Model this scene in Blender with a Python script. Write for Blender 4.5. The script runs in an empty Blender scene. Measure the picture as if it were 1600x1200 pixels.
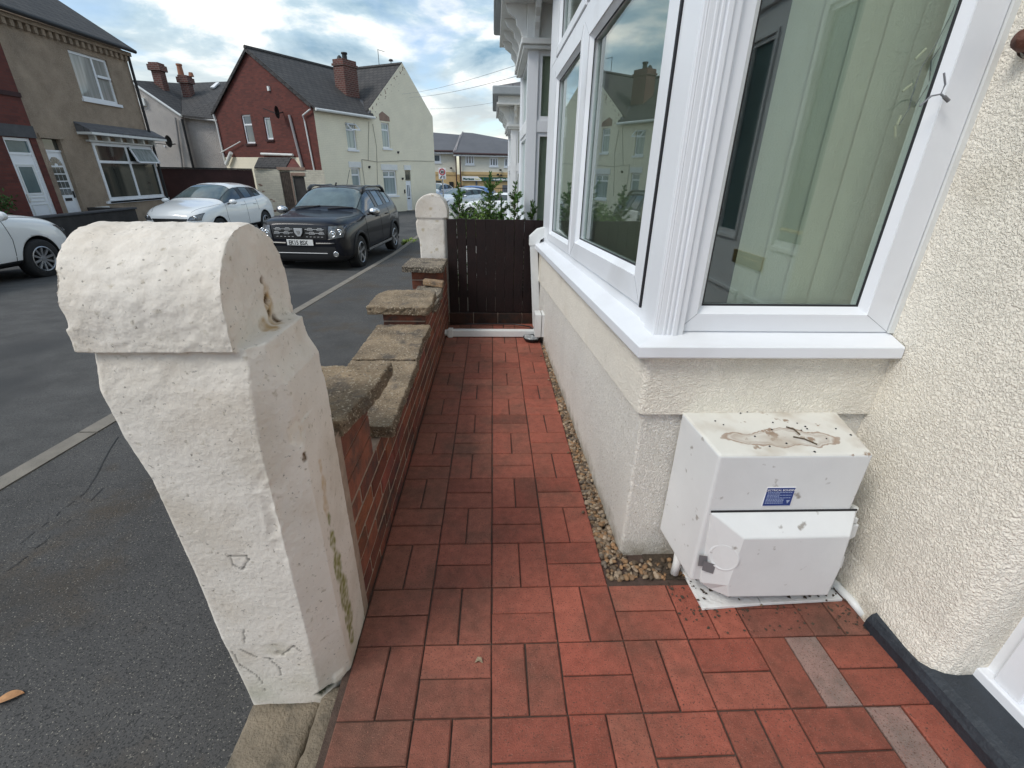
import bpy, bmesh, math, random
from mathutils import Vector, Matrix, noise
from mathutils.bvhtree import BVHTree
random.seed(7)
scene = bpy.context.scene
COL = scene.collection
PI = math.pi
# ------------------------------------------------------------------ camera
H = 1.29
FPX = 713.7
def _n(v): return v.normalized()
_Y = _n(Vector((770.6-800, 330.0, -FPX)))
_Z = -_n(Vector((771-800, -1546.0, -FPX)))
_Y = _n(_Y - _Z*_Y.dot(_Z))
_X = _Y.cross(_Z)
ROT = Matrix((_X, _Y, _Z))            # camera -> world
CAM = Vector((0, 0, H))
cd = bpy.data.cameras.new('camera'); cam = bpy.data.objects.new('camera', cd)
COL.objects.link(cam); scene.camera = cam
cd.sensor_fit = 'HORIZONTAL'; cd.sensor_width = 36; cd.lens = FPX/1600*36
cd.clip_start = 0.02; cd.clip_end = 2000
cam.matrix_world = Matrix.Translation(CAM) @ ROT.to_4x4()
# ------------------------------------------------------------------ sky and sun
SUN_EL, SUN_AZ = math.radians(48), math.radians(-122)   # azimuth from +Y towards +X
w = bpy.data.worlds.new('World'); scene.world = w; w.use_nodes = True
nt = w.node_tree; nt.nodes.clear()
def nd(nt, t, **kw):
    n = nt.nodes.new(t)
    for k, v in kw.items(): setattr(n, k, v)
    return n
sky = nd(nt, 'ShaderNodeTexSky', sky_type='NISHITA', sun_disc=False)
sky.sun_elevation = SUN_EL; sky.sun_rotation = SUN_AZ
tc = nd(nt, 'ShaderNodeTexCoord')
sep = nd(nt, 'ShaderNodeSeparateXYZ'); nt.links.new(tc.outputs['Generated'], sep.inputs[0])
# project direction onto a cloud layer: p = dir.xy/(z+0.12)
za = nd(nt, 'ShaderNodeMath', operation='ADD'); nt.links.new(sep.outputs[2], za.inputs[0]); za.inputs[1].default_value = 0.22
zm = nd(nt, 'ShaderNodeMath', operation='MAXIMUM'); nt.links.new(za.outputs[0], zm.inputs[0]); zm.inputs[1].default_value = 0.05
dx = nd(nt, 'ShaderNodeMath', operation='DIVIDE'); nt.links.new(sep.outputs[0], dx.inputs[0]); nt.links.new(zm.outputs[0], dx.inputs[1])
dy = nd(nt, 'ShaderNodeMath', operation='DIVIDE'); nt.links.new(sep.outputs[1], dy.inputs[0]); nt.links.new(zm.outputs[0], dy.inputs[1])
cv = nd(nt, 'ShaderNodeCombineXYZ'); nt.links.new(dx.outputs[0], cv.inputs[0]); nt.links.new(dy.outputs[0], cv.inputs[1])
cn = nd(nt, 'ShaderNodeTexNoise'); nt.links.new(cv.outputs[0], cn.inputs['Vector'])
cn.inputs['Scale'].default_value = 1.25; cn.inputs['Detail'].default_value = 7; cn.inputs['Roughness'].default_value = 0.52; cn.inputs['Distortion'].default_value = 0.35
cr = nd(nt, 'ShaderNodeValToRGB'); nt.links.new(cn.outputs['Fac'], cr.inputs[0])
cr.color_ramp.elements[0].position = 0.41; cr.color_ramp.elements[1].position = 0.53
cn2 = nd(nt, 'ShaderNodeTexNoise'); nt.links.new(cv.outputs[0], cn2.inputs['Vector'])
cn2.inputs['Scale'].default_value = 1.75; cn2.inputs['Detail'].default_value = 9; cn2.inputs['Roughness'].default_value = 0.58; cn2.inputs['Distortion'].default_value = 0.25
mp = nd(nt, 'ShaderNodeValToRGB'); nt.links.new(cn2.outputs['Fac'], mp.inputs[0])
e = mp.color_ramp.elements
e[0].position = 0.38; e[0].color = (0.20, 0.34, 0.46, 1)
e[1].position = 0.60; e[1].color = (1.03, 1.01, .97, 1)
m_ = e.new(0.5); m_.color = (0.46, 0.59, 0.67, 1)
# warm band low in the sky
hz = nd(nt, 'ShaderNodeMapRange'); nt.links.new(sep.outputs[2], hz.inputs[0])
hz.inputs[1].default_value = 0.02; hz.inputs[2].default_value = 0.20; hz.inputs[3].default_value = 0.75; hz.inputs[4].default_value = 0.0
wm = nd(nt, 'ShaderNodeMixRGB'); nt.links.new(hz.outputs[0], wm.inputs[0]); nt.links.new(mp.outputs[0], wm.inputs[1]); wm.inputs[2].default_value = (0.93, 0.88, 0.76, 1)
bg1 = nd(nt, 'ShaderNodeBackground'); nt.links.new(sky.outputs[0], bg1.inputs[0]); bg1.inputs[1].default_value = 0.15
bg2 = nd(nt, 'ShaderNodeBackground'); nt.links.new(wm.outputs[0], bg2.inputs[0]); bg2.inputs[1].default_value = 1.02
ms = nd(nt, 'ShaderNodeMixShader'); nt.links.new(cr.outputs[0], ms.inputs[0]); nt.links.new(bg1.outputs[0], ms.inputs[1]); nt.links.new(bg2.outputs[0], ms.inputs[2])
wo = nd(nt, 'ShaderNodeOutputWorld'); nt.links.new(ms.outputs[0], wo.inputs[0])
sl = bpy.data.lights.new('sun', 'SUN'); sl.energy = 1.45; sl.angle = math.radians(20); sl.color = (1.0, 0.965, 0.91)
so = bpy.data.objects.new('sun', sl); COL.objects.link(so)
sd = Vector((math.sin(SUN_AZ)*math.cos(SUN_EL), math.cos(SUN_AZ)*math.cos(SUN_EL), math.sin(SUN_EL)))
so.rotation_euler = sd.to_track_quat('Z', 'Y').to_euler(); so.location = sd*50
vs = scene.view_settings; vs.view_transform = 'Standard'; vs.look = 'None'; vs.gamma = 1; vs.exposure = 0.36
scene.cycles.transparent_max_bounces = 16

# ------------------------------------------------------------------ measuring helpers
def ray(u, v): return ROT @ Vector((u-800, -(v-600), -FPX))
def at_z(u, v, z=0.0):
    d = ray(u, v); return CAM + d*((z-H)/d.z)
def at_x(u, v, x):
    d = ray(u, v); return CAM + d*(x/d.x)
def at_y(u, v, y):
    d = ray(u, v); return CAM + d*(y/d.y)
def zpav(y):
    if y < 12: return -0.08-0.042*y
    if y < 30: return -0.584-0.012*(y-12)
    return -0.8
def zroad(x, y):
    t = max(0.0, min(1.0, (-2.5-x)/3.5))
    return zpav(y)-0.105+0.05*math.sin(t*PI/2)
class Frame:
    """upright plane through p with horizontal direction d; s along d, o outwards (left normal * side), z up"""
    def __init__(f, p, d, side=1):
        f.p = Vector((p[0], p[1], 0)); f.d = Vector((d[0], d[1], 0)).normalized()
        f.n = Vector((-f.d.y, f.d.x, 0))*side
    def P(f, s, o, z): return f.p + f.d*s + f.n*o + Vector((0, 0, z))
    def px(f, u, v, o=0.0):
        r = ray(u, v); q = f.p + f.n*o - CAM; t = q.dot(f.n)/r.dot(f.n)
        h = CAM + r*t; return (h-f.p).dot(f.d), h.z

# ------------------------------------------------------------------ materials
def L(nt, a, b): nt.links.new(a, b)
def mat(name, col, rough=0.7, bump=0, bscale=60, var=0.12, vscale=8, metal=0, spec=0.5, coat=0, attr=None, bdist=0.01, bdetail=6, var2=None, col2=None, c2scale=3, c2lo=.5, c2hi=.62):
    m = bpy.data.materials.new(name); m.use_nodes = True; nt = m.node_tree
    b = nt.nodes['Principled BSDF']; b.inputs['Roughness'].default_value = rough
    b.inputs['Metallic'].default_value = metal; b.inputs['Specular IOR Level'].default_value = spec
    b.inputs['Coat Weight'].default_value = coat; b.inputs['Coat Roughness'].default_value = 0.03
    tc = nd(nt, 'ShaderNodeTexCoord'); co = tc.outputs['Object']
    base = nd(nt, 'ShaderNodeRGB'); base.outputs[0].default_value = (*col, 1); out = base.outputs[0]
    if col2 is not None:
        n2 = nd(nt, 'ShaderNodeTexNoise'); L(nt, co, n2.inputs['Vector']); n2.inputs['Scale'].default_value = c2scale; n2.inputs['Detail'].default_value = 8; n2.inputs['Roughness'].default_value = .65
        r2 = nd(nt, 'ShaderNodeMapRange'); L(nt, n2.outputs['Fac'], r2.inputs[0]); r2.inputs[1].default_value = c2lo; r2.inputs[2].default_value = c2hi
        mx = nd(nt, 'ShaderNodeMixRGB'); L(nt, r2.outputs[0], mx.inputs[0]); L(nt, out, mx.inputs[1]); mx.inputs[2].default_value = (*col2, 1); out = mx.outputs[0]
    if attr:
        a = nd(nt, 'ShaderNodeVertexColor', layer_name=attr)
        mx = nd(nt, 'ShaderNodeMixRGB', blend_type='MULTIPLY'); mx.inputs[0].default_value = 1
        L(nt, out, mx.inputs[1]); L(nt, a.outputs[0], mx.inputs[2]); out = mx.outputs[0]
    if var:
        n = nd(nt, 'ShaderNodeTexNoise'); L(nt, co, n.inputs['Vector']); n.inputs['Scale'].default_value = vscale; n.inputs['Detail'].default_value = 9; n.inputs['Roughness'].default_value = .65
        r = nd(nt, 'ShaderNodeMapRange'); L(nt, n.outputs['Fac'], r.inputs[0]); r.inputs[1].default_value = .3; r.inputs[2].default_value = .7
        r.inputs[3].default_value = 1-var; r.inputs[4].default_value = 1+var
        hs = nd(nt, 'ShaderNodeHueSaturation'); L(nt, out, hs.inputs['Color']); L(nt, r.outputs[0], hs.inputs['Value']); out = hs.outputs[0]
    L(nt, out, b.inputs['Base Color'])
    if bump:
        n = nd(nt, 'ShaderNodeTexNoise'); L(nt, co, n.inputs['Vector']); n.inputs['Scale'].default_value = bscale; n.inputs['Detail'].default_value = bdetail; n.inputs['Roughness'].default_value = .6
        bp = nd(nt, 'ShaderNodeBump'); bp.inputs['Strength'].default_value = bump; bp.inputs['Distance'].default_value = bdist
        L(nt, n.outputs['Fac'], bp.inputs['Height']); L(nt, bp.outputs[0], b.inputs['Normal'])
    m['_out'] = 1
    return m
def base_socket(m):
    b = m.node_tree.nodes['Principled BSDF']; return b, b.inputs['Base Color'].links[0].from_socket
def speckle(m, col, scale, lo, hi, kind='noise'):
    """scatter small marks of another colour"""
    nt = m.node_tree; b, s = base_socket(m); tc = nd(nt, 'ShaderNodeTexCoord')
    n = nd(nt, 'ShaderNodeTexNoise'); L(nt, tc.outputs['Object'], n.inputs['Vector']); n.inputs['Scale'].default_value = scale; n.inputs['Detail'].default_value = 3
    r = nd(nt, 'ShaderNodeMapRange'); L(nt, n.outputs['Fac'], r.inputs[0]); r.inputs[1].default_value = lo; r.inputs[2].default_value = hi
    mx = nd(nt, 'ShaderNodeMixRGB'); L(nt, r.outputs[0], mx.inputs[0]); L(nt, s, mx.inputs[1]); mx.inputs[2].default_value = (*col, 1)
    L(nt, mx.outputs[0], b.inputs['Base Color']); return m
def brickmat(name, c1, c2, mortar, bw=.225, bh=.075, ms=.012, bump=.5, rough=.85, rot=False, off=.5, var=.15):
    """brick courses laid by object-space x+y (horizontal run) and z"""
    m = bpy.data.materials.new(name); m.use_nodes = True; nt = m.node_tree; b = nt.nodes['Principled BSDF']; b.inputs['Roughness'].default_value = rough
    tc = nd(nt, 'ShaderNodeTexCoord'); sp = nd(nt, 'ShaderNodeSeparateXYZ'); L(nt, tc.outputs['UV'], sp.inputs[0])
    cb = nd(nt, 'ShaderNodeCombineXYZ'); L(nt, sp.outputs[0], cb.inputs[0]); L(nt, sp.outputs[1], cb.inputs[1])
    br = nd(nt, 'ShaderNodeTexBrick'); L(nt, cb.outputs[0], br.inputs['Vector']); br.offset = off
    br.inputs['Scale'].default_value = 1; br.inputs['Brick Width'].default_value = bw; br.inputs['Row Height'].default_value = bh
    br.inputs['Mortar Size'].default_value = ms/2; br.inputs['Mortar Smooth'].default_value = .2; br.inputs['Bias'].default_value = 0
    br.inputs['Color1'].default_value = (*c1, 1); br.inputs['Color2'].default_value = (*c2, 1); br.inputs['Mortar'].default_value = (*mortar, 1)
    n = nd(nt, 'ShaderNodeTexNoise'); L(nt, tc.outputs['Object'], n.inputs['Vector']); n.inputs['Scale'].default_value = 1.3; n.inputs['Detail'].default_value = 9; n.inputs['Roughness'].default_value = .7
    r = nd(nt, 'ShaderNodeMapRange'); L(nt, n.outputs['Fac'], r.inputs[0]); r.inputs[1].default_value = .3; r.inputs[2].default_value = .7; r.inputs[3].default_value = 1-var; r.inputs[4].default_value = 1+var
    hs = nd(nt, 'ShaderNodeHueSaturation'); L(nt, br.outputs['Color'], hs.inputs['Color']); L(nt, r.outputs[0], hs.inputs['Value'])
    L(nt, hs.outputs[0], b.inputs['Base Color'])
    iv = nd(nt, 'ShaderNodeMath', operation='SUBTRACT'); iv.inputs[0].default_value = 1; L(nt, br.outputs['Fac'], iv.inputs[1])
    bp = nd(nt, 'ShaderNodeBump'); bp.inputs['Strength'].default_value = bump; bp.inputs['Distance'].default_value = .008; L(nt, iv.outputs[0], bp.inputs['Height']); L(nt, bp.outputs[0], b.inputs['Normal'])
    return m
def stucco(name, col, scale=70, strength=1.0, dist=.012, col2=(.55,.52,.45)):
    m = mat(name, col, .85, 0, var=.05, vscale=5, spec=.3)
    nt = m.node_tree; b = nt.nodes['Principled BSDF']; tc = nd(nt, 'ShaderNodeTexCoord')
    n1 = nd(nt, 'ShaderNodeTexNoise'); L(nt, tc.outputs['Object'], n1.inputs['Vector']); n1.inputs['Scale'].default_value = scale; n1.inputs['Detail'].default_value = 2; n1.inputs['Distortion'].default_value = 1.4
    v = nd(nt, 'ShaderNodeTexVoronoi', feature='SMOOTH_F1'); L(nt, tc.outputs['Object'], v.inputs['Vector']); v.inputs['Scale'].default_value = scale*1.3; v.inputs['Smoothness'].default_value = .5
    inv = nd(nt, 'ShaderNodeMath', operation='SUBTRACT'); inv.inputs[0].default_value = 1; L(nt, v.outputs['Distance'], inv.inputs[1])
    rr = nd(nt, 'ShaderNodeMapRange', interpolation_type='SMOOTHSTEP'); L(nt, n1.outputs['Fac'], rr.inputs[0]); rr.inputs[1].default_value = .42; rr.inputs[2].default_value = .60; rr.inputs[4].default_value = 1.0
    im = nd(nt, 'ShaderNodeMath', operation='MULTIPLY'); L(nt, inv.outputs[0], im.inputs[0]); im.inputs[1].default_value = .7
    inv = im
    ad = nd(nt, 'ShaderNodeMath', operation='ADD'); L(nt, rr.outputs[0], ad.inputs[0]); L(nt, inv.outputs[0], ad.inputs[1])
    n3 = nd(nt, 'ShaderNodeTexNoise'); L(nt, tc.outputs['Object'], n3.inputs['Vector']); n3.inputs['Scale'].default_value = scale*4; n3.inputs['Detail'].default_value = 3
    m3 = nd(nt, 'ShaderNodeMath', operation='MULTIPLY_ADD'); L(nt, n3.outputs['Fac'], m3.inputs[0]); m3.inputs[1].default_value = .25; L(nt, ad.outputs[0], m3.inputs[2])
    bp = nd(nt, 'ShaderNodeBump'); bp.inputs['Strength'].default_value = strength; bp.inputs['Distance'].default_value = dist; L(nt, m3.outputs[0], bp.inputs['Height']); L(nt, bp.outputs[0], b.inputs['Normal'])
    return m
M = {}
def foot_dirt(m, col, z1=.16, amt=.75):
    """splashed soil and algae creeping up from the ground in an uneven tide line"""
    nt = m.node_tree; b, s = base_socket(m); tc = nd(nt, 'ShaderNodeTexCoord'); sp = nd(nt, 'ShaderNodeSeparateXYZ'); L(nt, tc.outputs['Object'], sp.inputs[0])
    n = nd(nt, 'ShaderNodeTexNoise'); L(nt, tc.outputs['Object'], n.inputs['Vector']); n.inputs['Scale'].default_value = 14; n.inputs['Detail'].default_value = 8; n.inputs['Roughness'].default_value = .7
    a = nd(nt, 'ShaderNodeMath', operation='MULTIPLY_ADD'); L(nt, n.outputs['Fac'], a.inputs[0]); a.inputs[1].default_value = -z1*2.2; L(nt, sp.outputs[2], a.inputs[2])
    r = nd(nt, 'ShaderNodeMapRange'); L(nt, a.outputs[0], r.inputs[0]); r.inputs[1].default_value = -z1*1.25; r.inputs[2].default_value = -z1*.35; r.inputs[3].default_value = amt; r.inputs[4].default_value = 0
    mx = nd(nt, 'ShaderNodeMixRGB'); L(nt, r.outputs[0], mx.inputs[0]); L(nt, s, mx.inputs[1]); mx.inputs[2].default_value = (*col, 1); L(nt, mx.outputs[0], b.inputs['Base Color'])
M['upvc'] = mat('white_plastic', (.80, .82, .85), .32, .03, 30, .03, 2, spec=.5)
speckle(M['upvc'], (.60, .60, .60), 2.5, .58, .9)
M['upvc_old'] = mat('old_white_plastic', (.72, .73, .71), .42, .05, 60, .07, 7, spec=.5)
M['gasket'] = mat('dark_rubber_seal', (.012, .012, .015), .6, var=0)
M['stucco'] = stucco('cream_pebbledash_render', (.86, .81, .705), 100, .65, .006)
M['stucco_fine'] = stucco('cream_fine_render', (.86, .825, .745), 140, .8, .005)
speckle(M['stucco_fine'], (.52, .45, .34), 95, .62, .74)
speckle(M['stucco_fine'], (.80, .79, .76), 140, .60, .68)
speckle(M['stucco'], (.50, .43, .31), 2.2, .55, .90)
foot_dirt(M['stucco_fine'], (.33, .27, .19), .10, .8); foot_dirt(M['stucco'], (.36, .31, .23), .12, .6)
M['paver'] = mat('red_clay_paver', (.30, .092, .063), .78, .9, 340, .22, 30, spec=.3, attr='tone', bdist=.004, col2=(.15,.068,.048), c2scale=3.4, c2lo=.46, c2hi=.72)
speckle(M['paver'], (.12, .055, .04), 210, .58, .68); speckle(M['paver'], (.32, .14, .10), 260, .60, .72)
M['joint'] = mat('dark_sand_joint', (.085, .055, .042), .95, .6, 300, .3, 60)
M['brick'] = mat('orange_red_brick', (.21, .062, .034), .85, .9, 130, .3, 18, attr='tone', bdist=.008, col2=(.085,.045,.035), c2scale=11, c2lo=.46, c2hi=.64)
M['mortar'] = mat('old_mortar', (.33, .25, .19), .95, .7, 150, .25, 25)
M['sandstone'] = mat('weathered_sandstone', (.34, .265, .175), .95, 1, 120, .28, 14, bdist=.01, col2=(.14,.115,.085), c2scale=6, c2lo=.5, c2hi=.66)
speckle(M['sandstone'], (.50, .46, .36), 210, .62, .72); speckle(M['sandstone'], (.06, .05, .04), 150, .62, .70)
M['sandstone_dark'] = mat('dark_weathered_sandstone', (.22, .18, .13), .95, 1, 120, .28, 14, bdist=.01, col2=(.09,.08,.062), c2scale=6, c2lo=.45, c2hi=.6)
M['asphalt'] = mat('grey_asphalt', (.088, .086, .083), .88, .8, 240, .28, 3.5, bdist=.006, spec=.35)
speckle(M['asphalt'], (.050, .050, .050), 120, .52, .66); speckle(M['asphalt'], (.17, .165, .155), 150, .63, .72); speckle(M['asphalt'], (.055, .055, .055), .55, .50, .60)
M['asphalt_pave'] = mat('dark_footway_asphalt', (.070, .068, .066), .85, .55, 300, .25, 2.2, bdist=.004, spec=.4, col2=(.07,.056,.042), c2scale=1.4)
speckle(M['asphalt_pave'], (.028, .028, .028), 170, .52, .62); speckle(M['asphalt_pave'], (.28, .26, .22), 190, .64, .69)
M['kerb'] = mat('pale_kerb_stone', (.21, .19, .16), .92, .5, 120, .2, 8)
M['wood_dark'] = mat('dark_brown_stained_wood', (.011, .0036, .003), .6, .3, 50, .45, 6, spec=.35)
M['black'] = mat('black_matt', (.012, .012, .013), .6, var=.2)
M['black_gloss'] = mat('black_plastic_gloss', (.012, .012, .013), .3, var=.1)
M['plinth'] = mat('black_masonry_paint', (.022, .028, .036), .5, .5, 40, .25, 12, bdist=.012)
M['concrete'] = mat('grey_concrete', (.22, .20, .17), .95, .7, 120, .25, 6)
M['roof_tile'] = brickmat('dark_grey_roof_tiles', (.045, .043, .043), (.062, .058, .056), (.012, .012, .013), .3, .24, .03, 1.0, .8)
M['slate'] = brickmat('grey_roof_slates', (.10, .10, .108), (.13, .13, .135), (.055, .055, .06), .3, .22, .02, .6, .75)
M['red_brick'] = brickmat('deep_red_brickwork', (.145, .038, .028), (.095, .028, .022), (.090, .040, .034), ms=.01, bump=.35)
M['chimney_brick'] = brickmat('chimney_brickwork', (.095, .038, .030), (.14, .05, .038), (.20, .16, .14), .225, .09, .02)
M['cream_brick'] = brickmat('cream_painted_brickwork', (.70, .65, .50), (.72, .665, .515), (.62, .575, .44), ms=.008, bump=.45, var=.07)
M['cream_brick2'] = brickmat('chipped_cream_brickwork', (.66, .62, .50), (.58, .54, .44), (.50, .46, .38), ms=.012, bump=.8, var=.14)
M['cream_paint'] = brickmat('cream_masonry_paint', (.84, .775, .61), (.85, .785, .62), (.75, .69, .53), ms=.010, bump=.35, var=.06)
M['brown_render'] = mat('brown_roughcast_render', (.38, .295, .22), .95, 1, 30, .22, 2.2, bdist=.06, col2=(.27,.215,.165), c2scale=.9, c2lo=.5, c2hi=.75)
speckle(M['brown_render'], (.42, .35, .27), 26, .56, .68)
M['grey_render'] = mat('pale_grey_roughcast', (.56, .52, .48), .95, 1, 30, .14, 1.6, bdist=.06, col2=(.34,.32,.31), c2scale=.8, c2lo=.5, c2hi=.75)
M['maroon'] = mat('dark_maroon_paint', (.045, .018, .018), .8, .4, 12, .35, 1.5)
M['dark_wall'] = mat('dark_rendered_wall', (.055, .05, .047), .9, .6, 30, .35, 2.5)
M['stone_lintel'] = mat('grey_stone_lintel', (.085, .085, .09), .85, .3, 30, .2, 5)
M['tan_stone'] = mat('pinkish_sandstone', (.30, .20, .155), .9, .3, 30, .15, 5)
M['white_paint'] = mat('white_painted_masonry', (.76, .76, .74), .8, .5, 25, .06, 4, bdist=.02)
M['yellow_render'] = mat('buff_yellow_render', (.56, .40, .20), .85, 0, var=.05)
M['pale_render'] = mat('pale_cream_render', (.70, .67, .57), .85, 0, var=.05)
M['shop_grey'] = mat('grey_shopfront', (.10, .11, .125), .5, var=.2, vscale=1)
M['shop_green'] = mat('dark_green_sign', (.008, .075, .06), .4, var=0)
M['white'] = mat('plain_white', (.80, .80, .80), .5, var=0)
M['silver'] = mat('silver_metal', (.62, .63, .64), .25, metal=1, var=0)
M['chrome'] = mat('bright_chrome', (.85, .86, .87), .12, metal=1, var=0)
M['alloy'] = mat('alloy_wheel', (.42, .43, .45), .35, metal=.8, var=0)
M['tyre'] = mat('tyre_rubber', (.018, .018, .019), .8, var=.2, vscale=20)
M['black_car'] = mat('dark_slate_car_paint', (.004, .005, .010), .4, metal=.0, var=0, coat=.38, spec=.2)
M['white_car'] = mat('white_car_paint', (.86, .87, .86), .3, var=0, coat=1)
M['silver_car'] = mat('silver_white_car_paint', (.62, .65, .68), .3, metal=.2, var=0, coat=1)
M['blue_car'] = mat('blue_car_paint', (.05, .13, .34), .3, var=0, coat=1)
M['carglass'] = mat('tinted_car_glass', (.035, .05, .055), .03, var=.25, vscale=1.3, spec=.9)
M['carglass_pale'] = mat('pale_car_windscreen', (.10, .135, .14), .04, var=.45, vscale=1.6, spec=1)
M['lamp'] = mat('headlamp_lens', (.16, .17, .18), .15, var=.5, vscale=14, spec=.8, metal=.4)
M['plate'] = mat('white_number_plate', (.72, .72, .70), .4, var=0)
M['red'] = mat('sign_red', (.50, .02, .03), .5, var=0)
M['brass'] = mat('polished_brass', (.65, .43, .14), .25, metal=1, var=0)
M['pot'] = mat('terracotta_pot', (.28, .12, .07), .85, .2, 20, .15)
M['bark'] = mat('brown_bark', (.09, .065, .04), .9, .5, 30, .3, 10)
M['leaf'] = mat('evergreen_leaf', (.048, .105, .026), .6, var=0, attr='tone', spec=.4)
M['leaf2'] = mat('bright_green_leaf', (.10, .19, .035), .6, var=0, attr='tone', spec=.4)
M['pebble'] = mat('mixed_river_pebble', (.30, .235, .17), .7, .3, 120, .2, 60, attr='tone', spec=.4)
M['dirt'] = mat('dark_soil', (.075, .055, .038), .95, .8, 120, .35, 20)
M['blue_label'] = mat('blue_label', (.012, .04, .20), .4, var=0)
M['tape'] = mat('grey_tape', (.16, .16, .165), .4, var=.1)
M['blind'] = mat('beige_blind_fabric', (.58, .575, .475), .85, .2, 150, .04, 5)
M['blind_pale'] = mat('pale_blind_fabric', (.66, .64, .54), .85, .2, 150, .04, 5)
M['room'] = mat('dim_room_wall', (.10, .13, .12), .9, var=.1)
M['wire'] = mat('grey_wire', (.22, .23, .25), .6, var=0)
M['led'] = mat('clear_led_cap', (.65, .60, .45), .3, var=0)
M['apple'] = mat('rusty_brown_iron', (.10, .035, .02), .6, .6, 40, .4, 25)
M['foil'] = mat('silver_foil', (.55, .56, .56), .35, .9, 60, .3, 30, metal=.7)
def paneMat(name, c1, c2, sc=9, rough=.05):
    """window seen from far: dim room with hanging curtain folds behind reflective glass"""
    m = bpy.data.materials.new(name); m.use_nodes = True; nt = m.node_tree; b = nt.nodes['Principled BSDF']
    b.inputs['Roughness'].default_value = rough; b.inputs['Specular IOR Level'].default_value = .9
    tc = nd(nt, 'ShaderNodeTexCoord'); mp = nd(nt, 'ShaderNodeMapping'); L(nt, tc.outputs['Object'], mp.inputs[0]); mp.inputs['Scale'].default_value = (1, 1, .06)
    n = nd(nt, 'ShaderNodeTexNoise'); L(nt, mp.outputs[0], n.inputs['Vector']); n.inputs['Scale'].default_value = sc; n.inputs['Detail'].default_value = 3
    r = nd(nt, 'ShaderNodeMapRange'); L(nt, n.outputs['Fac'], r.inputs[0]); r.inputs[1].default_value = .35; r.inputs[2].default_value = .65
    mx = nd(nt, 'ShaderNodeMixRGB'); L(nt, r.outputs[0], mx.inputs[0]); mx.inputs[1].default_value = (*c1, 1); mx.inputs[2].default_value = (*c2, 1)
    L(nt, mx.outputs[0], b.inputs['Base Color']); return m
M['pane_curtain'] = paneMat('curtained_window_glass', (.20, .25, .25), (.36, .42, .42), 9)
M['pane_dark'] = paneMat('dark_window_glass', (.03, .035, .032), (.075, .075, .06), 2)
M['pane_net'] = paneMat('net_curtained_glass', (.24, .24, .22), (.42, .42, .40), 7)
M['pane_blue'] = paneMat('bluish_window_glass', (.05, .07, .09), (.10, .13, .16), 3)
M['pane_obscure'] = mat('obscured_door_glass', (.08, .13, .14), .15, var=.2, vscale=3)
def glassMat():
    m = bpy.data.materials.new('clear_window_glass'); m.use_nodes = True; nt = m.node_tree; nt.nodes.clear()
    o = nd(nt, 'ShaderNodeOutputMaterial'); mx = nd(nt, 'ShaderNodeMixShader'); fr = nd(nt, 'ShaderNodeFresnel'); ge = nd(nt, 'ShaderNodeNewGeometry'); mr = nd(nt, 'ShaderNodeMapRange'); L(nt, ge.outputs['Backfacing'], mr.inputs[0]); mr.inputs[3].default_value = 1.85; mr.inputs[4].default_value = 1/1.85; L(nt, mr.outputs[0], fr.inputs[0])
    t = nd(nt, 'ShaderNodeBsdfTransparent'); t.inputs[0].default_value = (.85, .90, .875, 1)
    g = nd(nt, 'ShaderNodeBsdfGlossy'); g.inputs['Roughness'].default_value = 0.0; g.inputs[0].default_value = (.93, .98, .96, 1)
    L(nt, fr.outputs[0], mx.inputs[0]); L(nt, t.outputs[0], mx.inputs[1]); L(nt, g.outputs[0], mx.inputs[2]); L(nt, mx.outputs[0], o.inputs[0]); return m
M['glass'] = glassMat()

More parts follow.
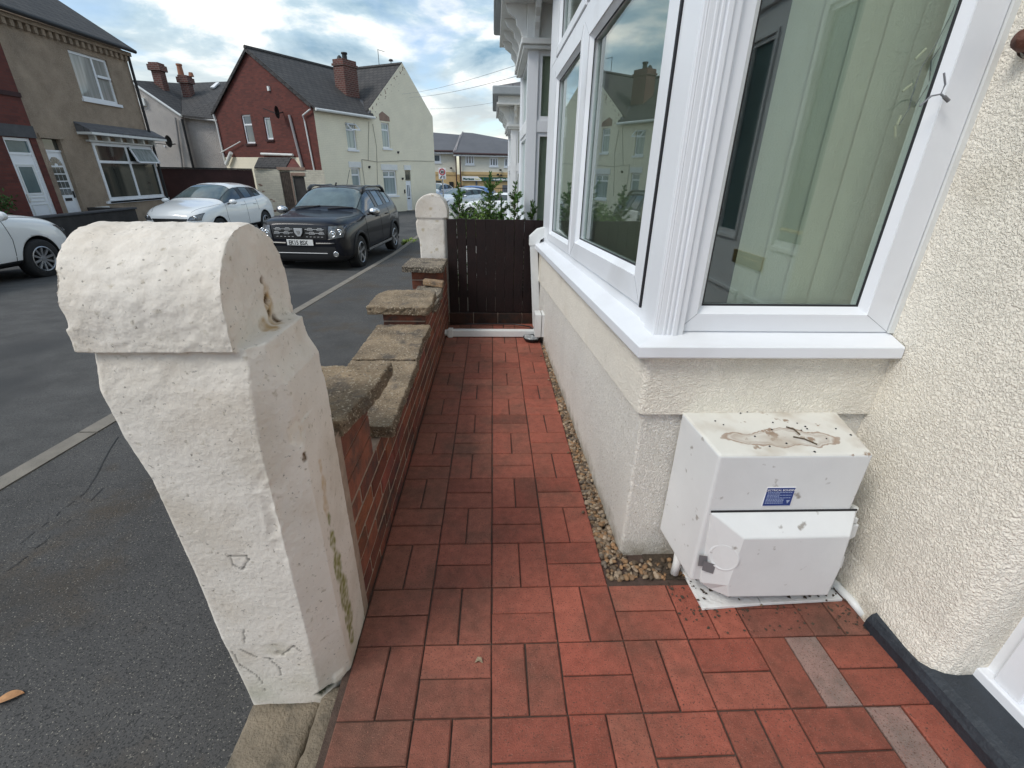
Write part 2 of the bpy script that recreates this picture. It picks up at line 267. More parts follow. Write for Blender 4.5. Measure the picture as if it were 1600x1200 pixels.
# ------------------------------------------------------------------ object helpers
def tag(o, label=None, cat=None, group=None, kind=None):
    if label: o['label'] = label
    if cat: o['category'] = cat
    if group: o['group'] = group
    if kind: o['kind'] = kind
    return o
def thing(name, label, cat, loc=(0, 0, 0), rz=0, group=None):
    o = bpy.data.objects.new(name, None); COL.objects.link(o); o.location = loc; o.rotation_euler = (0, 0, rz)
    o.empty_display_size = .1
    return tag(o, label, cat, group)
def world_inv(p):
    """inverse of a top-level empty's placement, so children can be given in world coordinates"""
    return (Matrix.Translation(p.location) @ Matrix.Rotation(p.rotation_euler[2], 4, 'Z')).inverted()
def attach(o, parent, local=False):
    if parent is None: return
    o.parent = parent
    if parent.type == 'EMPTY' and parent.parent is None and not local: o.matrix_parent_inverse = world_inv(parent)
class MB:
    def __init__(s): s.v = []; s.f = []; s.mi = []; s.uv = []; s.c = []; s.col = (1, 1, 1); s.m = 0
    def add(s, vs, fs, uv=None):
        b = len(s.v); s.v += [Vector(v) for v in vs]; s.c += [s.col]*len(vs)
        for f in fs: s.f.append([i+b for i in f]); s.mi.append(s.m)
    def box(s, x0, x1, y0, y1, z0, z1, F=None):
        P = (lambda a, b, c: F.P(a, b, c)) if F else (lambda a, b, c: Vector((a, b, c)))
        vs = [P(x, y, z) for z in (z0, z1) for (x, y) in ((x0, y0), (x1, y0), (x1, y1), (x0, y1))]
        s.add(vs, [(3, 2, 1, 0), (4, 5, 6, 7), (0, 1, 5, 4), (1, 2, 6, 5), (2, 3, 7, 6), (3, 0, 4, 7)])
    def quad(s, a, b, c, d): s.add([a, b, c, d], [(0, 1, 2, 3)])
    def poly(s, pts): s.add(pts, [list(range(len(pts)))])
    def prism(s, pts, off):
        """polygon pts extruded by vector off"""
        n = len(pts); off = Vector(off); a = [Vector(p) for p in pts]; b = [p+off for p in a]
        s.add(a+b, [list(range(n))[::-1], list(range(n, 2*n))]+[(i, (i+1) % n, n+(i+1) % n, n+i) for i in range(n)])
    def tube(s, pts, r, n=8, caps=True):
        pts = [Vector(p) for p in pts]; rings = []; rr = r if isinstance(r, (list, tuple)) else [r]*len(pts)
        up = Vector((0, 0, 1))
        for i, p in enumerate(pts):
            t = (pts[min(i+1, len(pts)-1)]-pts[max(i-1, 0)])
            t = t.normalized() if t.length > 1e-9 else Vector((0, 0, 1))
            a = t.cross(up) if abs(t.dot(up)) < .98 else t.cross(Vector((1, 0, 0)))
            a.normalize(); b = t.cross(a)
            rings.append([p+(a*math.cos(2*PI*k/n)+b*math.sin(2*PI*k/n))*rr[i] for k in range(n)])
        vs = [q for r_ in rings for q in r_]; fs = []
        for i in range(len(pts)-1):
            for k in range(n): fs.append((i*n+k, i*n+(k+1) % n, (i+1)*n+(k+1) % n, (i+1)*n+k))
        if caps: fs += [list(range(n))[::-1], [len(vs)-n+k for k in range(n)]]
        s.add(vs, fs)
    def lathe(s, prof, c, axis='z', n=24, F=None):
        """prof = [(r, h)...] revolved round an axis through c"""
        vs = []; fs = []
        for (r, h) in prof:
            for k in range(n):
                a = 2*PI*k/n; x, y = r*math.cos(a), r*math.sin(a)
                p = {'z': (x, y, h), 'y': (x, h, y), 'x': (h, x, y)}[axis]
                vs.append(Vector(c)+Vector(p))
        for i in range(len(prof)-1):
            for k in range(n): fs.append((i*n+k, i*n+(k+1) % n, (i+1)*n+(k+1) % n, (i+1)*n+k))
        s.add(vs, fs)
    def build(s, name, mats, parent=None, smooth=False, bevel=0, local=False, seg=2, autouv=True):
        me = bpy.data.meshes.new(name); me.from_pydata([tuple(v) for v in s.v], [], s.f); me.update()
        if not isinstance(mats, (list, tuple)): mats = [mats]
        for m in mats: me.materials.append(m)
        for p, mi in zip(me.polygons, s.mi): p.material_index = min(mi, len(mats)-1); p.use_smooth = smooth
        if True:
            ca = me.color_attributes.new('tone', 'FLOAT_COLOR', 'POINT')
            for i, c in enumerate(s.c): ca.data[i].color = (*c, 1)
        bm = bmesh.new(); bm.from_mesh(me); bmesh.ops.recalc_face_normals(bm, faces=bm.faces)
        if autouv: box_uv(bm)
        bm.to_mesh(me); bm.free()
        o = bpy.data.objects.new(name, me); COL.objects.link(o); attach(o, parent, local)
        if bevel:
            md = o.modifiers.new('bevel', 'BEVEL'); md.width = bevel; md.segments = seg; md.limit_method = 'ANGLE'; md.angle_limit = math.radians(35)
            md.harden_normals = False
        return o
def box_uv(bm):
    """metric uv: u runs horizontally along the face, v up (or up the slope)"""
    uvl = bm.loops.layers.uv.verify()
    for f in bm.faces:
        n = f.normal
        if n.length < 1e-6: continue
        if abs(n.z) > .95: a, b = Vector((1, 0, 0)), Vector((0, 1, 0))
        else:
            a = Vector((-n.y, n.x, 0)).normalized(); b = n.cross(a)
            if b.z < 0: b = -b; a = -a
        for l in f.loops: l[uvl].uv = (l.vert.co.dot(a), l.vert.co.dot(b))
def apply_mods(o):
    dg = bpy.context.evaluated_depsgraph_get(); ev = o.evaluated_get(dg)
    me = bpy.data.meshes.new_from_object(ev); o.modifiers.clear(); old = o.data; o.data = me; me.name = old.name
    return o
def text(name, s, mt, size, origin, right, up, parent, extrude=.001, local=False, align='LEFT', bold=0, sx=1):
    cu = bpy.data.curves.new(name, 'FONT'); cu.body = s; cu.size = size; cu.extrude = extrude; cu.align_x = align; cu.offset = bold
    o = bpy.data.objects.new(name, cu); COL.objects.link(o)
    bpy.context.view_layer.update()
    me = bpy.data.meshes.new_from_object(o.evaluated_get(bpy.context.evaluated_depsgraph_get()))
    bpy.data.objects.remove(o); R = Vector(right).normalized(); U = Vector(up).normalized(); N = R.cross(U)
    for v in me.vertices: c = v.co.copy(); v.co = Vector(origin)+R*c.x*sx+U*c.y+N*c.z
    me.materials.clear(); me.materials.append(mt)
    o = bpy.data.objects.new(name, me); COL.objects.link(o); attach(o, parent, local); return o
def jit(v, a): return v*(1+random.uniform(-a, a))
def rough_solid(name, mb, mt, parent, voxel=.008, amp=.004, scale=18, amp2=.001, scale2=70, local=False, tone=None, extra=None, smooth_it=2):
    """union of closed shapes turned into one worn stone: remeshed, softened, displaced by noise"""
    o = mb.build(name, mt, parent, local=local)
    r = o.modifiers.new('r', 'REMESH'); r.mode = 'VOXEL'; r.voxel_size = voxel
    sm = o.modifiers.new('s', 'SMOOTH'); sm.iterations = smooth_it; sm.factor = .5
    bpy.context.view_layer.update(); apply_mods(o); me = o.data
    me.materials.clear(); me.materials.append(mt)
    ns = [v.normal.copy() for v in me.vertices]; cols = []
    for v, n_ in zip(me.vertices, ns):
        c = v.co.copy()
        d = amp*noise.fractal(c*scale, 1.0, 2.0, 4) + amp2*noise.fractal(c*scale2+Vector((9, 3, 1)), 1.0, 2.0, 2)
        tcol = (1, 1, 1)
        if extra: dd, tcol = extra(c, n_); d += dd
        v.co = c + n_*d; cols.append(tcol)
    if extra:
        ca = me.color_attributes.new('tone', 'FLOAT_COLOR', 'POINT')
        for i, c in enumerate(cols): ca.data[i].color = (*c, 1)
    for p in me.polygons: p.use_smooth = True
    me.update(); return o
def wall_holes(mb, F, s0, s1, z0, z1, holes, thick=.12, o=0.0, top=None):
    """rectangular wall with true openings, reveals included; holes = [(s0,s1,z0,z1)]; top = gable points above z1"""
    ss = sorted({s0, s1, *[h[0] for h in holes], *[h[1] for h in holes]}); zs = sorted({z0, z1, *[h[2] for h in holes], *[h[3] for h in holes]})
    ss = [s for s in ss if s0-1e-6 <= s <= s1+1e-6]; zs = [z for z in zs if z0-1e-6 <= z <= z1+1e-6]
    for i in range(len(ss)-1):
        for j in range(len(zs)-1):
            cs, cz = (ss[i]+ss[i+1])/2, (zs[j]+zs[j+1])/2
            if any(h[0] < cs < h[1] and h[2] < cz < h[3] for h in holes): continue
            mb.quad(F.P(ss[i], o, zs[j]), F.P(ss[i+1], o, zs[j]), F.P(ss[i+1], o, zs[j+1]), F.P(ss[i], o, zs[j+1]))
    for (a, b, c, d) in holes:
        for q in (((a, c), (a, d)), ((a, d), (b, d)), ((b, d), (b, c)), ((b, c), (a, c))):
            (p, r), (p2, r2) = q
            mb.quad(F.P(p, o, r), F.P(p2, o, r2), F.P(p2, o-thick, r2), F.P(p, o-thick, r))
        mb.quad(F.P(a, o-thick, c), F.P(b, o-thick, c), F.P(b, o-thick, d), F.P(a, o-thick, d))
    if top: mb.poly([F.P(s, o, z) for s, z in top])
def window(F, s0, s1, z0, z1, parent, pane='pane_curtain', vs_=(), hs_=(), fw=.05, o=0.0, rec=.07, sill='upvc', vshort=None, sillmat=None):
    """frame part with pane sub-part; mullions at fractions vs_ and transoms at fractions hs_"""
    mb = MB(); a, b = o-rec, o-rec+.045
    mb.box(s0, s1, a, b, z0, z0+fw, F); mb.box(s0, s1, a, b, z1-fw, z1, F)
    mb.box(s0, s0+fw, a, b, z0+fw, z1-fw, F); mb.box(s1-fw, s1, a, b, z0+fw, z1-fw, F)
    W, Hh = s1-s0, z1-z0
    for h in hs_: mb.box(s0+fw, s1-fw, a+.002, b-.003, z0+Hh*h-fw*.5, z0+Hh*h+fw*.5, F)
    for vfrac in vs_:
        if isinstance(vfrac, tuple): vfrac, lo, hi = vfrac
        else: lo, hi = 0, 1
        mb.box(s0+W*vfrac-fw*.5, s0+W*vfrac+fw*.5, a+.001, b-.002, z0+max(fw, Hh*lo), z0+min(Hh-fw, Hh*hi), F)
    fr = mb.build('window', M['upvc'], parent)
    p = MB(); p.box(s0+fw*.5, s1-fw*.5, a+.008, a+.02, z0+fw*.5, z1-fw*.5, F); p.build('pane', M[pane], fr)
    if sill:
        q = MB(); q.box(s0-.06, s1+.06, o-.05, o+.06, z0-.09, z0-.003, F); q.build('sill', M[sillmat or sill], fr)
    return fr
# ================================================================== THE SETTING
def strip(name, xs, ys, zf, mt, kind='structure'):
    mb = MB(); n = len(xs)
    vs = [(x, y, zf(x, y)) for y in ys for x in xs]
    fs = [(j*n+i, j*n+i+1, (j+1)*n+i+1, (j+1)*n+i) for j in range(len(ys)-1) for i in range(n-1)]
    mb.add(vs, fs); o = mb.build(name, mt); return tag(o, kind=kind)
YS = [-12, -6, -3, 0, 1, 2, 3, 4, 5, 6, 8, 10, 12, 14, 17, 20, 24, 30, 40, 60, 100]
strip('ground', [-400, -100, -40, -10, 10, 40, 100, 400], [-200, -12, 0, 12, 30, 60, 400], lambda x, y: zpav(max(min(y, 60), -3))-.6, M['asphalt'])
KX = -2.40
strip('road', [-9.6, -9, -8, -7, -6, -5, -4, -3, KX-.12], YS, lambda x, y: zroad(x, y) if x > -6 else zroad(-6, y)-.04*((-6-x)/3.6)**2, M['asphalt'])
# the open junction ground at the far end, across which the side street runs
strip('junction_road', [-60, -40, -25, -9.6], [y for y in YS if y >= 17], lambda x, y: zroad(-6, y)-.04, M['asphalt'])
strip('junction_road', [KX, 2, 12, 40, 80], [24, 30, 40, 60, 100], lambda x, y: zroad(-3, y)-.01, M['asphalt'])
strip('pavement', [KX+.0, -2, -1.5, -1, -.6, -.43], [y for y in YS if y <= 24], lambda x, y: zpav(y)+(.0 if x < -.9 else .025*(x+.9)/.5), M['asphalt_pave'])
strip('pavement', [-14.2, -12.5, -11, -9.8], [y for y in YS if 0 <= y <= 24], lambda x, y: zpav(y)+.03, M['asphalt_pave'])
# kerb of separate stones
mb = MB(); y = -3.0
while y < 23.5:
    y1 = y+.914; z0, z1 = zpav(y), zpav(y1); c = .85+random.random()*.3; mb.col = (c, c, c)
    xa, xb = KX-.125, KX-.004
    g = .006; vs = []
    for (yy, zz) in ((y+g, z0), (y1-g, z1)):
        vs += [(xa, yy, zz-.2), (xa+.004, yy, zz-.012), (xa+.016, yy, zz+.006), (xb, yy, zz+.006), (xb, yy, zz-.2)]
    n = 5; mb.add(vs, [(0, 1, 2, 3, 4), (9, 8, 7, 6, 5)]+[(i, i+5, (i+1) % 5+5, (i+1) % 5) for i in range(5)]); y = y1
tag(mb.build('kerb', M['kerb']), kind='structure')
mb = MB(); y = -2.0
while y < 22:
    y1 = y+.914; mb.prism([(-9.8, y+.005, zpav(y)-.1), (-9.8, y1-.005, zpav(y1)-.1), (-9.8, y1-.005, zpav(y1)+.035), (-9.8, y+.005, zpav(y)+.035)], (.13, 0, 0)); y = y1
tag(mb.build('kerb', M['kerb']), kind='structure')
# pale dashes of dropped paint and tar seams in the footway
mb = MB()
for pts in ([(30, 850), (130, 765), (232, 585), (300, 560)], [(0, 905), (120, 800), (262, 640), (350, 590)]):
    q = []
    for u, v in pts:
        p = at_z(u, v, -.14); q.append(Vector((p.x, p.y, zpav(p.y)+.003)))
    for a, b in zip(q, q[1:]):
        N = 10
        prev = None
        for i in range(N+1):
            c = a.lerp(b, i/N)+Vector((random.uniform(-.006, .006), random.uniform(-.006, .006), 0)); c.z = zpav(c.y)+.003
            if prev is not None:
                d = (c-prev).normalized(); s = Vector((-d.y, d.x, 0))*random.uniform(.0025, .005); (random.random() < .7) and mb.quad(prev-s*.5, c-s*.5, c+s*.5, prev+s*.5)
            prev = c
tag(mb.build('tar_seam', M['black']), kind='structure')

# ---- block paving: basket weave, every clay paver modelled
mb = MB(); PX, PY = .2015, .2055; X0, Y0 = -.005, .720
def paver(mb, x0, x1, y0, y1, tone, z=0.0, rot=0):
    g = .0014; x0 += g+random.uniform(0, .0020); x1 -= g+random.uniform(0, .0020); y0 += g+random.uniform(0, .0012); y1 -= g+random.uniform(0, .0012)
    c = .0035; dz = z+random.uniform(-.0012, .0012); tx, ty = random.uniform(-.008, .008), random.uniform(-.008, .008); a = random.uniform(-.010, .010)+rot
    cx, cy = (x0+x1)/2, (y0+y1)/2; mb.col = tone
    def T(x, y, zz):
        rx, ry = x-cx, y-cy; return (cx+rx*math.cos(a)-ry*math.sin(a), cy+rx*math.sin(a)+ry*math.cos(a), zz+dz+rx*tx+ry*ty)
    low = [T(x0, y0, -.03), T(x1, y0, -.03), T(x1, y1, -.03), T(x0, y1, -.03)]
    mid = [T(x0, y0, -c), T(x1, y0, -c), T(x1, y1, -c), T(x0, y1, -c)]
    top = [T(x0+c, y0+c, 0), T(x1-c, y0+c, 0), T(x1-c, y1-c, 0), T(x0+c, y1-c, 0)]
    fs = [(8, 9, 10, 11)]
    for k in range(4): fs += [(k, (k+1) % 4, 4+(k+1) % 4, 4+k), (4+k, 4+(k+1) % 4, 8+(k+1) % 4, 8+k)]
    mb.add(low+mid+top, fs)
def tone_at(x, y):
    t = random.uniform(.87, 1.14); warm = max(0, min(1, (x+.42)/.70)); h = random.uniform(-.08, .08)
    if y > 1.0 and x > .75: warm *= .3
    if random.random() < .08: t *= .82
    if y < .95 and x > .55: t *= .86
    return (t*(.74+.38*warm), t*(1.02+.04*warm+h), t*(1.06-.04*warm+h))
for j in range(-8, 17):
    for i in range(-2, 7):
        x0, y0 = X0+i*PX, Y0+j*PY; x1, y1 = x0+PX, y0+PY; cx, cy = x0+PX/2, y0+PY/2
        if i >= 2 and (cy > 1.12 or cx > 1.36): continue
        if i >= 6 and cy > 1: continue
        vert = (i+j) % 2 == 0
        old = (i, j) in ((4, 0), (5, -1))
        for k in range(2):
            t = tone_at(cx, cy)
            if old and k == (1 if i == 4 else 0): t = (1.0, 2.1, 2.6)
            if vert: paver(mb, x0+k*PX/2, x0+(k+1)*PX/2, y0, y1, t)
            else: paver(mb, x0, x1, y0+k*PY/2, y0+(k+1)*PY/2, t)
path = mb.build('garden_path', M['paver']); tag(path, kind='structure')
mb = MB(); mb.box(-.425, .42, -1.2, 4.22, -.25, -.0075); mb.box(.42, 1.42, -1.2, 1.28, -.25, -.0085); mb.box(.42, .60, 1.28, 3.7, -.25, -.02)
tag(mb.build('path_bed', M['joint']), kind='structure')
# worn threshold slab by the gatepost
sl = [at_z(385, 1095, -.055), at_z(340, 1215, -.055), at_z(470, 1240, -.045), at_z(512, 1100, -.045), at_z(528, 1092, -.045)]
mb = MB(); mb.prism([(-.668, .81, -.055), (-.668, .25, -.055), (-.52, .25, -.05), (-.475, .81, -.05)], (0, 0, -.12))
rs = rough_solid('threshold_slab', mb, M['sandstone_dark'], None, .012, .004, 12, .002, 60); tag(rs, kind='structure')
mb = MB(); mb.prism([(-.472, .83, -.032), (-.50, .25, -.04), (-.425, .25, -.03), (-.42, .83, -.028)], (0, 0, -.12))
rs = rough_solid('threshold_slab', mb, M['sandstone_dark'], None, .008, .003, 16, .002, 60); tag(rs, kind='structure')

# ---- gravel strip against the bay
BP, BD = Vector((.474, 1.273)), Vector((-.0236, 1.0)).normalized()
mb = MB(); PALS = [(1.15, 1.1, 1.0), (.8, .72, .62), (.55, .48, .42), (1.3, 1.25, 1.2), (.95, .72, .5), (.5, .5, .52), (1.1, .8, .55), (.7, .55, .42), (.36, .33, .3), (.9, .85, .8)]
tmp = bmesh.new(); bmesh.ops.create_icosphere(tmp, subdivisions=2, radius=1); IV = [v.co.copy() for v in tmp.verts]; IF = [[v.index for v in f.verts] for f in tmp.faces]; tmp.free()
def pebble(x, y, z, r):
    a, b, c = r*random.uniform(.75, 1.3), r*random.uniform(.6, 1.0), r*random.uniform(.4, .7); R = Matrix.Rotation(random.random()*6.28, 3, 'Z') @ Matrix.Rotation(random.uniform(-.5, .5), 3, 'X')
    k = random.choice(PALS); t = random.uniform(.7, 1.15); mb.col = (k[0]*t, k[1]*t, k[2]*t); off = Vector((random.random()*50, 0, 0))
    vs = []
    for p in IV:
        q = p*(1+.22*noise.noise(p*1.3+off)); vs.append(R @ Vector((q.x*a, q.y*b, q.z*c))+Vector((x, y, z)))
    mb.add(vs, IF)
for k in range(2300):
    t = random.random()**1.25; y = 1.16+t*2.4
    if y < 1.262: x = random.uniform(.402, .74 if random.random() < .6 else .6)
    else:
        x = random.uniform(.402, BP.x+BD.x/BD.y*(y-BP.y)+.004)
    if y > 1.24 and x > .50: continue
    pebble(x, y, random.uniform(-.010, .004), random.uniform(.0055, .0125))
for k in range(5): pebble(.39+random.uniform(-.02, .0), 1.5+k*.45, .006, .008)
for k in range(14): pebble(random.uniform(.62, 1.2), random.uniform(1.0, 1.2), .006, random.uniform(.003, .006))
g = mb.build('gravel', M['pebble'], smooth=True); tag(g, 'mixed pebbles filling the gap beside the red paving', 'gravel', kind='stuff')
mb = MB(); mb.box(.56, 1.26, 1.155, 1.29, -.05, -.004); tag(mb.build('soil', M['dirt']), kind='structure')

# ================================================================== NEAR OBJECTS
# ---- big gatepost
root = thing('gatepost', 'large cream painted stone gatepost with rounded worn top, nearest the camera', 'gatepost', (-.57, .93, -.06))
cx0, cx1, cy0, cy1 = -.752, -.472, .796, 1.075
cap = MB(); N = 22; r = (cy1-cy0)/2; yc = (cy0+cy1)/2
prof = [(cy0, .982), (cy0, 1.03)]+[(yc-r*math.cos(PI*k/N)*1.0, 1.045+r*1.07*math.sin(PI*k/N)) for k in range(1, N)]+[(cy1, 1.03), (cy1, .982)]
cap.prism([(cx0, y, z) for y, z in prof], (cx1-cx0, 0, 0))
# neck: chamfered step below the cap
def octo(x0, x1, y0, y1, cR, z): return [(x0+.02, y0, z), (x1-cR, y0, z), (x1, y0+cR, z), (x1, y1-.03, z), (x1-.03, y1, z), (x0+.02, y1, z), (x0, y1-.02, z), (x0, y0+.02, z)]
secs = [octo(-.742, -.430, .808, 1.05, .026, .99), octo(-.746, -.426, .803, 1.05, .030, .945), octo(-.752, -.411, .797, 1.06, .048, .90), octo(-.742, -.408, .796, 1.06, .058, .80),
        octo(-.718, -.408, .796, 1.06, .060, .70), octo(-.702, -.408, .796, 1.06, .060, .45), octo(-.695, -.408, .796, 1.06, .060, .20), octo(-.682, -.408, .798, 1.06, .066, .02), octo(-.676, -.412, .80, 1.06, .06, -.12)]
vs = [p for s in secs for p in s]; fs = [list(range(8))[::-1], [len(vs)-8+k for k in range(8)]]
for i in range(len(secs)-1):
    for k in range(8): fs.append((i*8+k, i*8+(k+1) % 8, (i+1)*8+(k+1) % 8, (i+1)*8+k))
cap.add(vs, fs)
CH = []   # chips: centre, radii, depth, tone
def chip(u, v, rad, depth, tone, plane='x', val=-.45, sq=(1, 1, 1)):
    p = at_x(u, v, val) if plane == 'x' else at_y(u, v, val); CH.append((p, rad, depth, tone, sq))
BRN = (.15, .09, .04); TAN = (.62, .46, .26); GRN = (.30, .32, .10); DRK = (.10, .09, .07)
chip(420, 478, .030, .0014, TAN, 'x', -.473, (1, .55, 1.6)); chip(421, 522, .022, .001, TAN, 'x', -.465, (1, 1, 1.5))
chip(410, 440, .0055, .004, BRN, 'x', -.473, (1, 1, 1.4)); chip(417, 470, .0075, .005, BRN, 'x', -.473, (1, 1, 1.6)); chip(430, 502, .0095, .006, BRN, 'x', -.473, (1, 1, 1.5)); chip(421, 488, .0055, .004, BRN, 'x', -.473, (1, 1, 1.5))
chip(446, 688, .010, .006, BRN, 'x', -.425, (1, .7, 3.2)); chip(477, 715, .006, .004, BRN, 'x', -.409, (1, 1, 1.6)); chip(468, 675, .020, .004, (1, .98, .94), 'x', -.410, (1, 1, 1.6))
for (u, v, s) in ((518, 845, .8), (526, 885, 1.2), (536, 925, 1.4), (543, 962, 1.3), (547, 990, .9), (512, 812, .5)): chip(u, v, .021*s, .001, GRN, 'x', -.412, (2, 1.0, 1.9))
for (u, v, s) in ((505, 760, 1), (508, 790, 1.1), (500, 730, .8)): chip(u, v, .014*s, .0, (.80, .68, .52), 'x', -.41, (1, .9, 2.0))
chip(508, 1078, .018, .008, (.06, .08, .05), 'y', .81, (1.6, 1, .6)); chip(540, 1080, .02, .012, (.07, .08, .05), 'y', .83, (1, 1, 1)); chip(535, 1060, .022, -.006, (1, .98, .94), 'y', .83, (1, 1, 1))
chip(438, 1022, .010, .003, (.45, .46, .42), 'y', .796, (1.3, 1, 1)); chip(432, 1015, .025, .001, (.86, .86, .82), 'y', .796, (1.4, 1, 1))
CRK = []
def crack(pts, plane='y', val=.796):
    q = [(at_y(u, v, val) if plane == 'y' else at_x(u, v, val)) for u, v in pts]; CRK.extend(zip(q, q[1:]))
crack([(362, 1018), (375, 1040), (398, 1055), (412, 1072), (415, 1095)]); crack([(357, 868), (385, 868), (388, 875), (378, 890), (366, 884), (357, 868)]); crack([(380, 985), (382, 1003)])
crack([(420, 1030), (437, 1046), (440, 1070)]); crack([(440, 1025), (458, 1010), (470, 1018)]); crack([(375, 1015), (400, 1028), (425, 1030)])
def segd(p, a, b):
    ab = b-a; t = max(0, min(1, (p-a).dot(ab)/max(ab.dot(ab), 1e-9))); return (p-(a+ab*t)).length
def post_extra(c, n):
    d = 0; col = [1, 1, 1]
    # spalled, hacked areas on the front arris and the ragged left edge
    rough = max(0, 1-abs(c.z-.80)/.09)*max(0, 1-abs(c.x+.745)/.05)
    d -= .007*rough*(.4+noise.noise(c*34)); ar = max(0, 1-abs(c.x+.475)/.05)*max(0, 1-abs(c.z-.62)/.22)*max(0, 1-abs(c.y-.80)/.05)
    d -= .010*ar*(.15+abs(noise.noise(c*30+Vector((4, 0, 0)))))
    if c.z > .86: d += .0011*noise.noise(c*70+Vector((3, 1, 0)))*min(1, (c.z-.86)/.1)
    if c.z > 1.0: d += .0022*noise.noise(c*38)+.0030*noise.noise(c*12+Vector((1, 2, 3)))
    if c.z > .975 and c.x < -.70: d -= .024*max(0, min(1, (1.06-c.z)/.08))*max(0, min(1, (-.70-c.x)/.04))*max(0, -n.x); d -= .012*max(0, (c.z-1.12)/.08)*max(0, (-.70-c.x)/.05)*max(0, -n.x)
    grime = max(0, min(1, (.16-c.z)/.2))*max(0, noise.noise(c*13)+.25)*.5; col = [1-grime*.55, 1-grime*.5, 1-grime*.62]; fl = max(0, noise.noise(c*7+Vector((2, 8, 1)))-.15)*.35; col = [col[0]-fl*.5, col[1]-fl*.55, col[2]-fl*.65]
    e_ = noise.noise(c*14+Vector((7, 7, 7))); d -= .0016*max(0, e_-.1)*4*(1 if c.z > .80 else .3)
    wv = Vector((noise.noise(c*60), noise.noise(c*60+Vector((5, 5, 5))), noise.noise(c*60+Vector((9, 1, 5)))))*.006
    for (p, rad, dep, tone, sq) in CH:
        q = c+wv-p; q = Vector((q.x/sq[0], q.y/sq[1], q.z/sq[2])); L_ = q.length
        if L_ < rad*1.2:
            k = max(0, min(1, (rad*1.2-L_)/(rad*.35))); d -= dep*k; kk = k*((1.0 if tone[0] < .25 else .72)+.75*noise.noise(c*80)); kk = max(0, min(1, kk))
            col = [col[i]*(1-kk)+tone[i]*kk for i in range(3)]
    for a, b in CRK:
        if (c-a).length < .08:
            s = segd(c+wv*.4, a, b)
            if s < .0022: d -= .0018; col = [x*.45 for x in col]
    return d, tuple(col)
M['post_paint'] = mat('aged_cream_stone_paint', (.72, .672, .608), .85, .75, 110, .06, 6, attr='tone', bdist=.0030, spec=.3, bdetail=9, col2=(.60,.535,.455), c2scale=4, c2lo=.45, c2hi=.7)
speckle(M['post_paint'], (.42, .37, .29), 60, .63, .80); speckle(M['post_paint'], (.30, .28, .25), 120, .66, .74)
rough_solid('stone_shaft', cap, M['post_paint'], root, .0040, .0010, 8, .0006, 80, extra=post_extra, smooth_it=1)

# ---- brick garden wall with stone copings
WX = -.412
def bricks(mb, x0, x1, ya, yb, z0, z1, face='x', bl=.222, bh=.0735, seed=0):
    """courses of separate bricks along y between ya and yb"""
    rs_ = random.Random(seed); n = int(round((z1-z0)/bh)); h = (z1-z0)/n
    for c in range(n):
        y = ya-(bl/2 if c % 2 else 0)
        while y < yb-.02:
            a, b = max(y, ya)+.006, min(y+bl, yb)-.006; y += bl
            if b-a < .02: continue
            t = rs_.uniform(.65, 1.2); mb.col = (t, t*rs_.uniform(.85, 1.1), t*rs_.uniform(.8, 1.1)); o = rs_.uniform(-.0015, .0015)
            mb.box(x0+.0, x1+o, a, b, z0+c*h+.0065, z0+(c+1)*h-.0065)
root = thing('garden_wall', 'low red brick garden wall with worn stone copings beside the paved path', 'wall', (-.55, 2.5, -.1))
mb = MB(); mb.box(-.600, WX-.003, 1.05, 4.135, -.2, .403); mb.box(-.661, WX-.004, 2.704, 3.016, .3, .515); mb.box(-.661, WX-.004, 3.784, 4.096, .3, .555); mb.box(-.661, WX-.004, 1.064, 1.336, .3, .64)
mb.box(-.445, -.4095, 1.03, 1.07, -.03, .66)
mb.build('mortar_core', M['mortar'], root)
mb = MB(); bricks(mb, -.605, WX, 1.06, 4.14, -.035, .40, seed=1); mb.build('brickwork', M['brick'], root, bevel=.003)
for (ya, yb, zt, sd_) in ((1.06, 1.34, .642, 2), (2.70, 3.02, .518, 3), (3.78, 4.10, .558, 4)):
    mb = MB(); rs_ = random.Random(sd_)
    n = max(1, int(round((zt-.405)/.072)))
    for c in range(n):
        z0_, z1_ = .405+c*(zt-.405)/n+.004, .405+(c+1)*(zt-.405)/n-.004
        t = rs_.uniform(.9, 1.3); mb.col = (t*.9, t, t); mb.box(-.665, WX+.001, ya, yb, z0_, z1_)
    mb.build('pier', M['brick'], root, bevel=.003)
def coping(name, pts, ztop, th, mt='sandstone', seed=0, amp=.006, tilt=(0, 0)):
    mb = MB(); cx = sum(p[0] for p in pts)/len(pts); cy = sum(p[1] for p in pts)/len(pts)
    mb.prism([(x, y, ztop+(x-cx)*tilt[0]+(y-cy)*tilt[1]) for x, y in pts], (0, 0, -th))
    off = Vector((seed*3.1, seed*1.7, 0))
    def ex(c, n):
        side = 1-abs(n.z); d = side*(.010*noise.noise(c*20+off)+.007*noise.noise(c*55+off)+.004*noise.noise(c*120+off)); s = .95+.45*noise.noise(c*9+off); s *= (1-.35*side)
        if abs(n.z) > .8: d += .0035*noise.noise(c*26+off)+.0022*noise.noise(c*80+off)
        return d, (s, s, s)
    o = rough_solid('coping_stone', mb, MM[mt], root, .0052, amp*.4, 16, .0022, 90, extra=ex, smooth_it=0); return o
MM = {'sandstone': mat('gritty_coping_stone', (.42, .315, .205), .95, 1, 210, .30, 14, bdist=.02, attr='tone', col2=(.16,.13,.10), c2scale=7, c2lo=.5, c2hi=.68),
      'dark': mat('dark_lichened_coping', (.24, .20, .15), .95, 1, 130, .3, 14, bdist=.012, attr='tone', col2=(.10,.085,.07), c2scale=9, c2lo=.46, c2hi=.62)}
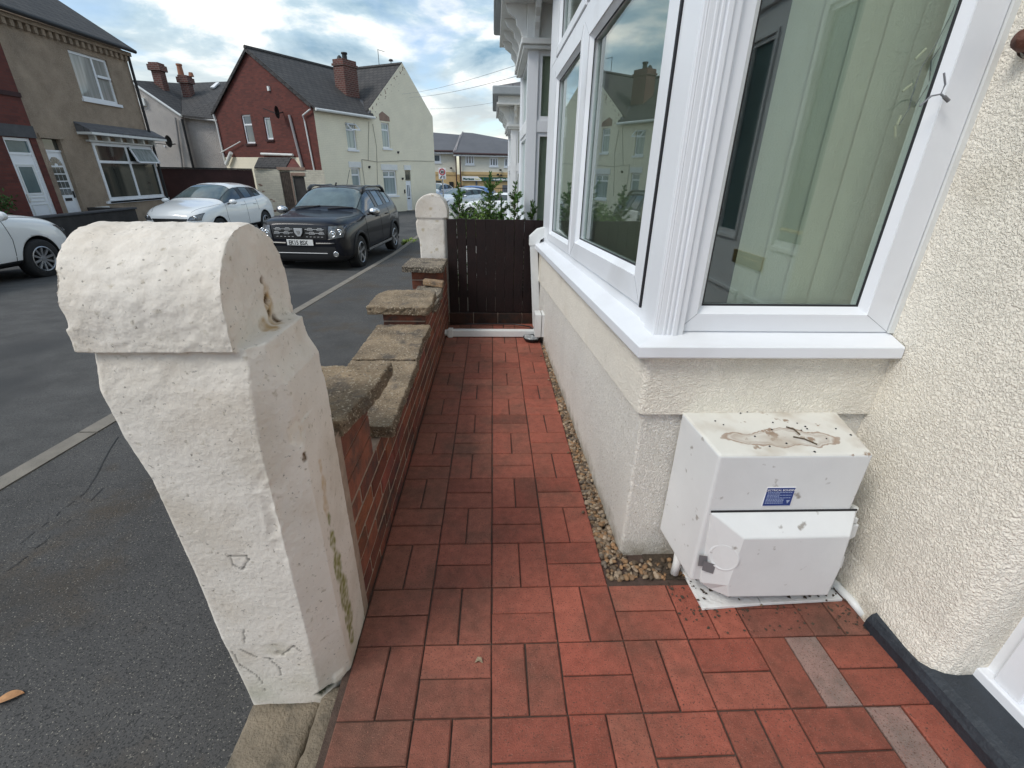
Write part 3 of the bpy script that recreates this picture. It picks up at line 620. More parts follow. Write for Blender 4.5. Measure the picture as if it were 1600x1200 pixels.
for m_ in MM.values(): speckle(m_, (.62, .53, .40), 120, .57, .66); speckle(m_, (.07, .055, .04), 110, .61, .69); speckle(m_, (.17, .14, .11), 14, .56, .74)
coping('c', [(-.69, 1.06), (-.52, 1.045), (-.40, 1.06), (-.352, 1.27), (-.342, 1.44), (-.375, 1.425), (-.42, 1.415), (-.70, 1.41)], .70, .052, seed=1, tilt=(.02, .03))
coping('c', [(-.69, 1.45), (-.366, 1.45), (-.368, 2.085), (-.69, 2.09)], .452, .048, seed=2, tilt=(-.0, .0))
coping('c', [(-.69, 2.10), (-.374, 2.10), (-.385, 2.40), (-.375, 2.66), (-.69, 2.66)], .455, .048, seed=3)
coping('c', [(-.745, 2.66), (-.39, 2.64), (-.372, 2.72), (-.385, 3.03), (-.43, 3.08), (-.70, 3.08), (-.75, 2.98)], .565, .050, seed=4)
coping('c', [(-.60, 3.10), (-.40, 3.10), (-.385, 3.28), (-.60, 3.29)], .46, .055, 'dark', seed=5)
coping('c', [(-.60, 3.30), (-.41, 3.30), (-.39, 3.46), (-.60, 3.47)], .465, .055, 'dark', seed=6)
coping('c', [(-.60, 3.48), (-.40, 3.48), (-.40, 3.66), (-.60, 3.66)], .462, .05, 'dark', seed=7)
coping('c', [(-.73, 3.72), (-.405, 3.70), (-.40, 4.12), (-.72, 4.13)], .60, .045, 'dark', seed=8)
lo = MB(); lo.prism([(-.55, 3.60, .52), (-.395, 3.585, .505), (-.39, 3.66, .505), (-.55, 3.69, .52)], (0, 0, -.042))
o = rough_solid('loose_stone', lo, MM['sandstone'], None, .006, .004, 20, .001, 80, extra=lambda c, n: (0, (1.15, 1.0, .9)))
tag(o, 'small loose sandstone offcut lying on the brick wall before the last pier', 'stone')

# ---- far gatepost (rounded face towards us)
root = thing('gatepost', 'smaller cream gatepost with half-round top at the left end of the dark fence', 'gatepost', (-.53, 4.27, -.2))
mb = MB(); x0, x1, y0, y1 = -.668, -.395, 4.20, 4.40; xc = (x0+x1)/2; r = (x1-x0)/2
prof = [(x1, .925), (x1, .985)]+[(xc+r*math.cos(PI*k/20), .985+r*.97*math.sin(PI*k/20)) for k in range(1, 20)]+[(x0, .985), (x0, .925)]
mb.prism([(x, y0, z) for x, z in prof], (0, y1-y0, 0))
s2 = [(-.655, -.405, .95), (-.655, -.405, .925), (-.672, -.398, .885), (-.668, -.398, .80), (-.648, -.400, .74), (-.645, -.400, .2), (-.645, -.400, -.3)]
vs = []; fs = []
for (a, b, z) in s2: vs += [(a, y0+.008, z), (b-.03, y0+.008, z), (b, y0+.038, z), (b, y1, z), (a, y1, z)]
for i in range(len(s2)-1):
    for k in range(5): fs.append((i*5+k, i*5+(k+1) % 5, (i+1)*5+(k+1) % 5, (i+1)*5+k))
fs += [[0, 1, 2, 3, 4], [len(vs)-5+k for k in range(5)]]; mb.add(vs, fs)
def far_extra(c, n):
    d = .001*noise.noise(c*16); k = max(0, min(1, (noise.noise(c*22+Vector((3, 3, 3)))-.42)*6)) if n.y < -.5 else 0
    return d, (1-.25*k, 1-.3*k, 1-.42*k)
rough_solid('stone_shaft', mb, M['post_paint'], root, .0075, .0022, 9, .0006, 60, extra=far_extra)

# ---- dark board fence
root = thing('board_fence', 'dark brown upright board fence closing the end of the path', 'fence', (-.02, 4.17, 0))
x = -.402; i = 0
while x < .425:
    wd = .083+random.uniform(-.004, .004); zt = .925+random.uniform(-.003, .003); t = random.uniform(.7, 1.3)
    mb = MB(); mb.col = (t, t, t); gap = .0022 if i in (1, 2, 7) else .0003
    mb.prism([(x+gap, 4.160+random.uniform(0, .004), .105), (min(x+wd-gap, .44), 4.161, .105), (min(x+wd-gap, .44), 4.178, .105), (x+gap, 4.178, .105)], (0, 0, zt-.105))
    mb.build('board', M['wood_dark'], root, bevel=.002); x += wd; i += 1
mb = MB(); mb.box(-.40, .44, 4.18, 4.22, .24, .30); mb.box(-.40, .44, 4.18, 4.22, .70, .76); mb.build('rail', M['wood_dark'], root)
root = thing('brick_plinth', 'single row of dark bricks under the board fence', 'brick plinth', (0, 4.2, -.1))
mb = MB(); x = -.41; rs_ = random.Random(5)
while x < .44:
    t = rs_.uniform(.16, .30); mb.col = (t*.8, t, t*.95); mb.box(x+.004, min(x+.222, .445), 4.145, 4.245, .0, .098); x += .226
mb.build('brick_course', M['brick'], root, bevel=.003)
mb = MB(); mb.box(-.41, .445, 4.155, 4.24, -.3, .094); mb.build('mortar_bed', M['mortar'], root)
mb = MB(); mb.tube([(-.40, 4.08, .014), (-.2, 4.06, .022), (0, 4.09, .016), (.2, 4.05, .026), (.33, 4.0, .02), (.36, 3.9, .03)], .006); o = mb.build('cable', M['black_gloss'], smooth=True)
tag(o, 'thin black cable lying along the foot of the dark fence', 'cable')

# ---- white trunking: boxed pipe across the path, riser and junction box
root = thing('pipe_casing', 'white square boxed pipe running low across the end of the path', 'pipe casing', (0, 3.95, 0))
mb = MB(); mb.box(-.395, .385, 3.745, 3.80, .006, .062); mb.build('casing', M['upvc_old'], root, bevel=.004)
mb = MB(); mb.box(-.385, -.345, 3.737, 3.808, .001, .069); mb.build('collar', M['upvc_old'], root, bevel=.004)
mb = MB(); mb.tube([(-.385, 3.772, .035), (-.42, 3.772, .035)], .026, 14); mb.build('pipe_stub', M['upvc_old'], root, smooth=False)
root = thing('pipe_casing', 'tall narrow white pipe riser with angled elbow at the corner of the bay', 'pipe casing', (.34, 3.62, 0))
P0, P1_ = at_y(848, 490, 3.60), at_y(830, 396, 3.60)
def bar(mb, a, b, w_, d_):
    a, b = Vector(a), Vector(b); mb.prism([a+Vector((-w_, -d_, 0)), a+Vector((w_, -d_, 0)), a+Vector((w_, d_, 0)), a+Vector((-w_, d_, 0))], b-a)
mb = MB(); bar(mb, (.395, 4.02, .02), (.345, 4.02, .745), .032, .03); mb.build('riser', M['upvc_old'], root, bevel=.004)
mb = MB(); mb.prism([(.305, 3.985, .735), (.383, 3.985, .735), (.40, 3.985, .785), (.43, 3.985, .80), (.43, 3.985, .885), (.37, 3.985, .87), (.305, 3.985, .81)], (0, .07, 0)); mb.build('elbow', M['upvc_old'], root, bevel=.004)
o = MB(); o.box(.345, .395, 3.60, 3.74, .055, .245); o.m = 1; o.box(.3955, .3995, 3.604, 3.736, .059, .241); o.m = 0; o.box(.40, .43, 3.60, 3.74, .055, .245)
o = o.build('junction_box', [M['upvc_old'], M['gasket']], None, bevel=.008, seg=3); tag(o, 'small off-white junction box low on the far corner of the bay', 'junction box')
# foil-lined black dish
root = thing('dish', 'round black dish with crumpled silver foil on the paving under the junction box', 'dish', (.325, 3.66, .002))
mb = MB(); mb.lathe([(.0, .001), (.055, .001), (.075, .034), (.07, .036), (.05, .010), (0, .008)], (.325, 3.66, .002), n=24); mb.build('bowl', M['black_gloss'], root, smooth=True)
mb = MB(); n = 18; vs = [(.325, 3.66, .02)]
for k in range(n):
    a = 2*PI*k/n; rr = .068+random.uniform(-.008, .014); vs.append((.325+rr*math.cos(a), 3.66+rr*math.sin(a), .034+random.uniform(-.006, .010)))
for k in range(n):
    a = 2*PI*(k+.5)/n; rr = .035; vs.append((.325+rr*math.cos(a), 3.66+rr*math.sin(a), .018+random.uniform(-.004, .008)))
fs = []
for k in range(n): k2 = (k+1) % n; fs += [(1+k, 1+k2, 1+n+k), (1+n+k, 1+k2, 1+n+k2), (0, 1+n+k, 1+n+k2)]
mb.add(vs, fs); mb.build('foil', M['foil'], root)
# fallen scraps
mb = MB(); c = at_z(748, 1032, .004); vs = [(c.x-.012, c.y-.006, .003), (c.x, c.y-.003, .008), (c.x+.012, c.y-.008, .004), (c.x+.008, c.y+.008, .007), (c.x-.004, c.y+.012, .004)]; mb.prism(vs, (0, 0, -.001))
tag(mb.build('scrap', M['sandstone']), 'tiny curled pale flake lying on a brown paver in the middle of the path', 'flake')
M['leaf_orange'] = mat('dry_orange_leaf', (.42, .22, .10), .8, 0, var=.2, vscale=60)
mb = MB(); p = at_z(14, 1092, -.115); q = []
for k in range(13):
    t = k/12; wv = .016*math.sin(PI*t)**.8
    ctr = p+Vector((.062*(t-.5), .03*(t-.5), .004+.008*math.sin(PI*t))); q.append((ctr+Vector((.2, -.9, 0)).normalized()*wv, ctr-Vector((.2, -.9, 0)).normalized()*wv, ctr+Vector((0, 0, -.004))))
for a, b in zip(q, q[1:]): mb.add([a[0], b[0], b[2], a[2]], [(0, 1, 2, 3)]); mb.add([a[1], b[1], b[2], a[2]], [(0, 1, 2, 3)])
tag(mb.build('leaf', M['leaf_orange']), 'dry orange leaf lying on the dark footway left of the gatepost', 'leaf')
# weeds at the kerb
mb = MB()
for k in range(170):
    a = random.random()*6.28; rr = random.random()**.6*.40; x, y = -2.52+rr*math.cos(a)*.5, 14.3+rr*math.sin(a)*1.5; z = zpav(y)-.07; h = random.uniform(.05, .16); w_ = random.uniform(.01, .03); t = random.uniform(.7, 1.7); mb.col = (t*1.3, t, t*.6)
    d = Vector((random.uniform(-1, 1), random.uniform(-1, 1), 0)).normalized(); b_ = Vector((x, y, z)); s_ = Vector((-d.y, d.x, 0))*w_
    mb.add([b_, b_+d*h*.4+Vector((0, 0, h*.6))+s_, b_+d*h+Vector((0, 0, h*.8)), b_+d*h*.4+Vector((0, 0, h*.6))-s_], [(0, 1, 2, 3)])
tag(mb.build('weeds', M['leaf2']), 'low yellow-green weeds growing out of the kerb by the road', 'weeds', kind='stuff')
# ================================================================== OUR HOUSE ON THE RIGHT
class BayFrame(Frame):
    """front of the bay: courses sag slightly towards the far end"""
    def P(f, s, o, z):
        ks = [(-1, 0), (0, 0), (.6, -.060), (.82, -.036), (3, -.034)]
        k = ks[-1][1]
        for (a, ka), (b, kb) in zip(ks, ks[1:]):
            if a <= z <= b: k = ka+(kb-ka)*(z-a)/(b-a)
        return f.p + f.d*s + f.n*o + Vector((0, 0, z+k*max(0, s)))
FB = BayFrame((BP.x, BP.y), (BD.x, BD.y), 1)
FE = Frame((BP.x, BP.y), (1, 0), -1)
FA = Frame((1.215, 1.30), (0, -1), -1)           # right-hand wall, s runs towards the camera, faces -x
if FA.n.x > 0: FA.n = -FA.n
SL = 2.80                                        # length of the bay front
WALLX = 1.215
house = thing('terraced_house', 'cream pebbledashed house with white plastic bay window close on the right', 'house', (1.3, 1.3, 0))
# lower bay walls (band stands proud of the wall below)
def grid_wall(mb, F, s0, s1, z0, z1, o, n=24):
    for i in range(n):
        a, b = s0+(s1-s0)*i/n, s0+(s1-s0)*(i+1)/n
        mb.quad(F.P(a, o, z0), F.P(b, o, z0), F.P(b, o, z1), F.P(a, o, z1))
def corner_pt(o, z, s=None):
    return Vector((BP.x-o*1.0, BP.y-o, z))
mb = MB()
def bay_ring(mb, of, oe, z0, z1, cap_top=False, cap_bot=False, r=.012, sl=SL):
    """L-shaped shell: end wall, rounded corner, front wall"""
    def ring(z):
        pts = [Vector((1.25, BP.y-oe, z))]
        cxp = BP.x-of+r; cyp = BP.y-oe+r
        for k in range(7):
            a = -PI/2-k*(PI/2)/6; pts.append(Vector((cxp+r*math.cos(a), cyp+r*math.sin(a), z)))
        for k in range(1, 25): pts.append(FB.P(sl*k/24, of, z))
        return pts
    a, b = ring(z0), ring(z1); n = len(a)
    for i in range(n-1): mb.quad(a[i], a[i+1], b[i+1], b[i])
    inner = [Vector((1.25, BP.y+.12, 0)), Vector((BP.x+.12, BP.y+.12, 0)), Vector((BP.x+.12-.05, BP.y+sl, 0))]
    for flag, pts in ((cap_top, b), (cap_bot, a)):
        if flag:
            z = pts[0].z
            q = [Vector((p.x+.12 if i > 3 else p.x, p.y+(.12 if i <= 7 else 0), p.z)) for i, p in enumerate(pts)]
            for i in range(n-1): mb.quad(pts[i], pts[i+1], q[i+1], q[i])
bay_ring(mb, 0.0, 0.0, -.12, .62)
mb.quad(FB.P(SL, 0, -.12), FB.P(SL, -.8, -.12), FB.P(SL, -.8, .62), FB.P(SL, 0, .62))
mb.build('bay_wall', M['stucco_fine'], house, smooth=False)
mb = MB(); bay_ring(mb, .016, .016, .603, .812, True, True, r=.02, sl=SL-.02)
mb.quad(FB.P(SL-.02, .016, .60), FB.P(SL-.02, -.8, .60), FB.P(SL-.02, -.8, .81), FB.P(SL-.02, .016, .81))
mb.build('render_band', M['stucco'], house)
# right-hand front wall, with a bell-cast foot and rounded end by the door
mb = MB(); zz = [-.1, .05, .062, .075, .10, .14, .2, .5, 1.0, 2.0, 3.2, 5.6]
def fx(z): return -.016*max(0, (.14-z)/.09) if z < .14 else 0
prof = [(1.31, 0), (1.0, 0), (.84, 0), (.80, .003), (.775, .014), (.757, .035), (.75, .06), (.75, .16)]
for (ya, xa), (yb, xb) in zip(prof, prof[1:]):
    for z0, z1 in zip(zz, zz[1:]):
        mb.quad((WALLX+xa+fx(z0), ya, z0), (WALLX+xb+fx(z0), yb, z0), (WALLX+xb+fx(z1), yb, z1), (WALLX+xa+fx(z1), ya, z1))
mb.quad((WALLX, .75, 2.25), (WALLX, -.35, 2.25), (WALLX, -.35, 5.6), (WALLX, .75, 5.6))
mb.quad((WALLX, -.35, 0), (WALLX, -5, 0), (WALLX, -5, 5.6), (WALLX, -.35, 5.6))
mb.quad((WALLX, 1.31, 3.0), (WALLX, 4.15, 3.0), (WALLX, 4.15, 5.6), (WALLX, 1.31, 5.6)); mb.quad((WALLX, 4.0, -.2), (WALLX, 4.15, -.2), (WALLX, 4.15, 3.0), (WALLX, 4.0, 3.0))
mb.build('wall', M['stucco'], house)
mb = MB(); mb.prism([(.95, -5.2, 5.5), (.95, 4.15, 5.5), (5, 4.15, 8.3), (5, -5.2, 8.3)], (0, 0, .12)); mb.build('roof', M['slate'], house)
# black painted plinth and doorstep
mb = MB()
pp = [(.955, 1.175), (.93, 1.178), (.78, 1.186), (.40, 1.200), (-.6, 1.21)]
for (ya, xa), (yb, xb) in zip(pp, pp[1:]):
    cs = [(0, -.02), (0.002, .03), (.012, .052), (.034, .064), (.07, .070), (.16, .072)]
    for (o0, z0), (o1, z1) in zip(cs, cs[1:]):
        mb.quad((xa+o0, ya, z0), (xb+o0, yb, z0), (xb+o1, yb, z1), (xa+o1, ya, z1))
cs = [(0, -.02), (0.002, .03), (.012, .052), (.034, .064), (.07, .070)]
mb.poly([(1.175+o, .955, z) for o, z in cs]+[(1.30, .955, .07), (1.30, .955, -.02)])
ps = mb.build('plinth', M['plinth'], house, smooth=True)
# front door (seen mirrored in the bay glass)
DX = 1.335
mb = MB(); mb.box(DX-.0, DX+.06, .69, .765, .075, 2.25); mb.box(DX, DX+.06, -.36, -.29, .075, 2.25); mb.box(DX, DX+.06, -.29, .69, 2.05, 2.12); mb.box(DX-.03, DX+.06, -.36, .765, .058, .10)
mb.box(DX-.018, DX-.0, .655, .72, .10, 2.12)
mb.build('door_frame', M['upvc'], house, bevel=.004)
mb = MB(); gl = [(.40, .60), (-.20, .0)]
Fd = Frame((DX+.02, 0), (0, 1), 1)
wall_holes(mb, Fd, -.285, .685, .10, 2.05, [(g0, g1, 1.02, 1.90) for g0, g1 in gl], .02)
door = mb.build('door', M['upvc'], house)
for g0, g1 in gl:
    mb = MB(); mb.box(g0-.03, g1+.03, .0, .012, .975, .995, Fd); mb.box(g0-.03, g1+.03, 0, .012, 1.92, 1.94, Fd); mb.box(g0-.03, g0-.01, 0, .012, .995, 1.92, Fd); mb.box(g1+.01, g1+.03, 0, .012, .995, 1.92, Fd); mb.build('moulding', M['upvc'], door, bevel=.003)
    mb = MB(); mb.box(g0-.005, g1+.005, -.018, -.012, 1.0, 1.91, Fd); mb.build('door_glass', M['pane_obscure'], door)
for g0, g1 in ((.24, .62), (-.24, .16)):
    mb = MB(); mb.box(g0, g1, 0, .010, .70, .72, Fd); mb.box(g0, g1, 0, .010, .20, .22, Fd); mb.box(g0, g0+.02, 0, .010, .22, .70, Fd); mb.box(g1-.02, g1, 0, .010, .22, .70, Fd); mb.build('moulding', M['upvc'], door, bevel=.003)
mb = MB(); mb.box(.05, .35, .0, .014, .86, .93, Fd); mb.box(.07, .33, .014, .022, .88, .905, Fd); mb.build('letterbox', M['brass'], door, bevel=.003)
mb = MB(); mb.box(.62, .655, 0, .012, .98, 1.20, Fd); mb.tube([Fd.P(.637, .012, 1.08), Fd.P(.637, .05, 1.08), Fd.P(.50, .05, 1.08)], .009); mb.build('handle', M['brass'], door)

# ---- sill
mb = MB()
def sill_pt(F, s, o, z): return F.P(s, o, z)
zo, zi, zb = .845, .868, .808
def Lline(o, z, sl=SL):
    return [Vector((1.210, BP.y-o, z)), Vector((BP.x-o, BP.y-o, z)), FB.P(sl, o, z)]
rings = [Lline(.006, zb), Lline(.052, zb), Lline(.055, zb+.004), Lline(.055, zo-.003), Lline(.052, zo), Lline(-.022, zi)]
for a, b in zip(rings, rings[1:]):
    mb.quad(a[0], a[1], b[1], b[0]); mb.quad(a[1], a[2], b[2], b[1])
for k in (0, 2): mb.poly([r_[k] for r_ in rings])
mb.build('sill', M['upvc'], house)
# ---- corner post and frames
mb = MB(); ZT = 2.62
mb.box(.0, .165, -.09, -.012, .835, ZT, FB); mb.box(.0, .070, -.09, -.0121, .858, ZT, FE)
for a, b, o in ((.000, .022, -.001), (.027, .036, .001), (.041, .050, .001), (.055, .0695, .003)): mb.box(a, b, -.0115, o, .859, ZT, FE)
mb.box(.000, .060, -.0118, -.006, .858, ZT, FB); mb.box(.004, .040, -.006, -.002, .859, ZT, FB)
mb.build('corner_post', M['upvc'], house, bevel=.002)
M['joint_grey'] = mat('grey_weld_line', (.30, .31, .33), .6, var=0)
def casement(F, s0, s1, z0, z1, bw, bead, o, glassin, sash=True, name='sash', rb=None):
    """mitred frame, sloping glazing bead, gasket line and glass; returns frame"""
    rb = rb or bw
    mb = MB(); d = .055
    pO = [(s0, z0), (s1, z0), (s1, z1), (s0, z1)]; pI = [(s0+bw, z0+bw), (s1-rb, z0+bw), (s1-rb, z1-bw), (s0+bw, z1-bw)]
    pG = [(s0+bw+bead, z0+bw+bead), (s1-rb-bead, z0+bw+bead), (s1-rb-bead, z1-bw-bead), (s0+bw+bead, z1-bw-bead)]
    lv = [[(a, o-d, b) for a, b in pO], [(a, o-.004, b) for a, b in pO], [(a+(.004 if i in (0, 3) else -.004), o, b+(.004 if i < 2 else -.004)) for i, (a, b) in enumerate(pO)],
          [(a, o, b) for a, b in pI], [(a, o-.005, b) for a, b in pI], [(a, o-.022, b) for a, b in pG], [(a, o-d, b) for a, b in pG]]
    V_ = [[F.P(*p) for p in r_] for r_ in lv]
    for a, b in zip(V_, V_[1:]):
        for k in range(4): mb.quad(a[k], a[(k+1) % 4], b[(k+1) % 4], b[k])
    for k in range(4): mb.m = 1; mb.tube([F.P(pO[k][0]+(.004 if k in (0, 3) else -.004), o+.0002, pO[k][1]+(.004 if k < 2 else -.004)), F.P(pI[k][0], o+.0002, pI[k][1])], .0007, 4)
    fr = mb.build(name, [M['upvc'], M['joint_grey']], house)
    m2 = MB()
    for k in range(4):
        p, q = pG[k], pG[(k+1) % 4]
        m2.quad(F.P(p[0], o-.0225, p[1]), F.P(q[0], o-.0225, q[1]), F.P(q[0]*.0+(q[0]+(.006 if q[0] < (s0+s1)/2 else -.006)), o-.026, q[1]+(.006 if q[1] < (z0+z1)/2 else -.006)), F.P(p[0]+(.006 if p[0] < (s0+s1)/2 else -.006), o-.026, p[1]+(.006 if p[1] < (z0+z1)/2 else -.006)))
    m2.build('seal', M['gasket'], fr)
    g = MB(); tw = .0125*(pG[1][0]-pG[0][0]) if F is FB else 0.0
    g.prism([F.P(pG[0][0], o-.028, pG[0][1]), F.P(pG[1][0], o-.028-tw, pG[0][1]), F.P(pG[1][0], o-.028-tw, pG[2][1]), F.P(pG[0][0], o-.028, pG[2][1])], F.n*-.006); g.build('glass', M['glass'], fr)
    return fr
mb = MB(); O0 = -.018
# fixed outer frame of front
mb.box(.165, SL-.0, -.09, O0, .846, .905, FB); mb.box(.165, SL, -.09, O0, 2.02, 2.09, FB); mb.box(.165, SL, -.09, O0, 2.56, ZT, FB)
mb.box(.165, .172, -.09, O0, .905, 2.02, FB); mb.box(1.475, 1.50, -.09, O0, .905, 2.02, FB); mb.box(2.46, SL, -.09, O0+.001, .905, 2.02, FB); mb.box(2.46, SL, -.09, O0+.001, 2.09, 2.56, FB); mb.box(.165, .19, -.09, O0, 2.09, 2.56, FB)
mb.build('window_frame', M['upvc'], house, bevel=.002)
mb = MB(); mb.box(.1655, .1775, O0, -.0070, .905, 2.02, FB); mb.build('seal', M['gasket'], house)
casement(FB, .178, 1.470, .908, 2.018, .085, .022, -.008, 0, rb=.125)
casement(FB, 1.502, 2.458, .908, 2.018, .050, .02, -.010, 0)
casement(FB, .195, 1.470, 2.092, 2.558, .05, .02, -.010, 0)
casement(FB, 1.502, 2.458, 2.092, 2.558, .05, .02, -.010, 0)
casement(FE, .070, .725, .868, ZT-.02, .055, .019, -.012, 0, rb=.082)
mb = MB(); mb.box(.7255, .743, -.03, -.006, .868, ZT, FE); mb.build('mastic', M['upvc_old'], house)
# head and cornice above the bay (out of the picture, shades the frames)
mb = MB(); mb.box(-.12, SL+.12, -.9, .14, ZT, ZT+.08, FB); mb.box(-.20, SL+.2, -.9, .26, ZT+.35, ZT+.5, FB); mb.box(-.0, SL, -.9, .02, ZT+.08, ZT+.35, FB); mb.build('bay_cornice', M['upvc_old'], house)
# the room behind
mb = MB(); mb.box(.62, 4.2, 1.36, 3.98, .0, 2.6); room = mb.build('room', M['room'], house)
bm = bmesh.new(); bm.from_mesh(room.data)
bmesh.ops.delete(bm, geom=[f for f in bm.faces if (abs(f.normal.x) > .9 and f.calc_center_median().x < 1) or (abs(f.normal.y) > .9 and f.calc_center_median().y < 1.5)], context='FACES'); bm.to_mesh(room.data); bm.free()
mb = MB(); mb.box(1.20, 4.2, 1.352, 1.358, 0, 2.6); mb.box(.50, 1.2, 1.30, 1.36, .0, .84); mb.build('partition', M['room'], house)
# vertical blinds
def blinds(F, s0, s1, n, o, ang, label, wd=.089):
    root = thing('vertical_blind', label, 'blind', F.P(s0, o, .85))
    mb = MB()
    for k in range(n):
        s = s0+(s1-s0)*(k+.5)/n; ca, sa = math.cos(ang)*wd/2, math.sin(ang)*wd/2
        for (f0, f1, b0, b1) in ((-1, 0, 0, .0015), (0, 1, .0015, 0)):
            mb.quad(F.P(s+ca*f0, o-sa*f0+b0, .93), F.P(s+ca*f1, o-sa*f1+b1, .93), F.P(s+ca*f1, o-sa*f1+b1, 2.55), F.P(s+ca*f0, o-sa*f0+b0, 2.55))
    mb.build('slats', M['blind'], root)
    mb = MB(); mb.box(s0-.03, s1+.03, o-.02, o+.02, 2.55, 2.59, F); mb.build('head_rail', M['upvc'], root)
blinds(FE, .262, .86, 7, -.115, .05, 'beige vertical blind hanging nearly closed in the end window above the white box')
blinds(FB, .12, 2.5, 31, -.15, 1.25, 'beige vertical blind turned edge-on in the long front window beside the path')
# string lights inside the end window
wire = thing('string_lights', 'thin wire of tiny clear lights hanging down the right side of the end window', 'string lights', (1.05, 1.33, 1.3))
mb = MB(); pts = [at_y(u, v, 1.325) for u, v in ((1508, -30), (1490, 15), (1462, 70), (1440, 105), (1425, 150), (1420, 170), (1405, 195))]; mb.tube(pts, .0018, 5)
mb.tube([at_y(u, v, 1.325) for u, v in ((1500, 20), (1478, 60), (1455, 95), (1452, 130), (1430, 165))], .0016, 5); mb.build('cable', M['wire'], wire)
for (u, v, u2, v2) in ((1447, 76, 1430, 93), (1425, 131, 1410, 143), (1399, 196, 1399, 214), (1408, 180, 1402, 195)):
    mb = MB(); mb.tube([at_y(u, v, 1.322), at_y(u2, v2, 1.322)], .003, 7); mb.build('bulb', M['led'], wire)
wire = thing('wire_clip', 'forked grey wire with a plug end on the right frame of the end window', 'wire', (1.1, 1.27, 1.3))
mb = MB(); mb.tube([at_y(u, v, 1.268) for u, v in ((1437, 166), (1455, 150), (1470, 147), (1477, 132), (1475, 114))], .0022, 6); mb.tube([at_y(u, v, 1.268) for u, v in ((1470, 147), (1476, 152))], .0025, 6); mb.build('cable', M['wire'], wire)
mb = MB(); mb.tube([at_y(1475, 151, 1.266), at_y(1482, 158, 1.264)], .0045, 8); mb.build('plug', M['tape'], wire)
# rusty iron fitting at the right edge
root = thing('iron_fitting', 'rusty brown iron fitting on the rendered wall at the right edge', 'iron fitting', (1.2, 1.2, 1.6))
c = at_x(1612, 62, 1.20); mb = MB(); mb.lathe([(0, -.035), (.018, -.03), (.024, -.014), (.022, .0), (.028, .008), (.028, .02)], c, 'x', 16); mb.build('boss', M['apple'], root, smooth=True)
mb = MB(); mb.lathe([(.034, .0), (.036, .012), (.0, .014)], c+Vector((.004, 0, 0)), 'x', 16); mb.build('backplate', M['apple'], root)

# ---- meter box
root = thing('meter_box', 'white plastic meter box with blue label, low under the bay end', 'meter box', (.85, 1.15, 0))
M['meter'] = mat('aged_white_box_plastic', (.70, .71, .70), .4, .08, 40, .05, 4); speckle(M['meter'], (.33, .31, .28), 26, .66, .74)
M['meter_top'] = mat('stained_box_top', (.70, .69, .64), .5, .1, 40, .06, 4, col2=(.30, .22, .16), c2scale=13, c2lo=.60, c2hi=.63)
speckle(M['meter_top'], (.5, .45, .38), 8, .5, .7)
_nt = M['meter_top'].node_tree; _b, _s = base_socket(M['meter_top']); _tc = nd(_nt, 'ShaderNodeTexCoord'); _n = nd(_nt, 'ShaderNodeTexNoise'); L(_nt, _tc.outputs['Object'], _n.inputs['Vector']); _n.inputs['Scale'].default_value = 16; _n.inputs['Detail'].default_value = 3
_ms = nd(_nt, 'ShaderNodeVectorMath', operation='MULTIPLY_ADD'); L(_nt, _n.outputs['Color'], _ms.inputs[0]); _ms.inputs[1].default_value = (.10, .07, 0); L(_nt, _tc.outputs['Object'], _ms.inputs[2])
_mp = nd(_nt, 'ShaderNodeMapping', vector_type='TEXTURE'); L(_nt, _ms.outputs[0], _mp.inputs[0]); _mp.inputs['Location'].default_value = (.895, 1.160, .6); _mp.inputs['Scale'].default_value = (.185, .042, 10)
_ln = nd(_nt, 'ShaderNodeVectorMath', operation='LENGTH'); L(_nt, _mp.outputs[0], _ln.inputs[0]); _rp = nd(_nt, 'ShaderNodeValToRGB'); L(_nt, _ln.outputs['Value'], _rp.inputs[0])
_e = _rp.color_ramp.elements; _e[0].position = 0; _e[0].color = (.35, .35, .35, 1); _e[1].position = 1.0; _e[1].color = (0, 0, 0, 1)
for _p, _v in ((.60, .15), (.72, .55), (.80, .2), (.88, .95), (.95, .8), (.97, 0)): _q = _e.new(_p); _q.color = (_v, _v, _v, 1)
_mx = nd(_nt, 'ShaderNodeMixRGB'); L(_nt, _rp.outputs[0], _mx.inputs[0]); L(_nt, _s, _mx.inputs[1]); _mx.inputs[2].default_value = (.33, .24, .18, 1); L(_nt, _mx.outputs[0], _b.inputs['Base Color'])
xl0, xr0 = .600, 1.108; xl, xr = .632, 1.078
yb, yf = 1.262, 1.05; zt_b, zt_f, zb_b, zb_f = .610, .585, .10, .100
mb = MB()
A = [(xl0, yb, zb_b+.03), (xr0, yb, zb_b+.03), (xr0, yb, zt_b), (xl0, yb, zt_b)]; B = [(xl+.004, yf+.004, zb_f), (xr, yf+.004, zb_f), (xr, yf, zt_f), (xl, yf, zt_f)]
mb.add(A+B, [(0, 1, 2, 3), (7, 6, 5, 4), (0, 4, 5, 1), (1, 5, 6, 2), (3, 7, 4, 0)]); mb.m = 1; mb.add([A[3], A[2], B[2], B[3]], [(0, 1, 2, 3)])
bm_o = mb.build('casing', [M['meter'], M['meter_top']], root)
bm = bmesh.new(); bm.from_mesh(bm_o.data); bmesh.ops.remove_doubles(bm, verts=bm.verts, dist=.0001); bmesh.ops.recalc_face_normals(bm, faces=bm.faces); bm.to_mesh(bm_o.data); bm.free()
md = bm_o.modifiers.new('b', 'BEVEL'); md.width = .009; md.segments = 3
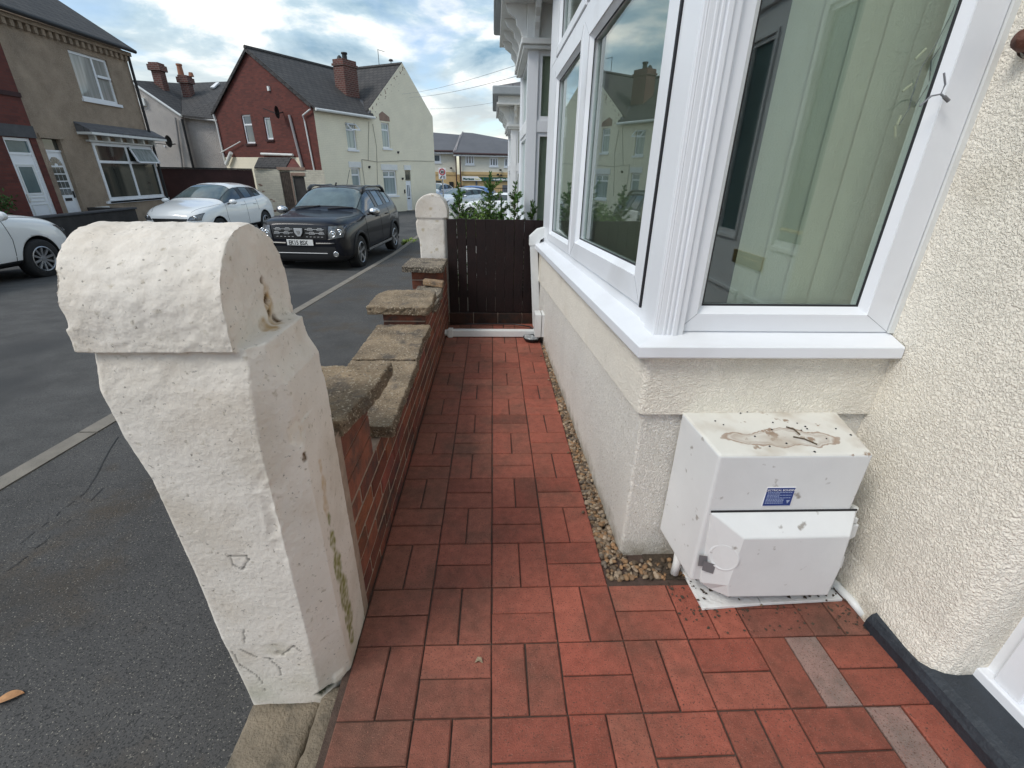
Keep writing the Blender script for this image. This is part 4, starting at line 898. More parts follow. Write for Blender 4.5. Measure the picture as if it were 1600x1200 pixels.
# door flap with bevelled borders and a finger dish
def fl(u, v, y): p = at_y(u, v, y); return (p.x, p.y, p.z)
fo = [fl(1113, 803, 1.046), fl(1340, 794, 1.046), fl(1300, 900, 1.046), fl(1284, 922, 1.046), fl(1135, 932, 1.046), fl(1096, 898, 1.046)]
zt, zl = .384, .062
Y0_, Y1_ = 1.047, .998
out = [(.648, Y0_, zt), (1.092, Y0_, zt), (1.100, Y0_, .20), (1.098, Y0_, .075), (.705, Y0_, .070), (.668, Y0_, .100)]
inn = [(.735, Y1_, zt-.055), (1.055, Y1_, zt-.052), (1.066, Y1_, .20), (1.062, Y1_, .088), (.742, Y1_+.004, .084), (.73, Y1_+.004, .135)]
ob = [(x, Y0_+.012, z) for x, y, z in out]
mb = MB(); n = 6; mb.add(out+inn+ob, [(6, 7, 8, 9, 10, 11)]+[(i, (i+1) % n, n+(i+1) % n, n+i) for i in range(n)]+[(12+i, 12+(i+1) % n, (i+1) % n, i) for i in range(n)])
flap = mb.build('door', M['meter'], root, bevel=.004, seg=3)
mb = MB(); c = Vector((.705, 1.022, .235)); nrm = Vector((-.5, -.86, 0)).normalized()
mb.lathe([(.054, -.002), (.050, -.006), (.044, -.005), (.030, .003), (.0, .005)], (0, 0, 0), 'z', 26)
q = nrm.to_track_quat('Z', 'Y'); mb.v = [c+q @ Vector((v.x*.82, v.y, -v.z)) for v in mb.v]; mb.build('finger_dish', M['meter'], flap, smooth=True)
mb = MB(); mb.box(.647, 1.094, 1.0485, 1.0515, zt, zt+.006); mb.build('gap', M['gasket'], root)
mb = MB(); mb.quad((.640, 1.043, .222), (.664, 1.038, .222), (.668, 1.038, .180), (.644, 1.043, .176)); mb.quad((.655, 1.036, .205), (.690, 1.026, .198), (.688, 1.026, .160), (.656, 1.037, .165)); mb.build('tape', M['tape'], root)
for z in (.33, .20):
    mb = MB(); mb.box(1.095, 1.118, 1.055, 1.12, z, z+.018); mb.prism([(1.095, 1.05, z-.01), (1.122, 1.05, z-.002), (1.126, 1.05, z-.05), (1.10, 1.05, z-.07)], (0, .012, 0)); mb.tube([(1.11, 1.08, z+.02), (1.115, 1.08, z+.045)], .012, 10)
    mb.build('hinge', M['upvc_old'], root, bevel=.002)
# label
fy = lambda z: yf+.004*(zt_f-z)/(zt_f-zb_f)-.0012
lx0, lx1, lz0, lz1 = .787, .888, .402, .462
a = at_y(1190, 790, 1.05); b = at_y(1243, 762, 1.05); lx0, lz0, lx1, lz1 = a.x+.002, a.z, b.x, b.z
mb = MB(); mb.box(lx0-.002, lx1+.002, fy(.43)-.0006, fy(.43)+.002, lz0-.002, lz1+.002); lab = mb.build('label', M['white'], root)
mb = MB(); mb.box(lx0, lx1, fy(.43)-.0012, fy(.43)-.0007, lz0, lz1); mb.build('label_field', M['blue_label'], lab)
lw = lx1-lx0; lh = lz1-lz0
text('lettering', 'ELECTRICAL BONDING', M['white'], .0092, ((lx0+lx1)/2, fy(.43)-.0016, lz1-lh*.17), (1, 0, 0), (0, 0, 1), lab, .0002, align='CENTER')
M['label_print'] = mat('pale_label_print', (.35, .42, .60), .5, var=0)
mb = MB(); rs_ = random.Random(4)
for r_ in range(9):
    z = lz1-lh*(.25+.075*r_); x = lx0+lw*.05; xe = lx0+lw*(.93 if r_ < 5 else .70)
    if r_ in (1, 3): xe = lx0+lw*.5
    while x < xe: w_ = rs_.uniform(.003, .009); mb.box(x, min(x+w_, xe), fy(.43)-.0016, fy(.43)-.0013, z-.0011, z+.0009); x += w_+.0013
mb.build('small_print', M['label_print'], lab)
mb = MB(); mb.poly([(lx0+lw*.80, fy(.43)-.0016, lz0+lh*.32), (lx0+lw*.94, fy(.43)-.0016, lz0+lh*.32), (lx0+lw*.87, fy(.43)-.0016, lz0+lh*.12)]); mb.build('emblem', M['label_print'], lab)
# droppings, twigs on top
mb = MB(); rs_ = random.Random(11)
for (u, v) in ((1146, 644), (1156, 650), (1166, 648), (1184, 647), (1207, 662), (1206, 671), (1130, 665), (1117, 660), (1261, 670), (1258, 667), (1252, 672), (1306, 670), (1292, 683), (1230, 689), (1204, 693), (1142, 708), (1245, 663), (1330, 678), (1275, 700), (1180, 680)):
    p = at_z(u, v, .60); fr_ = (p.y-yf)/(yb-yf); z = zt_f+(zt_b-zt_f)*max(0, min(1, fr_))+.001
    if p.y < yf+.01: continue
    mb.lathe([(.0, -.001), (.0032*rs_.uniform(.5, 1.2), .0), (.0022, .002), (0, .0025)], (p.x, p.y, z), n=7)
mb.build('droppings', M['black'], root, smooth=True)
mb = MB()
for pts in ([(1228, 668), (1240, 671), (1250, 678)], [(1240, 681), (1258, 684), (1278, 691)]):
    mb.tube([Vector((at_z(u, v, .6).x, at_z(u, v, .6).y, zt_f+(zt_b-zt_f)*(at_z(u, v, .6).y-yf)/(yb-yf)+.003)) for u, v in pts], .0022, 5)
mb.build('twig', M['bark'], root)
mb = MB(); p1, p2, p3 = at_z(1098, 950, .012), at_z(1320, 940, .012), at_z(1298, 905, .012)
mb.prism([(p1.x, p1.y, .012), (.885, 1.035, .012), (.885, 1.20, .012), (p1.x-.01, 1.20, .012)], (0, 0, -.011)); mb.prism([(.888, 1.035, .013), (p2.x, 1.045, .013), (p2.x-.02, 1.20, .013), (.888, 1.20, .013)], (0, 0, -.011))
o = mb.build('base_board', M['white_paint'], None, bevel=.0015); tag(o, 'thin dirty white board lying on the paving under the meter box', 'board')
mb = MB(); rs_ = random.Random(8)
for k in range(70):
    x, y = rs_.uniform(.70, 1.2), rs_.uniform(1.04, 1.19); s_ = rs_.uniform(.003, .009); a = rs_.uniform(0, 6.28)
    mb.prism([(x+s_*math.cos(a+i*1.5)*rs_.uniform(.5, 1.4), y+s_*math.sin(a+i*1.5)*rs_.uniform(.5, 1.4), .0145+rs_.uniform(0, .003)) for i in range(4)], (0, 0, .0015))
for k in range(230):
    e_ = rs_.random()
    if e_ < .5: x = 1.19-rs_.random()**2*.10; y = rs_.uniform(.93, 1.24)
    elif e_ < .8: x = rs_.uniform(.62, 1.22); y = 1.03-rs_.random()**2*.09
    else: x = rs_.uniform(.60, .70); y = rs_.uniform(.98, 1.19)
    s_ = rs_.uniform(.0018, .006); a = rs_.uniform(0, 6.28); z = .0015 if not (.66 < x < 1.18 and 1.035 < y < 1.2) else .0145
    mb.prism([(x+s_*math.cos(a+i*1.5)*rs_.uniform(.5, 1.4), y+s_*math.sin(a+i*1.5)*rs_.uniform(.5, 1.4), z+rs_.uniform(0, .003)) for i in range(4)], (0, 0, .0012))
tag(mb.build('litter', M['dirt']), 'dark leaf crumbs scattered on and around the board under the meter box', 'leaf litter', kind='stuff')
mb = MB(); mb.tube([(1.19, 1.24, .03), (1.175, 1.12, .022), (1.19, 1.03, .02), (1.20, .985, .01)], .014, 12); mb.lathe([(.017, -.006), (.017, .006)], (1.178, 1.09, .022), 'y', 12); o = mb.build('waste_pipe', M['upvc_old'], smooth=True); tag(o, 'short cream plastic pipe lying in the corner right of the meter box', 'pipe')
mb = MB(); mb.tube([(.648, 1.19, .16), (.645, 1.17, .06), (.640, 1.165, .012)], .014, 12); o = mb.build('waste_pipe', M['upvc_old'], smooth=True); tag(o, 'cream plastic pipe stub coming down left of the meter box into the gravel', 'pipe')

# ================================================================== NEIGHBOURING BAYS
def neighbour(label, y0, y1, xf, zm, zg, k, ys, ye, hl):
    root = thing('terraced_house', label, 'house', (1.4, (ys+ye)/2, zg))
    mb = MB(); mb.quad((WALLX, ys, zg-.5), (WALLX, ye, zg-.5), (WALLX, ye, hl), (WALLX, ys, hl)); mb.quad((WALLX, ye, zg-.5), (5, ye, zg-.5), (5, ye, hl), (WALLX, ye, hl)); mb.quad((WALLX, ys, hl-1), (5, ys, hl-1), (5, ys, hl), (WALLX, ys, hl)); mb.build('wall', M['stucco'], root)
    mb = MB(); mb.prism([(.95, ys, hl-.1), (.95, ye, hl-.1), (5, ye, hl+2.7), (5, ys, hl+2.7)], (0, 0, .12)); mb.build('roof', M['slate'], root)
    Fe = Frame((xf, y0), (1, 0), -1); Ff = Frame((xf, y0), (0, 1), 1); Lf = y1-y0; De = WALLX-xf
    zs = zm-1.47
    mb = MB(); mb.box(.004, De, -Lf, 0, zg-.6, zs, Fe); mb.build('bay_wall', M['stucco_fine'], root)
    mb = MB(); mb.box(-.06, De, -Lf-.05, .06, zs, zs+.04, Fe); mb.build('sill', M['upvc'], root)
    mb = MB(); mb.box(0, .09, -.09, 0, zs+.04, zm, Fe); mb.box(De-.08, De, -.08, 0, zs+.04, zm, Fe); mb.box(0, .09, -.09, 0.0, zs+.04, zm, Frame((xf, y1-.09), (0, 1), 1))
    mb.box(.09, De-.08, -.08, -.004, zs+.86*1.0, zs+.95, Fe); mb.box(.09, Lf-.09, -.08, -.004, zs+.86, zs+.95, Ff)
    mb.build('window_frame', M['upvc'], root)
    for F_, a, b, nm in ((Fe, .09, De-.08, 1), (Ff, .09, Lf-.09, 2)):
        for z0, z1 in ((zs+.04, zs+.86), (zs+.95, zm)):
            mbs = MB(); f = .035; mbs.box(a, b, -.05, -.015, z0, z0+f, F_); mbs.box(a, b, -.05, -.015, z1-f, z1, F_); mbs.box(a, a+f, -.05, -.015, z0+f, z1-f, F_); mbs.box(b-f, b, -.05, -.015, z0+f, z1-f, F_)
            s_ = mbs.build('sash', M['upvc'], root); g = MB(); g.box(a+f, b-f, -.044, -.036, z0+f, z1-f, F_); g.build('glass', M['glass'], s_)
    mb = MB(); nsl = 8
    for q in range(nsl):
        a = .13+(De-.25)*q/nsl; mb.quad(Fe.P(a-.02, -.065, zs+.06), Fe.P(a+.085, -.07, zs+.06), Fe.P(a+.085, -.07, zm-.03), Fe.P(a-.02, -.065, zm-.03))
    mb.build('blind', M['blind_pale'], root)
    mb = MB(); mb.box(De-.02, De, -Lf, -.1, zs, zm, Fe); mb.box(.2, De, -Lf+.02, -Lf+.05, zs, zm, Fe); mb.build('room', M['room'], root)
    # cornice: lower moulding, bracketed frieze, fascia, gutter
    mb = MB(); mb.box(-.045, De, -Lf-.045, .045, zm, zm+.03, Fe); mb.box(-.065, De, -Lf-.065, .065, zm+.03, zm+.075, Fe); mb.box(-.02, De, -Lf-.02, .02, zm+.075, zm+.40, Fe)
    mb.build('moulding', M['upvc_old'], root, bevel=.008)
    fo_, zf = .21, zm+.33
    mb = MB(); mb.box(-fo_, De, -Lf-fo_, fo_, zf, zf+.16, Fe); mb.box(-fo_-.02, De, -Lf-fo_-.02, fo_+.02, zf-.02, zf+.012, Fe); mb.build('fascia', M['upvc_old'], root, bevel=.006)
    mb = MB(); mb.box(-fo_-.085, De, -Lf-fo_-.085, fo_+.085, zf+.10, zf+.22, Fe); mb.build('gutter', mat('grey_gutter'+str(k), (.30, .33, .35), .5, var=.1), root, bevel=.02, seg=3)
    mb = MB(); e = fo_+.03; mb.prism([Fe.P(-e, e, zf+.22), Fe.P(De, e, zf+.22), Fe.P(De, -Lf*.3, zf+.42), Fe.P(.35, -Lf*.3, zf+.42)], (0, 0, -.01)); mb.prism([Fe.P(-e, e, zf+.22), Fe.P(-e, -Lf-e, zf+.22), Fe.P(.35, -Lf*.7, zf+.42), Fe.P(.35, -Lf*.3, zf+.42)], (0, 0, -.01)); mb.build('bay_roof', M['slate'], root)
    def bracket(P0, out, side):
        m = MB(); pr = [(0, 0), (.03, -.01), (.05, .05), (.085, .09), (.09, .13), (.15, .17), (.175, .22), (.175, .25), (0, .25)]
        P0 = Vector(P0); out = Vector(out); side = Vector(side)
        m.prism([P0+out*a+Vector((0, 0, b)) for a, b in pr], side*.045); m.build('bracket', M['upvc_old'], root, bevel=.005)
    for s in (.04, .36, .68):
        if s < De-.05: bracket(Fe.P(s, .02, zm+.078), Fe.n, Fe.d)
    n = max(2, int(Lf/.35))
    for i in range(n+1): bracket(Ff.P(.0+(Lf-.045)*i/n, .02, zm+.078), Ff.n, Ff.d)
    return root
b2 = at_y(828, 78, 4.71)
neighbour('neighbouring house beyond the dark fence, its white bracketed bay cornice closest to the street sky', 4.71, 5.95, .30, b2.z+.0, -.2, 1, 4.15, 6.9, 5.4)
b3 = at_y(803, 202, 8.36)
neighbour('farthest house of the right-hand row, with small bracketed white bay behind the shrubs', 8.36, 9.9, .285, b3.z, -.45, 2, 6.9, 12.5, 5.1)
# flat slate slipped on the far bay roof
mb = MB(); p = at_y(792, 138, 8.2); mb.prism([p+Vector((-.10, 0, .0)), p+Vector((.22, 0, -.0)), p+Vector((.26, .3, .02)), p+Vector((-.05, .3, .02))], (0, 0, -.03)); mb.tube([p+Vector((.05, .1, 0)), p+Vector((.06, .1, .05))], .012, 6); mb.tube([p+Vector((.1, .15, -.03)), p+Vector((.1, .15, -.2))], .012, 6)
tag(mb.build('roof_vane', M['slate']), 'small flat dark plate poking up above the farthest bay roof', 'roof plate')
# ================================================================== HOUSES ACROSS THE STREET
# ---- left: brown rendered house and red brick neighbour (both face the street, plane x = -13)
LX = -13.0
FL = Frame((LX, 0), (0, 1), -1)       # s = world y, outward = +x
if FL.n.x < 0: FL.n = -FL.n
def gzone(y): return zpav(y)-.02
root = thing('terraced_house', 'brown roughcast end house with white ground floor bay window and panelled door', 'house', (LX, 17.6, -.7))
ys0, ys1, EV = 15.22, 20.06, 4.95
mb = MB(); w1 = (17.45, 19.02, 3.22, 4.50); w2 = (17.18, 20.0, .22, 1.97); d2 = (15.40, 16.02, -.68, 1.98)
wall_holes(mb, FL, ys0, ys1, -.9, EV, [w1, w2, d2], .16)
mb.quad((LX, ys1, -.9), (LX-8, ys1, -.9), (LX-8, ys1, EV), (LX, ys1, EV)); mb.poly([(LX, ys1, EV), (LX-8, ys1, EV), (LX-4, ys1, EV+2.6)])
mb.build('wall', M['brown_render'], root)
mb = MB(); mb.prism([(LX+.28, ys0-6, EV+.0), (LX+.28, ys1+.12, EV+.0), (LX-4, ys1+.12, EV+2.75), (LX-4, ys0-6, EV+2.75)], (0, 0, .09)); mb.build('roof', M['roof_tile'], root)
mb = MB(); y = ys0-.3
mb.box(LX-.05, LX+.16, ys0-6, ys1+.06, EV-.14, EV-.02)
while y < ys1: mb.box(LX-.02, LX+.11, y, y+.11, EV-.30, EV-.14); y += .235
y = ys0-5.9
while y < ys0-.35: mb.box(LX-.02, LX+.11, y, y+.11, EV-.30, EV-.14); y += .235
mb.build('dentil_course', M['brown_render'], root)
mb = MB(); mb.tube([(LX+.30, ys0-6, EV+.02), (LX+.30, ys1+.1, EV+.02)], .06, 8); mb.tube([(LX+.1, ys1-.03, EV-.1), (LX+.1, ys1-.03, -.7)], .045, 8); mb.build('gutter', M['black'], root)
window(FL, *w1, root, 'pane_net', vs_=(.60,), hs_=(), fw=.07, rec=.10, sill='upvc')
mb = MB(); mb.box(w1[0]+(w1[1]-w1[0])*.62, w1[1]-.05, -.05, -.008, 3.92, 3.99, FL); mb.build('transom', M['upvc'], root)
fr = window(FL, *w2, root, 'pane_dark', vs_=(.52,), fw=.09, rec=.02, sill='upvc')
mb = MB(); mb.box(w2[0]+.06, w2[0]+1.45, -.02, .03, 1.36, 1.44, FL); mb.box(w2[0]+1.52, w2[1]-.06, -.02, .03, 1.36, 1.44, FL); mb.build('transom', M['upvc'], root)
# open top-hung light
mb = MB(); a, b = w2[0]+1.55, w2[1]-.08
for (s0_, s1_, t0, t1) in ((a, b, 0, .09), (a, b, .91, 1), (a, a+.06, 0, 1), (b-.06, b, 0, 1)):
    z = lambda t: 1.90-.50*t
    o_ = lambda t: .04+.20*t
    mb.prism([FL.P(s0_, o_(t0), z(t0)), FL.P(s1_, o_(t0), z(t0)), FL.P(s1_, o_(t1), z(t1)), FL.P(s0_, o_(t1), z(t1))], FL.n*.04)
lt = mb.build('open_light', M['upvc'], root); mb = MB(); mb.quad(FL.P(a, .06, 1.88), FL.P(b, .06, 1.88), FL.P(b, .24, 1.42), FL.P(a, .24, 1.42)); mb.build('pane', M['pane_curtain'], lt)
mb = MB(); mb.prism([FL.P(16.75, 0, 2.52), FL.P(16.75, .42, 2.30), FL.P(16.75, .42, 2.24), FL.P(16.75, 0, 2.24)], (0, 3.6, 0)); mb.build('bay_roof', M['slate'], root)
mb = MB(); mb.box(16.75, 20.35, 0, .46, 2.17, 2.24, FL); mb.box(17.0, 20.2, 0, .12, 1.98, 2.03, FL)
mb.build('bay_fascia', M['upvc_old'], root)
for k in range(6): mb = MB(); mb.box(17.15+k*.56, 17.23+k*.56, 0, .2, 2.03, 2.17, FL); mb.build('bay_bracket', M['upvc_old'], root)
mb = MB(); mb.box(17.0, 20.2, 0, .06, .12, .19, FL); mb.build('bay_sill', M['upvc'], root)
mb = MB(); mb.box(16.40, 16.62, 0, .05, -.12, .05, FL); mb.box(16.66, 17.02, 0, .05, -.12, .05, FL); mb.build('meter_cover', M['upvc_old'], root)
mb = MB(); mb.box(d2[0], d2[1], -.16, -.11, d2[2], 1.63, FL); dr = mb.build('door', M['upvc'], root)
mb = MB(); c = ((d2[0]+d2[1])/2)
mb = MB()
for r_ in range(4):
    for cc in range(3): mb.box(c-.20+cc*.14, c-.08+cc*.14, -.112, -.102, .45+r_*.20, .62+r_*.20, FL)
for k in range(5):
    a0, a1 = PI*(k+.08)/5, PI*(k+.92)/5; zc_ = 1.26
    mb.prism([FL.P(c-math.cos(a0)*.07, -.108, zc_+math.sin(a0)*.07), FL.P(c-math.cos(a0)*.21, -.108, zc_+math.sin(a0)*.24), FL.P(c-math.cos(a1)*.21, -.108, zc_+math.sin(a1)*.24), FL.P(c-math.cos(a1)*.07, -.108, zc_+math.sin(a1)*.07)], FL.n*.008)
mb.build('door_glass', M['pane_dark'], dr)
mb = MB(); mb.box(c-.12, c+.12, -.11, -.095, .28, .36, FL); mb.box(c+.22, c+.26, -.11, -.08, .36, .55, FL); mb.build('letterbox', M['black'], dr)
mb = MB(); mb.box(d2[0], d2[1], -.15, -.12, 1.67, 1.96, FL); mb.build('fanlight', M['pane_dark'], root)
mb = MB(); mb.box(d2[0], d2[1], -.14, -.08, 1.63, 1.68, FL); mb.build('door_head', M['upvc'], root)
mb = MB(); mb.box(15.32, 16.15, -.02, .04, 1.98, 2.10, FL); mb.build('lintel', M['brown_render'], root)

root = thing('terraced_house', 'red brick terraced house with white front door at the left edge', 'house', (LX, 12.5, -.7))
mb = MB(); d1 = (14.22, 15.02, -.68, 1.94)
wall_holes(mb, FL, 8.5, 15.21, -.9, EV, [d1, (10.6, 13.2, .2, 1.9), (10.9, 12.6, 3.2, 4.5)], .14, o=.01); mb.build('wall', M['red_brick'], root)
window(FL, 10.6, 13.2, .2, 1.9, root, 'pane_dark', vs_=(.5,)); window(FL, 10.9, 12.6, 3.2, 4.5, root, 'pane_net', vs_=(.5,))
mb = MB(); mb.box(14.12, 15.21, .0, .05, 1.96, 2.26, FL); mb.build('lintel', M['stone_lintel'], root)
mb = MB(); mb.box(9, 15.21, .01, .05, 2.95, 3.06, FL); mb.build('string_course', M['maroon'], root)
mb = MB(); f = .07; mb.box(d1[0], d1[1], -.13, -.03, 1.87, 1.94, FL); mb.box(d1[0], d1[0]+f, -.13, -.03, -.68, 1.87, FL); mb.box(d1[1]-f, d1[1], -.13, -.03, -.68, 1.87, FL); mb.box(d1[0]+f, d1[1]-f, -.13, -.04, 1.52, 1.58, FL); mb.build('door_frame', M['upvc'], root)
mb = MB(); mb.box(d1[0]+f, d1[1]-f, -.12, -.06, -.66, 1.52, FL); dr = mb.build('door', M['upvc'], root)
mb = MB(); mb.box(14.42, 14.82, -.059, -.05, .55, 1.22, FL); mb.build('door_glass', M['pane_obscure'], dr)
for (a, b, z0, z1) in ((14.36, 14.88, .49, 1.28), (14.38, 14.86, .32, .44), (14.36, 14.88, -.5, .25)):
    mb = MB(); mb.box(a, b, -.06, -.048, z1-.025, z1, FL); mb.box(a, b, -.06, -.048, z0, z0+.025, FL); mb.box(a, a+.025, -.06, -.048, z0+.025, z1-.025, FL); mb.box(b-.025, b, -.06, -.048, z0+.025, z1-.025, FL); mb.build('moulding', M['upvc_old'], dr)
mb = MB(); mb.box(14.30, 14.34, -.06, -.02, .30, .52, FL); mb.build('handle', M['silver'], dr)
mb = MB(); mb.box(d1[0]+f, d1[1]-f, -.11, -.07, 1.58, 1.87, FL); mb.build('fanlight', M['pane_obscure'], root)
# low dark garden wall and taller return
root = thing('garden_wall', 'low dark rendered front wall with flat coping before the brown house', 'wall', (-11.7, 14, -.7))
mb = MB(); mb.box(-11.8, -11.62, 6.5, 16.3, -.9, .02); mb.box(-13, -11.8, 16.14, 16.3, -.9, .06); mb.build('rendered_face', M['dark_wall'], root)
mb = MB(); mb.box(-11.84, -11.58, 6.5, 16.34, .023, .075); mb.build('coping', M['stone_lintel'], root, bevel=.01)
# shrub in the red house's front garden
def leafball(mb, c, r, n, size, asp=2.2, tone=(.6, 1.5), flat=1.0, rnd=random):
    for k in range(n):
        d = Vector((rnd.gauss(0, 1), rnd.gauss(0, 1), rnd.gauss(0, 1)*flat)).normalized()*r*(rnd.random()**.45)
        p = Vector(c)+d; t = rnd.uniform(*tone); mb.col = (t*rnd.uniform(.85, 1.25), t, t*rnd.uniform(.7, 1.1))
        a = Vector((rnd.gauss(0, 1), rnd.gauss(0, 1), rnd.gauss(.4, 1))).normalized(); b = a.cross(Vector((rnd.gauss(0, 1), rnd.gauss(0, 1), rnd.gauss(0, 1)))).normalized(); s = size*rnd.uniform(.6, 1.3)
        mb.add([p, p+a*s*.5+b*s/asp*.5, p+a*s, p+a*s*.5-b*s/asp*.5], [(0, 1, 2, 3)])
root = thing('shrub', 'loose leafy green shrub over the wall before the red brick house', 'shrub', (-12.2, 11.9, -.7))
mb = MB(); rs_ = random.Random(3)
for k in range(22): leafball(mb, (-12.2+rs_.uniform(-.35, .3), 10.6+rs_.random()*2.0, .1+rs_.uniform(-.3, .45)), .26, 60, .10, rnd=rs_)
mb.build('foliage', M['leaf'], root)
mb = MB()
for k in range(9): mb.tube([(-12.2, 11.6, -.75), (-12.2+rs_.uniform(-.2, .2), 11.4+rs_.uniform(-.5, .6), -.2), (-12.2+rs_.uniform(-.35, .35), 11.4+rs_.uniform(-.9, .9), .45)], [.02, .014, .006], 5)
mb.build('stem', M['bark'], root)

# ---- cream and red brick house on the corner
AN = math.radians(30); P1 = at_y(503, 265, 24); P1 = Vector((P1.x, P1.y, 0))
FC = Frame((P1.x, P1.y), (math.sin(AN), math.cos(AN)), -1)      # cream side, s to the right/away
FR = Frame((P1.x, P1.y), (-math.cos(AN), math.sin(AN)), 1)      # red gable, s to the left/away
if FC.n.dot(Vector((1, -.5, 0))) < 0: FC.n = -FC.n
if FR.n.dot(Vector((-.3, -1, 0))) < 0: FR.n = -FR.n
G0 = -1.0
root = thing('corner_house', 'cream painted house with chipped gable and a red brick rear gable beside it', 'house', (P1.x, P1.y, G0))
EW, RW, WWID = 3.82, 6.18, 7.15        # wing eaves, wing ridge, wing width
GS0, GS1, GE, GA, GAS = 3.55, 8.82, 4.15, 6.48, 6.35   # main gable
def pxr(F, a, b, o=0):
    s0, z1 = F.px(*a, o); s1, z0 = F.px(*b, o); return (min(s0, s1), max(s0, s1), min(z0, z1), max(z0, z1))
cw1 = pxr(FC, (539, 191), (559, 234)); cw3 = pxr(FC, (548, 262), (565, 290)); cw2 = pxr(FC, (595, 191), (611, 232)); cw4 = pxr(FC, (598, 266), (622, 305)); cdr = (5.93, 6.42, -.82, 1.34)
mb = MB(); cw3 = (cw3[0], cw3[1], .30, cw3[3])
wall_holes(mb, FC, 0, GS0, G0-.1, EW, [cw1, cw3], .16); wall_holes(mb, FC, GS0, GS1, G0-.1, GE, [cw2, cw4, cdr], .16)
mb.poly([FC.P(GS0, 0, GE), FC.P(GS1, 0, GE), FC.P(GS1, 0, GE+.12), FC.P(GAS, 0, GA+.06)]); mb.poly([FC.P(GS0, 0, EW), FC.P(GS0, -1.5, EW), FC.P(GS0, -1.5, GE), FC.P(GS0, 0, GE)])
mb.quad(FC.P(GS1, 0, G0), FC.P(GS1, -7, G0), FC.P(GS1, -7, GE), FC.P(GS1, 0, GE))
mb.build('wall', M['cream_paint'], root)
# bare pinkish patches where paint has gone
mb = MB(); q = [FC.px(u, v) for u, v in ((592, 178), (597, 174), (608, 183), (609, 190), (593, 188))]; mb.prism([FC.P(s, .001, z) for s, z in q], FC.n*.012); mb.build('bare_lintel', M['tan_stone'], root)
mb = MB(); rs_ = random.Random(2)
for k in range(42):
    t = rs_.random()**1.3; s = GS0+(GAS-GS0)*t+rs_.uniform(.02, .22); z = GE+(GA-GE)*t-.05-rs_.uniform(0, .10); r_ = rs_.uniform(.012, .045)
    if rs_.random() < .25: s += rs_.uniform(0, .5); z -= rs_.uniform(0, .5)
    mb.prism([FC.P(s+r_*math.cos(a)*rs_.uniform(.5, 1.4), .0008, z+r_*math.sin(a)*rs_.uniform(.5, 1.4)) for a in (0, 1, 2, 3, 4, 5)], FC.n*.004)
mb.build('paint_chips', M['tan_stone'], root)
window(FC, *cw1, root, 'pane_curtain', fw=.07, hs_=(.74,), rec=.12); window(FC, *cw3, root, 'pane_curtain', fw=.07, hs_=(.70,), rec=.12)
window(FC, *cw2, root, 'pane_curtain', fw=.07, hs_=(.72,), rec=.12); window(FC, *cw4, root, 'pane_curtain', fw=.08, hs_=(.74,), vs_=((.5, .74, 1),), rec=.12)
mb = MB(); a, b = cw1[0], cw1[1]; zt = cw1[3]; z_ = zt-.42
for (s0_, s1_, t0, t1) in ((a, b, 0, .16), (a, b, .84, 1), (a, a+.06, 0, 1), (b-.06, b, 0, 1)):
    P_ = lambda s, t: FC.P(s, .02+.30*t, zt-.02-.30*t)
    mb.prism([P_(s0_, t0), P_(s1_, t0), P_(s1_, t1), P_(s0_, t1)], FC.n*.04)
mb.build('open_light', M['upvc'], root)
for (a, b, z0, z1) in ((cw3[0]-.12, cw3[1]+.12, cw3[3], cw3[3]+.28), (cw4[0]-.12, cw4[1]+.12, cw4[3], cw4[3]+.30), (cdr[0]-.06, cdr[1]+.06, cdr[3], cdr[3]+.26)):
    mb = MB(); mb.box(a, b, .001, .02, z0+.01, z1, FC); mb.build('lintel', M['white_paint'], root)
mb = MB(); mb.box(cdr[0], cdr[1], -.09, -.04, cdr[2], .78, FC); dr = mb.build('door', M['upvc'], root)
mb = MB(); mb.box(cdr[0]+.14, cdr[0]+.20, -.04, -.03, -.05, .55, FC); mb.box(cdr[0]+.28, cdr[0]+.34, -.04, -.03, -.05, .55, FC); mb.build('door_glass', M['pane_blue'], dr)
mb = MB(); mb.box(cdr[0]+.14, cdr[0]+.34, -.04, -.03, -.20, -.14, FC); mb.build('letterbox', M['black'], dr)
mb = MB(); mb.box(cdr[0]+.04, cdr[1]-.04, -.09, -.05, .84, cdr[3]-.05, FC); mb.build('fanlight', M['pane_dark'], root)
mb = MB(); mb.box(cdr[0]-.1, cdr[1]+.1, 0, .30, G0, cdr[2], FC); mb.build('doorstep', M['concrete'], root)
mb = MB()
for (u, v) in ((577, 263), (622, 240), (629, 281)): s, z = FC.px(u, v); mb.lathe([(.0, .12), (.06, .11), (.075, .06), (.05, .0)], FC.P(s, .0, z), 'z', 10); mb.tube([FC.P(s, 0, z+.1), FC.P(s, .1, z+.1)], .02, 6)
mb.build('outdoor_lamp', M['black'], root, smooth=True)
mb = MB(); s, z = FC.px(632, 299); mb.box(s-.03, s+.03, .0, .05, z-.1, z+.1, FC); mb.build('letter_slot', M['black'], root)
# cables pinned to the wall
mb = MB()
for pts in ([(565, 249), (590, 253), (630, 251), (678, 252)], [(565, 249), (566, 262), (570, 290)], [(582, 194), (588, 230), (590, 300)], [(576, 190), (575, 250)]):
    mb.tube([FC.P(FC.px(u, v)[0], .02, FC.px(u, v)[1]) for u, v in pts], .012, 5)
mb.build('cable', mat('grey_pinned_cable', (.35, .33, .28), .7, var=0), root)
